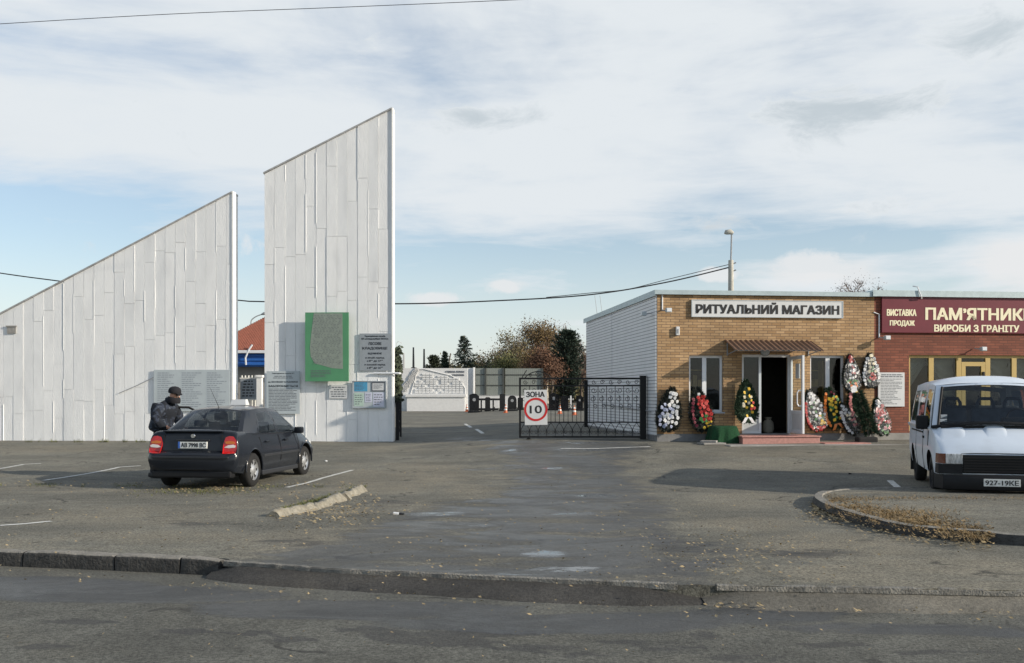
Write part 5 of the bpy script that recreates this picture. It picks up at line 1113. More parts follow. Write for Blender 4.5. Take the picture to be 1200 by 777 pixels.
# ---------------------------------------------------------------- pole and cables
PD = 42.0; sP = F/PD
px_ = lambda p: (p-600)/F*PD
gz0 = ground(px_(856.5), PD)
t = thing('lamp_pole', 'concrete pole with a small lamp rising behind the tan brick shop', 'lamp pole', (px_(856.5), PD, gz0), 0)
zt = CZ-(305-HZ)/sP-gz0; zl = CZ-(274-HZ)/sP-gz0
mb = MB(); mb.tube([(0, 0, 0), (0, 0, zt)], [.16, .105], 12); mb.build('pole', 'pole_concrete', t, smooth=60)
mb = MB(); mb.tube([(.0, 0, zt-.02), (.03, 0, zl)], .035, 7); mb.build('lamp_arm', 'lamp_gray', t)
mb = MB(); mb.tube([(.10, 0, zl+.02), (-.02, 0, zl+.08), (-.20, 0, zl+.06), (-.26, 0, zl)], [.06, .11, .10, .03], 10); mb.build('lamp_head', 'pole_concrete', t, smooth=60)
for z in (.15, .45): mb = MB(); mb.tube([(.08, -.02, zt-z), (.20, -.04, zt-z+.05)], .03, 6); mb.build('insulator', 'lamp_gray', t)
def cable(lab, pts, r, group=None):
    P = crm([Vector(p) for p in pts], 10); mb = MB(); mb.tube(P, r, 6); return tag(mb.build('overhead_cable', 'cable', smooth=60), lab, 'cable', group)
cp = [(856, 313), (780, 331), (690, 345.5), (580, 352.5), (463, 356), (310, 353.5), (275, 351.5), (150, 340), (70, 329.5), (0, 320), (-120, 301)]
cable('thick sagging black cable from the lamp pole behind the white walls', [U(a, b, PD + (0 if a > 460 else (460-a)*.01)) for a, b in cp], .029)
cable('second thinner black cable twisted along the sagging one near the lamp pole', [U(a, b, PD+.05) for a, b in ((856, 309.5), (780, 328), (735, 339), (690, 343.5), (640, 348.5))], .015)
cable('thin high wire across the top left of the sky', [U(a, b, 26) for a, b in ((-200, 41), (0, 28), (200, 16.5), (400, 8.5), (600, 0), (800, -10))], .008)
for px, lb in ((699, 'left thin whip antenna over the back of the siding roof'), (705, 'right thin whip antenna over the back of the siding roof')):
    a = U(px-2, 346, 37.6); b = U(px+1.5, 371, 37.6); mb = MB(); mb.tube([a, b+Vector((0, 0, -.1))], .008, 4); mb.rbox(b.x-.03, b.x+.03, b.y-.03, b.y+.03, b.z-.15, b.z-.05, .01); tag(mb.build('antenna', 'lamp_gray'), lb, 'antenna')

# ---------------------------------------------------------------- gatehouse between the walls
HD = 42.0; sH = F/HD; hx = lambda p: (p-600)/F*HD; hz = lambda q: CZ-(q-HZ)/sH
zg = ground(hx(295), HD)
t = thing('gatehouse', 'low gatehouse with red tiled roof and blue fascia between the white walls', 'building', (0, HD, zg), 0)
xa, xb = hx(255), hx(370); ze = hz(412)-zg
mb = MB(); mb.box(xa, xb, 0, 5, -.3, hz(428)-zg); mb.build('wall', 'house_wall', t)
mb = MB(); mb.rbox(xa-.25, xb+.25, -.55, -.003, hz(430)-zg, hz(414)-zg, .03)
for k in range(3): z = hz(428.5-5*k)-zg; mb.rbox(xa-.25, xb+.25, -.60, -.551, z, z+.10, .02)
mb.build('fascia', 'blue_fascia', t)
rz = hz(366)-zg; xm = hx(330)
mb = MB(); mb.add([(xa-.4, -.7, ze), (xb+.4, -.7, ze), (xb+.4, 5.6, ze), (xa-.4, 5.6, ze), (xm-.6, 2.4, rz+.3), (xm+.6, 2.4, rz+.3)], [(0, 1, 5, 4), (1, 2, 5), (2, 3, 4, 5), (3, 0, 4), (3, 2, 1, 0)])
n = 70
for k in range(n):                         # tile ribs up the slope
    x = xa-.4+(xb-xa+.8)*k/n; f = 1.0
    top = Vector((xm + (-.6 if x < xm else .6), 2.4, rz+.3)); fr_ = (x-(xa-.4))/(xm-.6-(xa-.4)) if x < xm-.6 else ((xb+.4-x)/((xb+.4)-(xm+.6)) if x > xm+.6 else 1)
    fr_ = max(0, min(1, fr_)); p0 = Vector((x, -.7, ze+.02)); p1 = Vector((x, -.7+3.1*fr_, ze+.02+(rz+.3-ze)*fr_))
    if fr_ > .03: mb.tube([p0, p1], .045, 5)
mb.build('roof', 'roof_tile', t)
mb = MB(); mb.rbox(xa-.45, xb+.45, -.76, -.68, ze-.10, ze+.02, .02); mb.build('gutter', 'white_plastic', t)
mb = MB(); mb.tube([(hx(301), -.73, hz(405)-zg), (hx(297), -.74, hz(411)-zg), (hx(293), -.72, hz(420)-zg), (hx(293), -.65, hz(428)-zg)], .04, 6); mb.build('downpipe', 'white_plastic', t)
# picket gate with plaque
pd = 33.5; sK_ = F/pd; kx = lambda p: (p-600)/F*pd; kz = lambda q: CZ-(q-HZ)/sK_
gk = ground(kx(292), pd)
t = thing('picket_gate', 'white picket gate between the two white walls', 'gate', (0, pd, gk), 0)
for k in range(6):
    x = kx(283.5+3.9*k); mb = MB(); mb.tube([(x, 0, .1), (x, 0, kz(440)-gk)], .03, 6); mb.build('picket', 'picket_white', t)
mb = MB(); mb.box(kx(282), kx(304), -.02, .02, .3, .36); mb.box(kx(282), kx(304), -.02, .02, kz(447)-gk, kz(447)-gk+.06); mb.build('rail', 'picket_white', t)
w = kx(301)-kx(282.5); t = thing('gate_plaque', 'small grey plaque hung on the white picket gate', 'plaque', (kx(291.8), pd-.09, kz(467.5)), 0); h = kz(444)-kz(467.5)
mb = MB(); mb.rbox(-w/2, w/2, -.012, .012, 0, h, .004); mb.build('panel', 'plaque_gray', t); mb = MB(); lines(mb, -.42*w, .42*w, .08*h, .95*h, 6, -.0125, 2, .45, .35, True); mb.build('small_print', 'black_letter', t)
mb = MB(); mb.box(-w/2-.02, w/2+.02, -.02, .0, h+.001, h+.04); mb.box(-w/2-.02, w/2+.02, -.02, .0, -.04, -.001); mb.build('frame', 'picket_white', t)
t = thing('white_post', 'square white post right of the picket gate', 'post', (kx(306.5), pd-.25, gk-.05), 0)
mb = MB(); mb.rbox(-.09, .09, -.09, .09, 0, kz(441)-gk, .012); mb.build('shaft', 'bright_paint', t); mb = MB(); mb.rbox(-.12, .12, -.12, .12, kz(441)-gk+.001, kz(438)-gk, .015); mb.build('cap', 'bright_paint', t)
t = thing('gate_post', 'dark iron post left of the picket gate', 'post', (kx(278.3), pd-.3, gk-.05), 0)
mb = MB(); mb.rbox(-.05, .05, -.05, .05, 0, kz(443)-gk, .006); mb.build('shaft', 'iron', t)
mb = MB(); [mb.rbox(.05, .10, -.03, .03, z, z+.12, .01) for z in (.5, 1.0, 1.4)]; mb.build('hinge', 'iron', t)
# street lamp
ld = 60; sL = F/ld; lx = lambda p: (p-600)/F*ld; lz = lambda q: CZ-(q-HZ)/sL; gl = ground(lx(294), ld)
t = thing('street_lamp', 'curved arm street lamp seen between the white walls', 'street lamp', (lx(294), ld, gl), 0)
arm = crm([Vector((0, 0, lz(380)-gl)), Vector((.05, 0, lz(375)-gl)), Vector((.3, 0, lz(371)-gl)), Vector((.62, 0, lz(368.5)-gl))], 6)
mb = MB(); mb.tube([(0, 0, 0), (0, 0, lz(380)-gl)], [.09, .06], 8); mb.build('pole', 'lamp_gray', t); mb = MB(); mb.tube(arm, .035, 6); mb.build('arm', 'lamp_gray', t)
mb = MB(); mb.tube([arm[-1], arm[-1]+Vector((.14, 0, .05)), arm[-1]+Vector((.34, 0, .08)), arm[-1]+Vector((.40, 0, .07))], [.04, .09, .09, .03], 8); mb.build('lamp_head', 'lamp_gray', t, smooth=60)

# ---------------------------------------------------------------- trees
def twigs(mb, p, d, L_, r, lvl, rr, ends, droop=0.0, spread=.6):
    n = 3; pts = [p]; q = p.copy(); dd = d.copy()
    for i in range(n):
        dd = (dd + Vector((rr.gauss(0, .12), rr.gauss(0, .12), rr.gauss(0, .10)-droop))).normalized(); q = q + dd*L_/n; pts.append(q.copy())
    mb.tube(pts, [r*(1-.25*i) for i in range(n+1)], 5 if lvl > 1 else 3, cap=False)
    if lvl <= 0: ends.append((q, dd)); ends.append((pts[2], dd)); return
    for k in range(rr.choice((3, 4)) if lvl > 1 else rr.choice((3, 4, 5))):
        f = rr.uniform(.35, 1.0); i = min(n-1, int(f*n)); b = pts[i].lerp(pts[i+1], f*n-i)
        a = rr.uniform(0, 6.28); side = dd.orthogonal().normalized(); side.rotate(Matrix.Rotation(a, 3, dd)); nd_ = (dd*(1-spread*.45)+side*spread+Vector((0, 0, .12))).normalized()
        twigs(mb, b, nd_, L_*rr.uniform(.5, .72), max(r*.5, .02), lvl-1, rr, ends, droop, spread)
def leaves(mb, ends, n, size, jit, rr, squash=1.0):
    for k in range(n):
        p, d = ends[rr.randrange(len(ends))]; p = p + Vector((rr.gauss(0, jit), rr.gauss(0, jit), rr.gauss(0, jit*squash)))
        u = Vector((rr.gauss(0, 1), rr.gauss(0, 1), rr.gauss(0, 1))).normalized(); v = u.orthogonal().normalized(); v.rotate(Matrix.Rotation(rr.uniform(0, 6.28), 3, u)); w_ = u.cross(v); s_ = size*rr.uniform(.5, 1.2)
        mb.add([p-v*s_, p+w_*s_*.5, p+v*s_, p-w_*s_*.5], [(0, 1, 2, 3)])
def broad(name, lab, px, d, ytop, spread_px, leafm, nleaf, seed, bark='bark', twig='twig', size=.22, jit=.35, droop=0, width=.6, group='trees behind the yard', stems=1, lean=0, lvl=4):
    rr = random.Random(seed); s_ = F/d; x = (px-600)/s_; z0 = ground(x, d); H_ = CZ-(ytop-HZ)/s_-z0; W_ = spread_px/s_
    t = thing(name, lab, 'tree', (x, d, z0-.05), 0, group)
    mb = MB(); tm = MB(); ends = []
    for st in range(stems):
        off = Vector((rr.uniform(-.5, .5)*W_*.35*(stems > 1), rr.uniform(-.3, .3)*(stems > 1), 0)); h0 = H_*rr.uniform(.8, 1)
        P = [off+Vector((rr.gauss(0, .04)*h0*f+lean*f*h0, rr.gauss(0, .03)*h0*f, h0*.80*f)) for f in (0, .25, .5, .75, 1)]
        tm.tube(P, [h0*.018*(1-.7*f)+.03 for f in (0, .25, .5, .75, 1)], 8)
        for k in range(int(13 if stems == 1 else 8)):
            f = rr.uniform(.22, 1.0); i = min(3, int(f*4)); b = P[i].lerp(P[i+1], f*4-i); a = rr.uniform(0, 6.28)
            dr_ = Vector((math.cos(a)*width, math.sin(a)*width, rr.uniform(.45, 1.0)*(1 if f < .8 else 1.3))).normalized()
            twigs(mb, b, dr_, max(.3, (W_*.36)*(1.15-.55*f)*rr.uniform(.8, 1.15)), h0*.008*(1.2-f)+.016, lvl-2, rr, ends, droop)
    tm.build('trunk', bark, t, smooth=60); mb.build('branches', twig, t)
    if nleaf: lm = MB(); leaves(lm, ends, nleaf, size, jit, rr); lm.build('crown', leafm, t)
    return t
def conifer(name, lab, px, d, ytop, w_px, m, seed, dense=1.0, column=False, ybase=None):
    rr = random.Random(seed); s_ = F/d; x = (px-600)/s_; z0 = ground(x, d); H_ = CZ-(ytop-HZ)/s_-z0; W_ = w_px/s_/2
    t = thing(name, lab, 'tree', (x, d, z0-.05), 0, 'trees behind the yard')
    mb = MB(); mb.tube([(0, 0, 0), (0, 0, H_*.97)], [H_*.018, .02], 7); mb.build('trunk', 'bark', t)
    br = MB(); lm = MB(); n = int(H_*(7 if not column else 9))
    for k in range(n):
        f = .06+.92*k/n; z = H_*f; L_ = (W_*(1-f)**.85+.12)*rr.uniform(.75, 1.12) if not column else W_*min(1, 3.2*(1-f))**.7*min(1, .45+f*1.6)*rr.uniform(.6, 1.1)
        for q in range(int(7*dense)):
            a = rr.uniform(0, 6.28); c, s__ = math.cos(a), math.sin(a); dz = -.30*L_ if not column else .5*L_
            p0 = Vector((0, 0, z)); p1 = Vector((c*L_, s__*L_, z+dz+.12*L_)); pm = p0.lerp(p1, .5)+Vector((0, 0, -.06*L_)); br.tube([p0, pm, p1], [.025, .015, .006], 3, cap=False)
            for j in range(int(9*dense)):
                g = rr.uniform(.15, 1); p = (p0.lerp(pm, g*2) if g < .5 else pm.lerp(p1, g*2-1)); dv = Vector((c*.6+rr.gauss(0, .5), s__*.6+rr.gauss(0, .5), rr.uniform(-.5, .25) if not column else rr.uniform(.1, .9))).normalized()*rr.uniform(.14, .30)*(1 if not column else 1.0)
                sd = dv.cross(Vector((rr.gauss(0, 1), rr.gauss(0, 1), rr.gauss(0, 1)))).normalized()*.05; lm.add([p-sd, p+sd, p+dv+sd*.3, p+dv-sd*.3], [(0, 1, 2, 3)])
    br.build('branches', 'bark', t); lm.build('crown', m, t); return t
conifer('spruce_tree', 'pointed dark spruce standing alone above the white relief wall', 544, 98, 390, 56, 'leaf_conifer', 2, 1.2)
conifer('cypress_tree', 'broad dark conifer right of the rust coloured tree', 664, 92, 386, 40, 'leaf_conifer', 5, 1.9, True)
conifer('cypress_tree', 'slim dark column conifer left of the spruce', 521.5, 104, 411, 9, 'leaf_conifer', 6, 1.2, True)
conifer('cypress_tree', 'short dark bush conifer behind the relief wall left of the slim one', 508, 106, 416, 22, 'leaf_dark', 7, 1.4, True)
broad('birch_tree', 'tall ochre birch in the middle of the tree group', 632, 100, 371, 66, 'leaf_ochre', 9000, 11, 'birch_bark', 'twig', .10, .45, .03, stems=4)
broad('broadleaf_tree', 'half bare brown tree at the left of the tree group', 603, 96, 380, 52, 'leaf_olive', 3000, 12, size=.10, jit=.4)
broad('broadleaf_tree', 'nearly bare grey tree with fine twigs behind the ochre birch', 656, 108, 366, 60, 'leaf_ochre', 700, 13, twig='twig_gray', size=.08, stems=2, lvl=5)
broad('broadleaf_tree', 'rust orange low tree in front of the dark conifer', 642, 86, 407, 50, 'leaf_rust', 6000, 14, size=.095, jit=.32, stems=3)
broad('broadleaf_tree', 'olive green round tree at the lower left of the tree group', 588, 90, 415, 40, 'leaf_olive_green', 5200, 15, size=.10, jit=.35, stems=2)
broad('broadleaf_tree', 'bare reddish tree against the siding at the right of the tree group', 683, 95, 384, 34, 'leaf_rust', 900, 16, size=.08, stems=2, lvl=5)
broad('broadleaf_tree', 'bare greyish tree left of the spruce', 528, 118, 398, 26, 'leaf_olive', 250, 17, twig='twig_gray', size=.13)
broad('broadleaf_tree', 'small bare tree right of the spruce', 566, 112, 401, 30, 'leaf_ochre', 380, 18, twig='twig_gray', size=.13)
broad('broadleaf_tree', 'dull green bush behind the grey fence', 574, 96, 421, 34, 'leaf_dark', 1500, 19, size=.17, jit=.3, stems=2)
broad('broadleaf_tree', 'bare pale tree top showing over the roof of the tan brick shop', 1004, 62, 327, 88, 'twig_gray', 6500, 20, twig='twig_gray', size=.045, jit=.28, stems=6, group='bare trees beyond the roofs', lvl=5)
broad('broadleaf_tree', 'bare twigs just left of the street lamp between the white walls', 281, 75, 383, 26, 'leaf_ochre', 40, 21, size=.09, group='bare trees beyond the roofs')
broad('broadleaf_tree', 'reddish brown low tree between birch and dark conifer', 618, 88, 412, 40, 'leaf_ochre', 4200, 23, size=.095, jit=.35, stems=3)
broad('broadleaf_tree', 'dark leafless undergrowth tree behind the spruce', 553, 122, 412, 40, 'leaf_dark', 900, 24, size=.2, stems=3)
for k, (px, yt, d, sp, m, n) in enumerate(((574, 404, 104, 34, 'leaf_olive', 2400), (592, 392, 110, 40, 'twig', 2600), (612, 386, 112, 44, 'twig', 3000), (645, 378, 114, 44, 'twig_gray', 2600), (672, 390, 112, 36, 'twig', 2400), (690, 396, 108, 40, 'twig', 2400), (600, 404, 98, 36, 'leaf_olive', 2600), (625, 396, 99, 36, 'leaf_rust', 2200))):
    broad('broadleaf_tree', ('low hazy brown tree at the outer edge of the tree group', 'thin half bare tree just inside the edge of the tree group', 'half bare brown tree between the olive one and the birch', 'thin bare tree crowning behind the birch', 'brown half bare tree showing past the dark conifer', 'half bare tree just clear of the siding roof', 'olive brown low tree before the half bare ones', 'rusty brown low tree under the birch crown')[k], px, d, yt, sp, m, n, 40+k, twig=('twig', 'twig_gray')[k % 2], size=.11, jit=.5, stems=2+k % 2, lvl=5)
# ground cover of small shrubs far behind, one mass
mb = MB(); rr = random.Random(77)
for k in range(16000):
    x = rr.uniform(-14, 14); y = rr.uniform(104, 124); z = ground(x, y); h = 1.9+.9*mnoise.noise(Vector((x*.35, y*.2, 0)))
    p = Vector((x, y, z+h*rr.random()**.6)); u = Vector((rr.gauss(0, 1), rr.gauss(0, 1), rr.gauss(0, 1))).normalized(); v = u.orthogonal(); w_ = u.cross(v); s_ = rr.uniform(.1, .22); mb.add([p-v*s_, p+w_*s_*.5, p+v*s_, p-w_*s_*.5], [(0, 1, 2, 3)])
stuff(mb.build('undergrowth', 'leaf_olive'))
mb = MB()
for k in range(26000):
    x = rr.uniform(-260, 260); y = 230+rr.uniform(-12, 12)-abs(x)*.25; z = ground(x, y); h = 7+3.5*mnoise.noise(Vector((x*.06, 0, 5)))+1.5*mnoise.noise(Vector((x*.3, 0, 5)))
    p = Vector((x, y, z+h*rr.random()**.7)); u = Vector((rr.gauss(0, 1), rr.gauss(0, 1), rr.gauss(0, 1))).normalized(); v = u.orthogonal(); w_ = u.cross(v); s_ = rr.uniform(.3, .8); mb.add([p-v*s_, p+w_*s_*.5, p+v*s_, p-w_*s_*.5], [(0, 1, 2, 3)])
stuff(mb.build('far_wood', 'leaf_olive'))

# ---------------------------------------------------------------- fallen leaves and dry grass
mb = MB(); rr = random.Random(5)
def leaf(mb, p, s_):
    s_ *= .62; a = rr.uniform(0, 6.28); c, sn = math.cos(a)*s_, math.sin(a)*s_; t1, t2 = rr.uniform(0, s_*.6), rr.uniform(0, s_*.6)
    mb.add([(p.x-c, p.y-sn, p.z+.004), (p.x+sn*.55, p.y-c*.55, p.z+.006+t1), (p.x+c, p.y+sn, p.z+.008+t2), (p.x-sn*.55, p.y+c*.55, p.z+.006)], [(0, 1, 2, 3)])
def gl(px, py, ir=False):
    p = G(px, py); p.z = ground(p.x, p.y)+.014
    return p
def scatter(n, f, s0=.018, s1=.035):
    for _ in range(n):
        px, py = f(); 
        if py > 776: continue
        leaf(mb, gl(px, py), rr.uniform(s0, s1))
scatter(620, lambda: (rr.uniform(420, 1000), rr.uniform(545, 690)))
scatter(260, lambda: (rr.gauss(860, 70), rr.gauss(650, 16)), .02, .04)
scatter(240, lambda: (rr.uniform(0, 430), rr.uniform(570, 650)))
scatter(160, lambda: (rr.gauss(390, 30), rr.gauss(600, 5)), .02, .045)
scatter(420, lambda: (rr.uniform(320, 445), 612-.30*(rr.uniform(320, 440)-320)+rr.gauss(4, 4)), .02, .05)
scatter(250, lambda: (rr.uniform(0, 430), rr.gauss(568, 1.6)), .02, .045)
scatter(280, lambda: (rr.gauss(250, 40), rr.gauss(575, 2.5)), .02, .05)
scatter(260, lambda: (rr.gauss(970, 18), rr.gauss(603, 6)), .02, .05)
def arc(): 
    f = rr.random(); i = min(8, int(f*8)); a, b = front[2+min(i, 6)], front[3+min(i, 6)]; q = rr.random(); return a[0]+(b[0]-a[0])*q-rr.uniform(-2, 14)*.4, a[1]+(b[1]-a[1])*q+abs(rr.gauss(0, 5))+1
scatter(520, arc, .02, .05)
def roadpt(px, py):                        # sight line to road level
    d = CZ*F/(py-HZ); return Vector(((px-600)/F*d, d, .03))
for _ in range(150):
    px = rr.uniform(0, 1200); py = np.interp(px, [0, 260, 800, 1200], [668, 690, 714, 722])+abs(rr.gauss(0, 9))-2
    leaf(mb, roadpt(px, py), rr.uniform(.02, .04))
for _ in range(40): leaf(mb, roadpt(rr.gauss(880, 40), rr.gauss(712, 6)), rr.uniform(.025, .045))
for _ in range(60): leaf(mb, roadpt(rr.uniform(0, 1200), rr.uniform(725, 776)), rr.uniform(.012, .028))
stuff(mb.build('fallen_leaves', 'litter_leaf'))
mb = MB()
def blade(p, h, lean=.8):
    a = rr.uniform(0, 6.28); d = Vector((math.cos(a)*lean, math.sin(a)*lean, rr.uniform(.12, .7))).normalized()*h; s_ = Vector((-math.sin(a), math.cos(a), 0))*.005; mb.add([p-s_, p+s_, p+d+s_*.3, p+d-s_*.3], [(0, 1, 2, 3)])
def islp(px, py):
    d = (CZ-.262)*F/(py-HZ); return Vector(((px-600)/F*d, d, .245))
for _ in range(6500):
    f = rr.random(); px = 968+190*f; py = 590+40*f**.85+rr.gauss(-4, 5)
    if mnoise.noise(Vector((px*.06, py*.22, 0))) < -.12: continue
    blade(islp(px, min(py, 632)), rr.uniform(.02, .055))
for _ in range(2200): blade(islp(rr.uniform(975, 1230), rr.gauss(583.5, 1.6)), rr.uniform(.02, .05))
for _ in range(700): blade(islp(rr.gauss(1060, 30), rr.gauss(602, 4)), rr.uniform(.04, .10))
for _ in range(1100): px = rr.uniform(985, 1165); leaf(mb, islp(px, min(628, 590+38*((px-968)/190)**.85+rr.gauss(-4, 6))), rr.uniform(.02, .05))
stuff(mb.build('dry_grass', 'dry_grass'))
mb = MB()
for _ in range(1500):
    px = rr.uniform(0, 430)
    if mnoise.noise(Vector((px*.03, 0, 4))) < 0: continue
    blade(gl(px, rr.gauss(569+.02*px*.3, 1.3)), rr.uniform(.02, .06))
for _ in range(900): f = rr.random(); blade(gl(330+100*f, 599-28*f+rr.gauss(0, 1.2)), rr.uniform(.03, .08))
for _ in range(900): blade(gl(rr.gauss(235, 35), rr.gauss(577, 2)), rr.uniform(.02, .05))
for _ in range(1300):
    px = rr.uniform(0, 275)
    if mnoise.noise(Vector((px*.07, 0, 14))) < .05: continue
    p = gl(px, 518.8); blade(p, rr.uniform(.05, .16), .5)
stuff(mb.build('grass_tufts', 'moss'))
# ---------------------------------------------------------------- vehicles
def catmull_closed(row): return row
def loft(stations, dx=.05):
    """stations: x, zb, wb, wm, zm, wbelt, zbelt, wd, zd, crown -> dense symmetric shell"""
    S = np.array(stations, float); xs_ = sorted(set(list(np.arange(S[0, 0], S[-1, 0], dx)) + list(S[:, 0])))
    def pchip(x, X, Y):
        h = np.diff(X); d = np.diff(Y)/h; m = np.zeros_like(Y); m[0], m[-1] = d[0], d[-1]
        for i in range(1, len(Y)-1): m[i] = 0 if d[i-1]*d[i] <= 0 else 2*d[i-1]*d[i]/(d[i-1]+d[i])
        i = min(len(h)-1, max(0, int(np.searchsorted(X, x)-1))); t = (x-X[i])/h[i]
        return (2*t**3-3*t**2+1)*Y[i]+(t**3-2*t**2+t)*h[i]*m[i]+(-2*t**3+3*t**2)*Y[i+1]+(t**3-t**2)*h[i]*m[i+1]
    rows = []
    for x in xs_:
        zb, wb, wm, zm, we, ze, wd, zd, cr = [pchip(x, S[:, 0], S[:, k]) for k in range(1, 10)]
        key = [Vector((0, 0, zb)), Vector((0, wb-.10, zb)), Vector((0, wb, zb+.04)), Vector((0, wm, zm)), Vector((0, we, ze)), Vector((0, wd, zd)), Vector((0, 0, zd+cr))]
        half = []
        for i in range(6):
            p0, p1, p2, p3 = key[max(i-1, 0)], key[i], key[i+1], key[min(i+2, 6)]
            if i == 5: p3 = Vector((0, -key[5].y, key[5].z))
            n = 2 if i < 1 else (4 if i in (2, 3, 4) else 3)
            for j in range(n):
                t = j/n; q = .5*((2*p1)+(p2-p0)*t*.8+(2*p0-5*p1+4*p2-p3)*t*t*.8+(3*p1-p0-3*p2+p3)*t**3*.8) if False else None
                if i in (2, 3, 4):
                    m1, m2 = (p2-p0)*.38, (p3-p1)*.38
                    q = (2*t**3-3*t**2+1)*p1+(t**3-2*t**2+t)*m1+(-2*t**3+3*t**2)*p2+(t**3-t**2)*m2
                else: q = p1.lerp(p2, t); 
                if i == 5: q = Vector((0, p1.y*(1-t), zd+cr*(1-(1-t)**2)))
                half.append(q)
        half.append(key[6])
        ring_ = [(x, p.y, p.z) for p in half] + [(x, -p.y, p.z) for p in half[-2:0:-1]]
        rows.append(ring_)
    mb = MB(); n = len(rows[0])
    for r in rows: mb.v += r
    for i in range(len(rows)-1):
        for j in range(n): mb.f.append((i*n+j, (i+1)*n+j, (i+1)*n+(j+1) % n, i*n+(j+1) % n)); mb.mi.append(0)
    mb.f.append(tuple(range(n-1, -1, -1))); mb.mi.append(0); k = (len(rows)-1)*n; mb.f.append(tuple(range(k, k+n))); mb.mi.append(0)
    return mb
def cut_arches(o, arches, arch_m):
    for (x, z, r, y0, y1) in arches:
        mb = MB(); mb.lathe([(0, y0), (r, y0), (r, y1), (0, y1)], 40, 'y', (x, 0, z)); c = mb.build('cutter', arch_m, weld=.0001)
        m = o.modifiers.new('b', 'BOOLEAN'); m.operation = 'DIFFERENCE'; m.object = c; m.solver = 'EXACT'
        if hasattr(m, 'material_mode'): m.material_mode = 'TRANSFER'
        c.parent = o.parent
        bpy.context.view_layer.update()
        dg = bpy.context.evaluated_depsgraph_get(); me = bpy.data.meshes.new_from_object(o.evaluated_get(dg)); o.modifiers.clear(); o.data = me
        bpy.data.objects.remove(c)
    me = o.data; me.polygons.foreach_set('use_smooth', [True]*len(me.polygons)); me.set_sharp_from_angle(angle=R(32))
def patch(frame, glass, bot, top, mg=None, n=8, bulge=0.0, bdir=None, fade=lambda u: 1.0):
    """surface between two polylines; mg = (l, r, b, t) margins in fractions -> frame ring + pane"""
    def pl(P, u):
        f = u*(len(P)-1); i = min(len(P)-2, int(f)); return Vector(P[i]).lerp(Vector(P[i+1]), f-i)
    def S(u, v):
        p = pl(bot, u).lerp(pl(top, u), v)
        if bulge: p += Vector(bdir)*bulge*math.sin(math.pi*v)*fade(u)
        return p
    if mg is None:
        frame.grid([[S(i/n, j/3) for i in range(n+1)] for j in range(4)]); return
    l, r, b, t = mg; c = .22
    us = [0, l] + [l+(1-l-r)*k/n for k in range(1, n)] + [1-r, 1]; vv = [0, b] + [b+(1-b-t)*k/4 for k in range(1, 4)] + [1-t, 1]
    for i in range(len(us)-1):
        for j in range(len(vv)-1):
            q = [S(us[i], vv[j]), S(us[i+1], vv[j]), S(us[i+1], vv[j+1]), S(us[i], vv[j+1])]
            inside = 0 < i < len(us)-2 and 0 < j < len(vv)-2
            (glass if inside else frame).quad(*q)
def wheel(t, x, y, r, w, side, cap='hubcap', spokes=7, name='wheel', steer=0):
    mb = MB(); s_ = side
    mb.lathe([(r*.62, -w/2), (r*.90, -w/2), (r*.985, -w*.36), (r, -w*.2), (r, w*.2), (r*.985, w*.36), (r*.90, w/2), (r*.62, w/2)], 36, 'y'); 
    o = mb.build(name, 'rubber', t, smooth=50, loc=(x, y, r), rot=(0, 0, steer)); 
    f = MB(); yo = s_*w*.42
    f.lathe([(r*.64, yo), (r*.60, yo+s_*.012), (r*.56, yo-s_*.02), (r*.30, yo-s_*.012), (r*.22, yo+s_*.012), (0, yo+s_*.018)], 36, 'y'); f.build('hubcap', cap, o, smooth=40)
    d = MB()
    for k in range(spokes):
        a = 2*math.pi*k/spokes; ca, sa = math.cos(a), math.sin(a); m_ = r*.44; e = r*.055; q = [(m_*ca+dx*ca-dy*sa, m_*sa+dx*sa+dy*ca) for dx, dy in ((-r*.10, -e*.6), (r*.09, -e*1.4), (r*.11, 0), (r*.09, e*1.4), (-r*.10, e*.6))]
        d.add([(p_, yo-s_*.0125+s_*.004, q_) for p_, q_ in q] + [(p_, yo-s_*.03, q_) for p_, q_ in q], [(0, 1, 2, 3, 4), (9, 8, 7, 6, 5)] + [(i, i+5, (i+1) % 5+5, (i+1) % 5) for i in range(5)])
    d.build('hubcap_slots', 'arch_black', o)
    return o
# -------- dark saloon, rear to the camera
CH = R(8.5); RZC = R(90)-CH
fw, rt = Vector((math.sin(CH), math.cos(CH), 0)), Vector((math.cos(CH), -math.sin(CH), 0))
wc = G(293.5, 570.5); AX = .80
root = wc - rt*.76 - fw*AX
car = thing('parked_car', 'dark blue grey saloon car with a white taxi sign on its roof', 'car', (root.x, root.y, ground(wc.x, wc.y)), RZC)
ST = [(0, .36, .60, .67, .47, .66, .55, .60, .59, .012), (.05, .31, .72, .79, .49, .775, .59, .70, .635, .02), (.11, .27, .765, .825, .51, .815, .62, .74, .665, .02),
      (.135, .265, .77, .83, .515, .815, .78, .70, .905, .02), (.165, .26, .77, .835, .53, .80, .87, .68, .985, .03), (.24, .25, .78, .845, .55, .79, .90, .68, 1.015, .03), (.60, .21, .79, .855, .58, .785, .915, .69, 1.005, .03),
      (1.0, .20, .80, .856, .58, .785, .915, .72, .955, .0), (2.0, .20, .80, .856, .58, .78, .90, .72, .94, .0), (3.0, .20, .80, .85, .58, .765, .88, .70, .93, .01), (3.2, .20, .79, .848, .58, .75, .87, .67, .93, .03),
      (3.6, .21, .78, .84, .57, .72, .82, .60, .875, .03), (3.9, .23, .76, .815, .54, .69, .74, .54, .79, .03), (4.08, .25, .70, .76, .50, .66, .64, .50, .70, .02), (4.2, .30, .56, .62, .46, .58, .56, .46, .60, .01), (4.25, .36, .42, .46, .46, .42, .52, .36, .55, .0)]
body = loft(ST).build('body', ['car_paint', 'arch_black'], car)
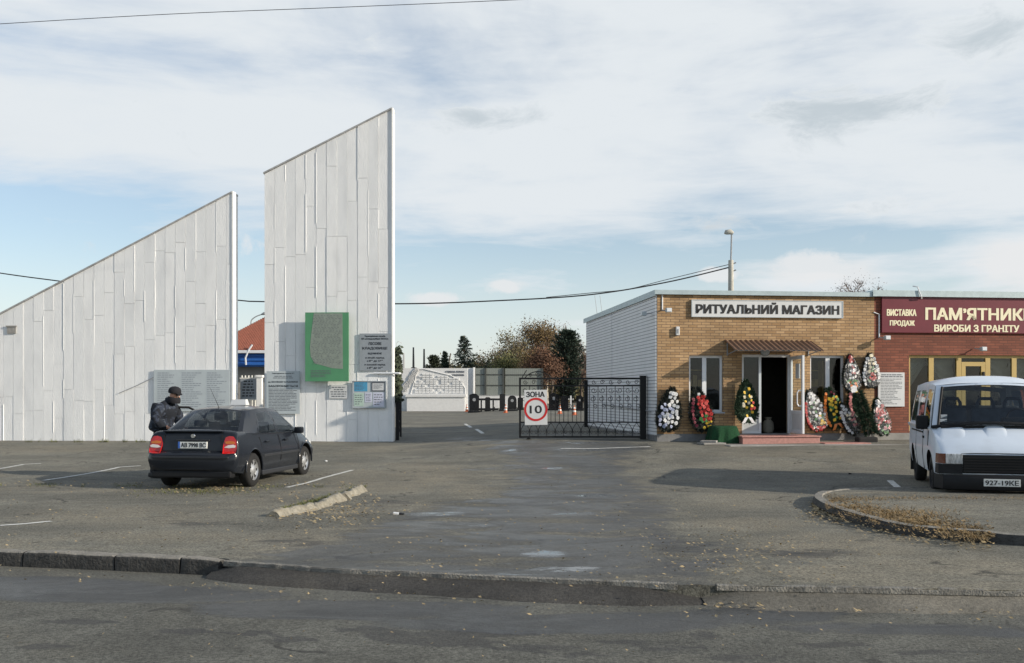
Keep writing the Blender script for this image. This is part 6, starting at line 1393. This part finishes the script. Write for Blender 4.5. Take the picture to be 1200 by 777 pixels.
cut_arches(body, [(AX, .31, .365, -.95, -.48), (AX, .31, .365, .48, .95), (AX+2.61, .31, .365, -.95, -.48), (AX+2.61, .31, .365, .48, .95)], 'arch_black')
fr_, gl_ = MB(), {}
roofR = [(2.50, -.545, 1.362), (2.25, -.56, 1.388), (1.95, -.565, 1.40), (1.55, -.56, 1.392), (1.32, -.55, 1.375), (1.12, -.53, 1.348)]
def mir(P): return [(x, -y, z) for x, y, z in P]
for sg in (1, -1):
    f_ = (lambda P: P) if sg == 1 else mir
    def side(b0, b1, t0, t1, mg, key=None, fade=lambda u: 1.0):
        def bp(x): return (x, -.775+.012*abs(x-2), .905+.012*(2.2-x)*.5)
        def tp(x): return (x, -float(np.interp(x, [1.12, 1.55, 1.95, 2.5], [.53, .56, .565, .545])), float(np.interp(x, [1.12, 1.32, 1.55, 1.95, 2.25, 2.5], [1.348, 1.375, 1.392, 1.40, 1.388, 1.362])))
        g = MB(); B = [bp(b0+(b1-b0)*k/6) for k in range(7)]; T = [tp(t0+(t1-t0)*k/6) for k in range(7)]
        patch(fr_, g, f_(B), f_(T), mg, 6, .035, (0, -sg, 0), fade)
        if mg: gl_[(key, sg)] = g
    side(3.22, 3.08, 2.50, 2.45, None, None, lambda u: u); side(3.08, 2.10, 2.45, 1.98, (.05, .035, .06, .13), 'f'); side(2.10, 2.04, 1.98, 1.93, None)
    side(2.04, 1.08, 1.93, 1.42, (.035, .09, .06, .14), 'r'); side(1.08, .42, 1.42, 1.12, None, None, lambda u: 1-u)
def arcp(x, y, z, bx, cz, n=8): return [(x+bx*(1-(2*k/n-1)**2), y*(1-2*k/n), z+cz*(1-(2*k/n-1)**2)) for k in range(n+1)]
gw, gr_ = MB(), MB()
patch(fr_, gw, arcp(3.22, -.765, .90, .14, .02), arcp(2.50, -.545, 1.362, .10, .045), (.05, .05, .03, .05), 8, .03, (.6, 0, .6), lambda u: math.sin(math.pi*u)**.6 if 0 < u < 1 else 0)
patch(fr_, gr_, arcp(.42, -.765, .915, -.05, .06), arcp(1.12, -.53, 1.348, -.10, .05), (.055, .055, .08, .07), 8, .045, (-.5, 0, .7), lambda u: math.sin(math.pi*u)**.6 if 0 < u < 1 else 0)
P = []
xs_ = [1.12+(2.50-1.12)*k/14 for k in range(15)]
for x in xs_:
    y = -float(np.interp(x, [1.12, 1.55, 1.95, 2.5], [.53, .56, .565, .545])); z = float(np.interp(x, [1.12, 1.32, 1.55, 1.95, 2.25, 2.5], [1.348, 1.375, 1.392, 1.40, 1.388, 1.362]))
    bx = -.10*max(0, 1-(x-1.12)/.5) + .10*max(0, 1-(2.5-x)/.5); P.append(arcp(x, y, z, bx, .045+.004*math.sin((x-1.12)*2)))
fr_.grid(P); fr_.build('cabin', 'car_paint', car, smooth=40, weld=.002)
for (key, sg), g in gl_.items(): g.build('side_window', 'car_glass', car, smooth=60, weld=.001)
gw.build('windscreen', 'car_glass', car, smooth=60, weld=.001); gr_.build('rear_window', 'car_glass', car, smooth=60, weld=.001)
mb = MB(); mb.grid([[(x, y, .962) for y in (-.68, -.3, 0, .3, .68)] for x in (.75, 1.2, 2, 3.0)]); mb.build('parcel_shelf', 'dash', car)
for nm, x, y in (('front_seat', 2.05, .36), ('front_seat', 2.05, -.36)):
    mb = MB(); mb.rbox(x-.06, x+.06, y-.24, y+.24, .93, 1.13, .04); mb.rbox(x-.05, x+.05, y-.13, y+.13, 1.15, 1.30, .04); mb.build(nm, 'seat_blue', car)
mb = MB(); mb.rbox(1.12, 1.24, -.60, .60, .93, 1.06, .04); [mb.rbox(1.13, 1.21, y-.12, y+.12, 1.07, 1.18, .03) for y in (-.36, .36)]; mb.build('rear_seat', 'seat_blue', car)
mb = MB(); mb.rbox(1.35, 1.352, -.06, .06, 1.10, 1.20, .0004); mb.build('sunshade', 'board_gray', car)
# rear details
from mathutils.bvhtree import BVHTree
bm_ = bmesh.new(); bm_.from_mesh(body.data); bvh = BVHTree.FromBMesh(bm_); bm_.free()
def rearpt(y, z): # approx rear face x
    return .135+.04*((z-.62)/.38)**3
lampP = [(.500, .625), (.80, .625), (.825, .70), (.80, .85), (.70, .915), (.565, .905), (.535, .80)]
for sg in (1, -1):
    def lamp(pts, off, name, m, par):
        X = [p[0] for p in pts]; ys = np.linspace(min(X), max(X), 15); lo = {}; rows = []
        for y in ys:
            hits = []
            for (y0_, z0_), (y1_, z1_) in zip(pts, pts[1:]+pts[:1]):
                if min(y0_, y1_)-1e-6 <= y <= max(y0_, y1_)+1e-6 and abs(y1_-y0_) > 1e-6: hits.append(z0_+(z1_-z0_)*(y-y0_)/(y1_-y0_))
            rows.append((y, min(hits), max(hits)))
        F_, B_ = [], []
        for y, za, zb_ in rows:
            r1, r2 = [], []
            for k in range(9):
                z = za+(zb_-za)*k/8; h = bvh.ray_cast(Vector((-.5, sg*y, z)), Vector((1, 0, 0)))
                x = h[0].x if h[0] is not None and h[0].x < .5 else .5
                nz_ = Vector((-1, sg*.25*max(0, (y-.70)/.13), 0)).normalized()
                p = Vector((x, sg*y, z))+nz_*off; r1.append(p[:]); r2.append((p-nz_*(off+.02))[:])
            F_.append(r1); B_.append(r2)
        m_ = MB(); m_.grid(F_); m_.grid([F_[0], B_[0]]); m_.grid([F_[-1], B_[-1]]); m_.grid([[r[0] for r in F_], [r[0] for r in B_]]); m_.grid([[r[-1] for r in F_], [r[-1] for r in B_]])
        return m_.build(name, m, par, smooth=40, weld=.0005)
    L1 = lamp([(.565, .63), (.70, .63), (.796, .64), (.80, .72), (.79, .85), (.73, .925), (.66, .93), (.595, .91), (.56, .80)], .010, 'tail_lamp', 'tail_red', car)
    lamp([(.575, .735), (.66, .725), (.78, .735), (.785, .765), (.74, .785), (.65, .775)], .016, 'reversing_lamp', 'tail_clear', L1)
    lamp([(.59, .835), (.67, .85), (.76, .835), (.77, .80), (.67, .795), (.60, .80)], .016, 'indicator', 'tail_amber', L1)
mb = MB(); mb.rbox(.10, .20, -.545, .545, .998, 1.025, .010); mb.build('boot_lip', 'car_paint', car)
mb = MB(); mb.box(.122, .14, -.53, -.525, .68, .95); mb.box(.122, .14, .525, .53, .68, .95); mb.box(.10, .12, -.53, .53, .672, .678); mb.build('boot_seam', 'arch_black', car)
mb = MB(); mb.rbox(.098, .15, -.31, .31, .845, .872, .006); mb.build('boot_handle', 'car_trim', car)
mb = MB(); mb.lathe([(0, .108), (.035, .108), (.042, .115), (.042, .15)], 18, 'x', (0, 0, .93)); mb.build('badge', 'chrome', car, smooth=40)
mb = MB(); mb.rbox(.092, .135, -.265, .265, .715, .835, .004); plate = mb.build('number_plate', 'plate_white', car)
mb = MB(); mb.box(.0895, .0915, .225, .262, .719, .831); mb.build('flag_band', 'plate_blue', plate)
o = text('АВ 7998 ВС', -.205, .245, -.040, .036, 0, 'black_letter', plate, bold=.02); o.rotation_euler = (0, 0, R(-90)); o.location = (.0915, 0, .776)
mb = MB(); mb.box(.088, .0915, -.268, .268, .708, .716); mb.box(.088, .0915, -.268, .268, .834, .842); mb.build('plate_frame', 'rubber', plate)
mb = MB(); mb.rbox(-.02, .10, -.70, .70, .545, .585, .012); mb.build('bumper_strip', 'car_trim', car)
mb = MB(); mb.rbox(.03, .25, -.72, .72, .21, .33, .03); mb.build('rear_valance', 'van_black', car)
# sides
for sg in (1, -1):
    mb = MB(); mb.rbox(1.22, 3.02, sg*.845-.014, sg*.845+.018*1, .515, .565, .008); mb.build('side_moulding', 'car_trim', car)
    mb = MB(); mb.rbox(1.20, 3.02, sg*.80-.03, sg*.80+.03, .185, .27, .02); mb.build('sill', 'car_trim', car)
    for x in (1.42, 2.36): mb = MB(); mb.rbox(x-.10, x+.08, sg*.835-.02, sg*.835+.02, .775, .805, .008); mb.build('door_handle', 'car_paint', car)
    mb = MB(); rr = random.Random(1)
    for x0_, x1_ in ((2.07, 2.05), (3.02, 3.00)): mb.tube([(x0_, sg*.80, .30), (x1_, sg*.853, .45), (x1_, sg*.857, .58), (x1_, sg*.835, .75), (x1_-.0, sg*.79, .895)], .005, 4)
    mb.tube([(1.20, sg*.85, .56), (1.17, sg*.842, .68), (1.10, sg*.80, .88)], .005, 4); mb.build('door_seam', 'arch_black', car)
    mb = MB(); mb.rbox(2.86, 3.00, sg*.88-.085, sg*.88+.085, .885, 1.015, .035); m_ = mb.build('wing_mirror', 'car_paint', car, smooth=40); mb = MB(); mb.rbox(2.92, 2.98, sg*.78-.05, sg*.78+.05, .895, .93, .01); mb.build('mirror_arm', 'car_trim', m_)
    for x in (AX, AX+2.61):                # flared arch lips
        mb = MB(); mb.tube([(x+.372*math.cos(a), sg*(.838), .31+.372*math.sin(a)) for a in [R(-5)+R(190)*k/24 for k in range(25)]], .017, 6); mb.build('arch_lip', 'car_paint', car, smooth=60)
        wheel(car, x, sg*.745, .305, .185, sg)
    mb = MB(); mb.rbox(3.42, 3.47, sg*.842-.01, sg*.842+.01, .70, .73, .005); mb.build('side_repeater', 'tail_clear', car)
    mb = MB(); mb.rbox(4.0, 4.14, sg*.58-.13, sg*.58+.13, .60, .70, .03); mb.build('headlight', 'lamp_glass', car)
mb = MB(); P4 = [(-.14, 1.47), (.14, 1.47), (.10, 1.60), (-.10, 1.60)]
mb.hexa([(2.02, -.15, 1.452), (2.20, -.15, 1.452), (2.20, .17, 1.452), (2.02, .17, 1.452), (2.06, -.13, 1.56), (2.16, -.13, 1.56), (2.16, .14, 1.56), (2.06, .14, 1.56)])
tx = mb.build('taxi_sign', 'sign_white', car); mb = MB(); mb.box(2.04, 2.18, -.14, .16, 1.438, 1.451); mb.build('sign_base', 'rubber', tx)
mb = MB(); mb.tube([(1.22, .02, 1.40), (.98, .09, 1.78)], [.006, .002], 5); mb.rbox(1.18, 1.26, -.01, .05, 1.385, 1.415, .01); mb.build('antenna', 'rubber', car)
# driver's door standing open
mb = MB(); mb.rbox(-1.0, 0, -.03, .03, .25, .92, .02); dd = mb.build('open_door', 'car_paint', car, loc=(3.0, .80, 0), rot=(0, 0, R(-62)))
dd['label'] = "open driver's door on the far side"
mb = MB(); mb.tube([(-1.0, 0, .92), (-1.02, .0, 1.10), (-.96, -.04, 1.33), (-.85, -.07, 1.405), (-.62, -.08, 1.40), (-.40, -.06, 1.28), (-.15, -.02, 1.02), (-.02, 0, .92)], .022, 6); mb.build('window_frame', 'arch_black', dd)
# -------- white van, front to the camera
vf = Vector((-.285, -.958, 0)).normalized(); vr = Vector((vf.y, -vf.x, 0))    # forward, vehicle's right
wfp = U(1096, 581, 16.95); FA = 3.72
rootv = Vector((wfp.x, wfp.y, 0)) - vr*.86 - vf*FA
van = thing('parked_van', 'dirty white minibus van with black bumper and grille, front towards the road', 'van', (rootv.x, rootv.y, .138), math.atan2(vf.y, vf.x))
SV = [(0, .40, .88, .93, .60, .945, 1.00, .93, 1.10, .02), (.08, .34, .92, .965, .62, .955, 1.02, .94, 1.12, .01), (.5, .32, .93, .97, .65, .96, 1.03, .93, 1.125, .0), (3.0, .32, .93, .97, .65, .955, 1.03, .92, 1.12, .0), (3.6, .32, .92, .965, .65, .95, 1.03, .89, 1.12, .01),
      (3.8, .30, .92, .955, .62, .935, 1.02, .85, 1.105, .045), (4.1, .26, .90, .935, .56, .905, .92, .81, .98, .055), (4.35, .22, .86, .90, .50, .87, .74, .77, .815, .055), (4.44, .22, .83, .87, .48, .84, .68, .75, .735, .045), (4.48, .26, .81, .84, .46, .81, .64, .74, .69, .03), (4.50, .32, .78, .80, .46, .78, .60, .74, .64, .0)]
vb = loft(SV, .06).build('body', ['van_white', 'arch_black'], van)
RA = FA-2.835
cut_arches(vb, [(FA, .33, .41, -1.1, -.5), (FA, .33, .41, .5, 1.1), (RA, .33, .40, -1.1, -.5), (RA, .33, .40, .5, 1.1)], 'arch_black')
fr_, gl_ = MB(), {}
def vtop(x): return (x, -float(np.interp(x, [.05, .5, 2.8, 3.28], [.80, .845, .845, .80])), float(np.interp(x, [.05, .4, 2.6, 3.0, 3.28], [1.77, 1.83, 1.84, 1.83, 1.80])))
def vbot(x): return (x, -.945, 1.085)
for sg in (1, -1):
    f_ = (lambda P: P) if sg == 1 else mir
    def vside(b0, b1, t0, t1, mg, key=None, fade=lambda u: 1.0):
        g = MB(); B = [vbot(b0+(b1-b0)*k/6) for k in range(7)]; T = [vtop(t0+(t1-t0)*k/6) for k in range(7)]
        patch(fr_, g, f_(B), f_(T), mg, 6, .02, (0, -sg, 0), fade)
        if mg: gl_[(key, sg)] = g
    vside(3.84, 3.72, 3.28, 3.20, None, None, lambda u: u); vside(3.72, 2.88, 3.20, 2.80, (.06, .05, .07, .12), 'a'); vside(2.88, 2.72, 2.80, 2.72, None)
    vside(2.72, 1.62, 2.72, 1.62, (.05, .05, .10, .14), 'b'); vside(1.62, 1.46, 1.62, 1.46, None); vside(1.46, .22, 1.46, .24, (.05, .05, .10, .14), 'c'); vside(.22, .02, .24, .05, None, None, lambda u: 1-u)
gw, gb_ = MB(), MB()
patch(fr_, gw, arcp(3.84, -.93, 1.085, .13, .075), arcp(3.28, -.80, 1.80, .10, .045), (.055, .055, .05, .05), 10, .02, (.7, 0, .5), lambda u: math.sin(math.pi*u)**.6 if 0 < u < 1 else 0)
patch(fr_, gb_, arcp(.02, -.93, 1.085, -.02, 0), arcp(.05, -.80, 1.77, -.02, .06), (.08, .08, .1, .12), 8, .01, (-1, 0, 0))
P = []
for k in range(25):
    x = .05+(3.28-.05)*k/24; q = vtop(x); n = 12; bx = .10*max(0, 1-(3.28-x)/.5)-.02*max(0, 1-x/.4)
    cz = .045+(.135-.045)*smooth((3.28-x)/.55)*smooth((x+.25)/.55) if x > .02 else .06
    row = []
    for j in range(n+1):
        s__ = 2*j/n-1; row.append((x+bx*(1-s__*s__), -q[1]*s__ if False else q[1]*(-s__) if False else q[1]*(1-2*j/n), q[2]+cz*(1-abs(s__)**3.2)))
    P.append(row)
fr_.grid(P); fr_.build('cabin', 'van_white', van, smooth=40, weld=.004)
for (key, sg), g in gl_.items(): g.build('side_window', 'van_glass', van, smooth=60, weld=.001)
gw.build('windscreen', 'van_glass', van, smooth=60, weld=.001); gb_.build('rear_window', 'van_glass', van, smooth=60, weld=.001)
mb = MB()                                   # rubber around the windscreen and window seals
mb.tube([Vector(p).lerp(Vector(q), .03)+Vector((.03, 0, .01)) for p, q in zip(arcp(3.84, -.93, 1.085, .13, .075), arcp(3.28, -.80, 1.80, .10, .045))], .03, 6)
mb.tube([Vector(p)+Vector((-.012, 0, -.03)) for p in arcp(3.28, -.785, 1.80, .12, .045)], .016, 6)
for sg in (1, -1): mb.tube([(3.885, sg*.835, 1.12), (3.68, sg*.79, 1.40), (3.345, sg*.715, 1.775)], .02, 6); mb.tube([(3.80, sg*.93, 1.10), (3.55, sg*.88, 1.42), (3.26, sg*.80, 1.785)], .012, 6)
mb.build('windscreen_seal', 'van_black', van)
mb = MB(); mb.rbox(3.70, 3.95, -.80, .80, 1.10, 1.145, .012); mb.build('scuttle', 'van_black', van)
for y0_, y1_ in ((-.62, -.08), (.05, .60)): mb = MB(); mb.tube([(3.94, y0_, 1.17), (3.90, (y0_+y1_)/2, 1.19), (3.885, y1_, 1.185)], .011, 5); mb.build('wiper', 'rubber', van)
mb = MB(); mb.grid([[(x, y, 1.128) for y in (-.90, 0, .90)] for x in (.1, 2, 3.72)]); mb.build('cabin_floor', 'dash', van)
mb = MB(); mb.rbox(3.3, 3.75, -.84, .84, 1.10, 1.20, .04); mb.rbox(3.25, 3.5, .2, .6, 1.17, 1.27, .04); mb.build('dashboard', 'dash', van)
for y in (-.48, .48, .05):
    mb = MB(); mb.rbox(2.62, 2.75, y-.23, y+.23, 1.13, 1.42, .05); s1_ = mb.build('front_seat', 'seat_blue', van); mb = MB(); mb.tube([(2.68, y-.13, 1.42), (2.68, y-.13, 1.50), (2.68, y-.09, 1.58), (2.68, y+.09, 1.58), (2.68, y+.13, 1.50), (2.68, y+.13, 1.42)], .03, 6); mb.build('headrest', 'seat_blue', s1_)
for x in (1.7, .8): mb = MB(); mb.rbox(x, x+.12, -.75, .75, 1.13, 1.45, .05); mb.build('rear_seat', 'seat_blue', van)
mb = MB(); mb.lathe([(.17, -.012), (.185, 0), (.17, .012), (.155, 0), (.17, -.012)], 24, 'x', (3.15, .48, 1.24)); mb.build('steering_wheel', 'rubber', van)
mb = MB(); mb.box(3.795, 3.80, -.80, -.69, 1.2, 1.25); mb.box(3.745, 3.75, -.78, -.68, 1.265, 1.32); mb.build('windscreen_sticker', 'sign_white', van)
# bonnet ribs
bm_ = bmesh.new(); bm_.from_mesh(vb.data); bvv = BVHTree.FromBMesh(bm_); bm_.free()
for y0_, y1_ in ((-.86, -.44), (-.17, .17), (.44, .86)):
    mb = MB(); P = []
    for j in range(7):
        f = j/6; x = 3.86+.40*f; row = []
        for k in range(11):
            g = -1+2*k/10; y = (y0_+y1_)/2+(y1_-y0_)/2*g; h = bvv.ray_cast(Vector((x, y, 2)), Vector((0, 0, -1)))
            zz = (h[0].z if h[0] is not None else 1.0)+.05*(1-f)**1.3*(1-abs(g)**7)-.004; row.append((x, y, zz))
        P.append(row)
    mb.grid(P); mb.grid([P[0], [(x, y, z-.08) for x, y, z in P[0]]]); mb.build('bonnet_rib', 'van_white', van, smooth=50)
mb = MB(); mb.tube([(4.455, -.74, .70), (4.48, -.4, .722), (4.49, 0, .725), (4.48, .4, .722), (4.455, .74, .70)], .006, 4); mb.build('bonnet_seam', 'arch_black', van)
mb = MB(); mb.rbox(4.42, 4.525, -.54, .54, .41, .70, .012); mb.build('grille_back', 'van_black', van)
for k in range(6): mb = MB(); mb.rbox(4.525, 4.54, -.53, .53, .43+.042*k, .448+.042*k, .004); mb.build('grille_slat', 'rubber', van)
for sg in (1, -1):
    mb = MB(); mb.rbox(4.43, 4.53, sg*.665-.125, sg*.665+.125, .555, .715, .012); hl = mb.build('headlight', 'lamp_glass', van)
    mb = MB(); mb.hexa([(4.30, sg*.792, .558), (4.525, sg*.792, .558), (4.44, sg*.895, .562), (4.26, sg*.915, .562), (4.30, sg*.792, .715), (4.525, sg*.792, .715), (4.44, sg*.885, .712), (4.26, sg*.91, .712)]); mb.build('indicator', 'lamp_brown', hl)
    mb = MB(); mb.hexa([(4.30, sg*.545, .40), (4.535, sg*.545, .40), (4.51, sg*.895, .40), (4.26, sg*.92, .40), (4.30, sg*.545, .552), (4.535, sg*.545, .552), (4.50, sg*.895, .552), (4.26, sg*.915, .552)]); mb.build('lamp_panel', 'van_black', van)
    mb = MB(); mb.rbox(3.42, 3.56, sg*1.04-.10, sg*1.04+.10, 1.07, 1.30, .03); mi_ = mb.build('wing_mirror', 'van_black', van); mb = MB(); mb.tube([(3.52, sg*.95, 1.10), (3.50, sg*1.06, 1.08)], .025, 6); mb.build('mirror_arm', 'van_black', mi_)
    mb = MB(); mb.rbox(RA-.60, RA-.57, sg*.86-.10, sg*.86+.10, .18, .60, .006); mb.build('mudflap', 'rubber', van)
    mb = MB(); mb.tube([(2.80, sg*.955, 1.05), (2.80, sg*.974, .66), (2.80, sg*.94, .36)], .006, 4); mb.tube([(3.62, sg*.957, 1.05), (3.62, sg*.968, .80)], .006, 4); mb.tube([(1.55, sg*.957, 1.06), (1.55, sg*.974, .66), (1.55, sg*.94, .36)], .006, 4); mb.build('door_seam', 'arch_black', van)
    mb = MB(); mb.rbox(.7, 2.75, sg*.962-.012, sg*.962+.012, .985, 1.01, .004); mb.build('door_rail', 'van_black', van)
    mb = MB(); mb.rbox(2.86, 3.0, sg*.965-.02, sg*.965+.02, .90, .94, .008); mb.build('door_handle', 'van_black', van)
    for x in (FA, RA): wheel(van, x, sg*.83, .325, .19, sg, 'van_black', 6)
mb = MB(); P = []
for k in range(21):
    s__ = -1+2*k/20; x = 4.66-.10*abs(s__)**2.5-(.36 if k in (0, 20) else 0); y = s__*.93
    P.append([(x-.10, y*.98, .15), (x-.02, y, .165), (x, y, .22), (x, y, .33), (x-.02, y, .385), (x-.16, y*.97, .395)])
mb.grid(P); mb.build('front_bumper', 'van_black', van, smooth=40)
mb = MB(); mb.rbox(4.25, 4.50, -.80, .80, .14, .39, .03); mb.build('bumper_backing', 'arch_black', van)
mb = MB(); mb.rbox(4.662, 4.672, -.26, .26, .225, .34, .003); vp = mb.build('number_plate', 'plate_white', van)
o = text('927-19КЕ', -.235, .235, -.038, .038, 0, 'black_letter', vp, bold=.02); o.rotation_euler = (0, 0, R(90)); o.location = (4.6725, 0, .2825)
# ---------------------------------------------------------------- the man beside the car
DX, DY = (186.5-600)/F*20.3, 20.3
man = thing('person', 'man in dark camouflage jacket and black cap standing at the open car door', 'person', (DX, DY, ground(DX, DY)), R(-22)); man.rotation_euler = (0, R(6), R(-22))
def skin(name, V, E, rad, mats, parent, sub=2, root=0):
    me = bpy.data.meshes.new(name); me.from_pydata([Vector(v) for v in V], E, []); o = bpy.data.objects.new(name, me); COL.objects.link(o)
    md = o.modifiers.new('s', 'SKIN'); md.use_smooth_shade = True; md.branch_smoothing = .6
    for i, r in enumerate(rad): me.skin_vertices[0].data[i].radius = r if isinstance(r, tuple) else (r, r)
    me.skin_vertices[0].data[root].use_root = True
    sb = o.modifiers.new('d', 'SUBSURF'); sb.levels = sub; sb.render_levels = sub
    bpy.context.view_layer.update(); bake(o)
    o.data.materials.clear()
    for m in mats: o.data.materials.append(MT[m])
    o.data.polygons.foreach_set('use_smooth', [True]*len(o.data.polygons)); o.parent = parent; return o
V, E, Rd = [], [], []
def node(p, r, par=None):
    V.append(p); Rd.append(r); i = len(V)-1
    if par is not None: E.append((par, i))
    return i
pel = node((-.06, 0, .95), (.155, .13)); wa = node((-.04, 0, 1.10), (.15, .125), pel); ch = node((.02, 0, 1.30), (.175, .135), wa); sh = node((.08, 0, 1.45), (.13, .10), ch)
nk = node((.14, 0, 1.54), .060, sh); hd = node((.19, 0, 1.62), (.082, .085), nk); ht = node((.205, 0, 1.72), (.085, .095), hd)
for sg in (1, -1):
    hp = node((-.06, sg*.10, .88), .095, pel); kn = node((-.02, sg*.12, .50), .062, hp); an = node((-.08, sg*.13, .10), .045, kn); ft = node((.08, sg*.15, .05), .042, an); node((.16, sg*.16, .045), .034, ft)
    s2 = node((.06, sg*.19, 1.42), .070, sh)
    if sg == -1: el = node((.06, sg*.29, 1.13), .048, s2); wr = node((.26, sg*.17, 1.02), .034, el); hnd = node((.33, sg*.13, 1.00), (.034, .018), wr)
    else: el = node((.08, sg*.30, 1.14), .048, s2); wr = node((.29, sg*.20, 1.05), .034, el); hnd = node((.36, sg*.16, 1.03), (.034, .018), wr)
    for k, (dy, ln) in enumerate(((-.030, .062), (-.010, .075), (.010, .070), (.029, .055))):
        a_ = node((V[hnd][0]+.035, V[hnd][1]+dy, V[hnd][2]+.005), .0085, hnd); b_ = node((V[hnd][0]+.035+ln*.5, V[hnd][1]+dy*1.1, V[hnd][2]-.005), .008, a_); node((V[hnd][0]+.03+ln*.8, V[hnd][1]+dy*1.1, V[hnd][2]-.028), .007, b_)
    a_ = node((V[hnd][0], V[hnd][1]+sg*-.04, V[hnd][2]+.0), .0095, hnd); node((V[hnd][0]+.035, V[hnd][1]+sg*-.058, V[hnd][2]-.012), .008, a_)
bd = skin('body', V, E, Rd, ['trouser', 'camo', 'skin'], man, 2)
for p in bd.data.polygons:
    c = p.center; p.material_index = 2 if (c.z > 1.53 and c.x > .08) or (c.x > .25 and c.z < 1.2 and c.z > .92) else (1 if c.z > .92 else 0)
def jk():
    global V, E, Rd
    V, E, Rd = [], [], []
    a = node((-.07, 0, .86), (.25, .22)); b = node((-.06, 0, 1.02), (.26, .235), a); c = node((-.03, 0, 1.20), (.265, .245), b); d = node((.03, 0, 1.38), (.225, .21), c); e = node((.11, 0, 1.52), (.14, .14), d); node((.155, 0, 1.60), (.125, .12), e)
    for sg in (1, -1):
        s2 = node((.05, sg*.22, 1.40), .135, d)
        if sg == -1: el = node((.06, sg*.34, 1.13), .105, s2); node((.25, sg*.20, 1.02), .075, el)
        else: el = node((.08, sg*.34, 1.14), .105, s2); node((.27, sg*.22, 1.05), .075, el)
    return skin('jacket', V, E, Rd, ['camo'], man, 3)
j_ = jk()
for v in j_.data.vertices: n_ = mnoise.noise(v.co*9)*.018+mnoise.noise(v.co*22)*.008; v.co += v.normal*n_
mb = MB(); hc = Vector((.205, 0, 1.70))
mb.lathe([(.118, -.005), (.124, .025), (.122, .06), (.102, .10), (.06, .125), (0, .135)], 24, 'z', hc); mb.add([(hc.x+.08, -.09, hc.z+.0), (hc.x+.145, -.06, hc.z-.025), (hc.x+.155, 0, hc.z-.03), (hc.x+.145, .06, hc.z-.025), (hc.x+.08, .09, hc.z)], [(0, 1, 2, 3, 4)]); mb.add([(hc.x+.08, -.09, hc.z+.014), (hc.x+.145, -.06, hc.z-.012), (hc.x+.155, 0, hc.z-.016), (hc.x+.145, .06, hc.z-.012), (hc.x+.08, .09, hc.z+.014)], [(0, 1, 2, 3, 4)])
mb.build('cap', 'cap_black', man, smooth=50)
mb = MB(); mb.lathe([(.12, -.20), (.132, -.17), (.130, -.13), (.122, -.10), (.112, -.078)], 24, 'z', hc-Vector((.005, 0, 0))); mb.build('face_scarf', 'cap_black', man, smooth=60)
mb = MB()
for sg in (1, -1): mb.lathe([(0, -.012), (.009, -.008), (.012, 0), (.009, .008), (0, .012)], 10, 'z', hc+Vector((.098, sg*.032, -.035)))
mb.build('eyes', 'black_letter', man, smooth=180); mb = MB(); mb.tube([hc+Vector((.10, 0, -.03)), hc+Vector((.118, 0, -.055)), hc+Vector((.122, 0, -.075))], [.010, .014, .016], 7); mb.build('nose', 'skin', man, smooth=60)
mb = MB()
for sg in (1, -1): mb.rbox(-.12, .20, sg*.145-.05, sg*.145+.05, 0, .10, .03)
mb.build('boots', 'boot', man)
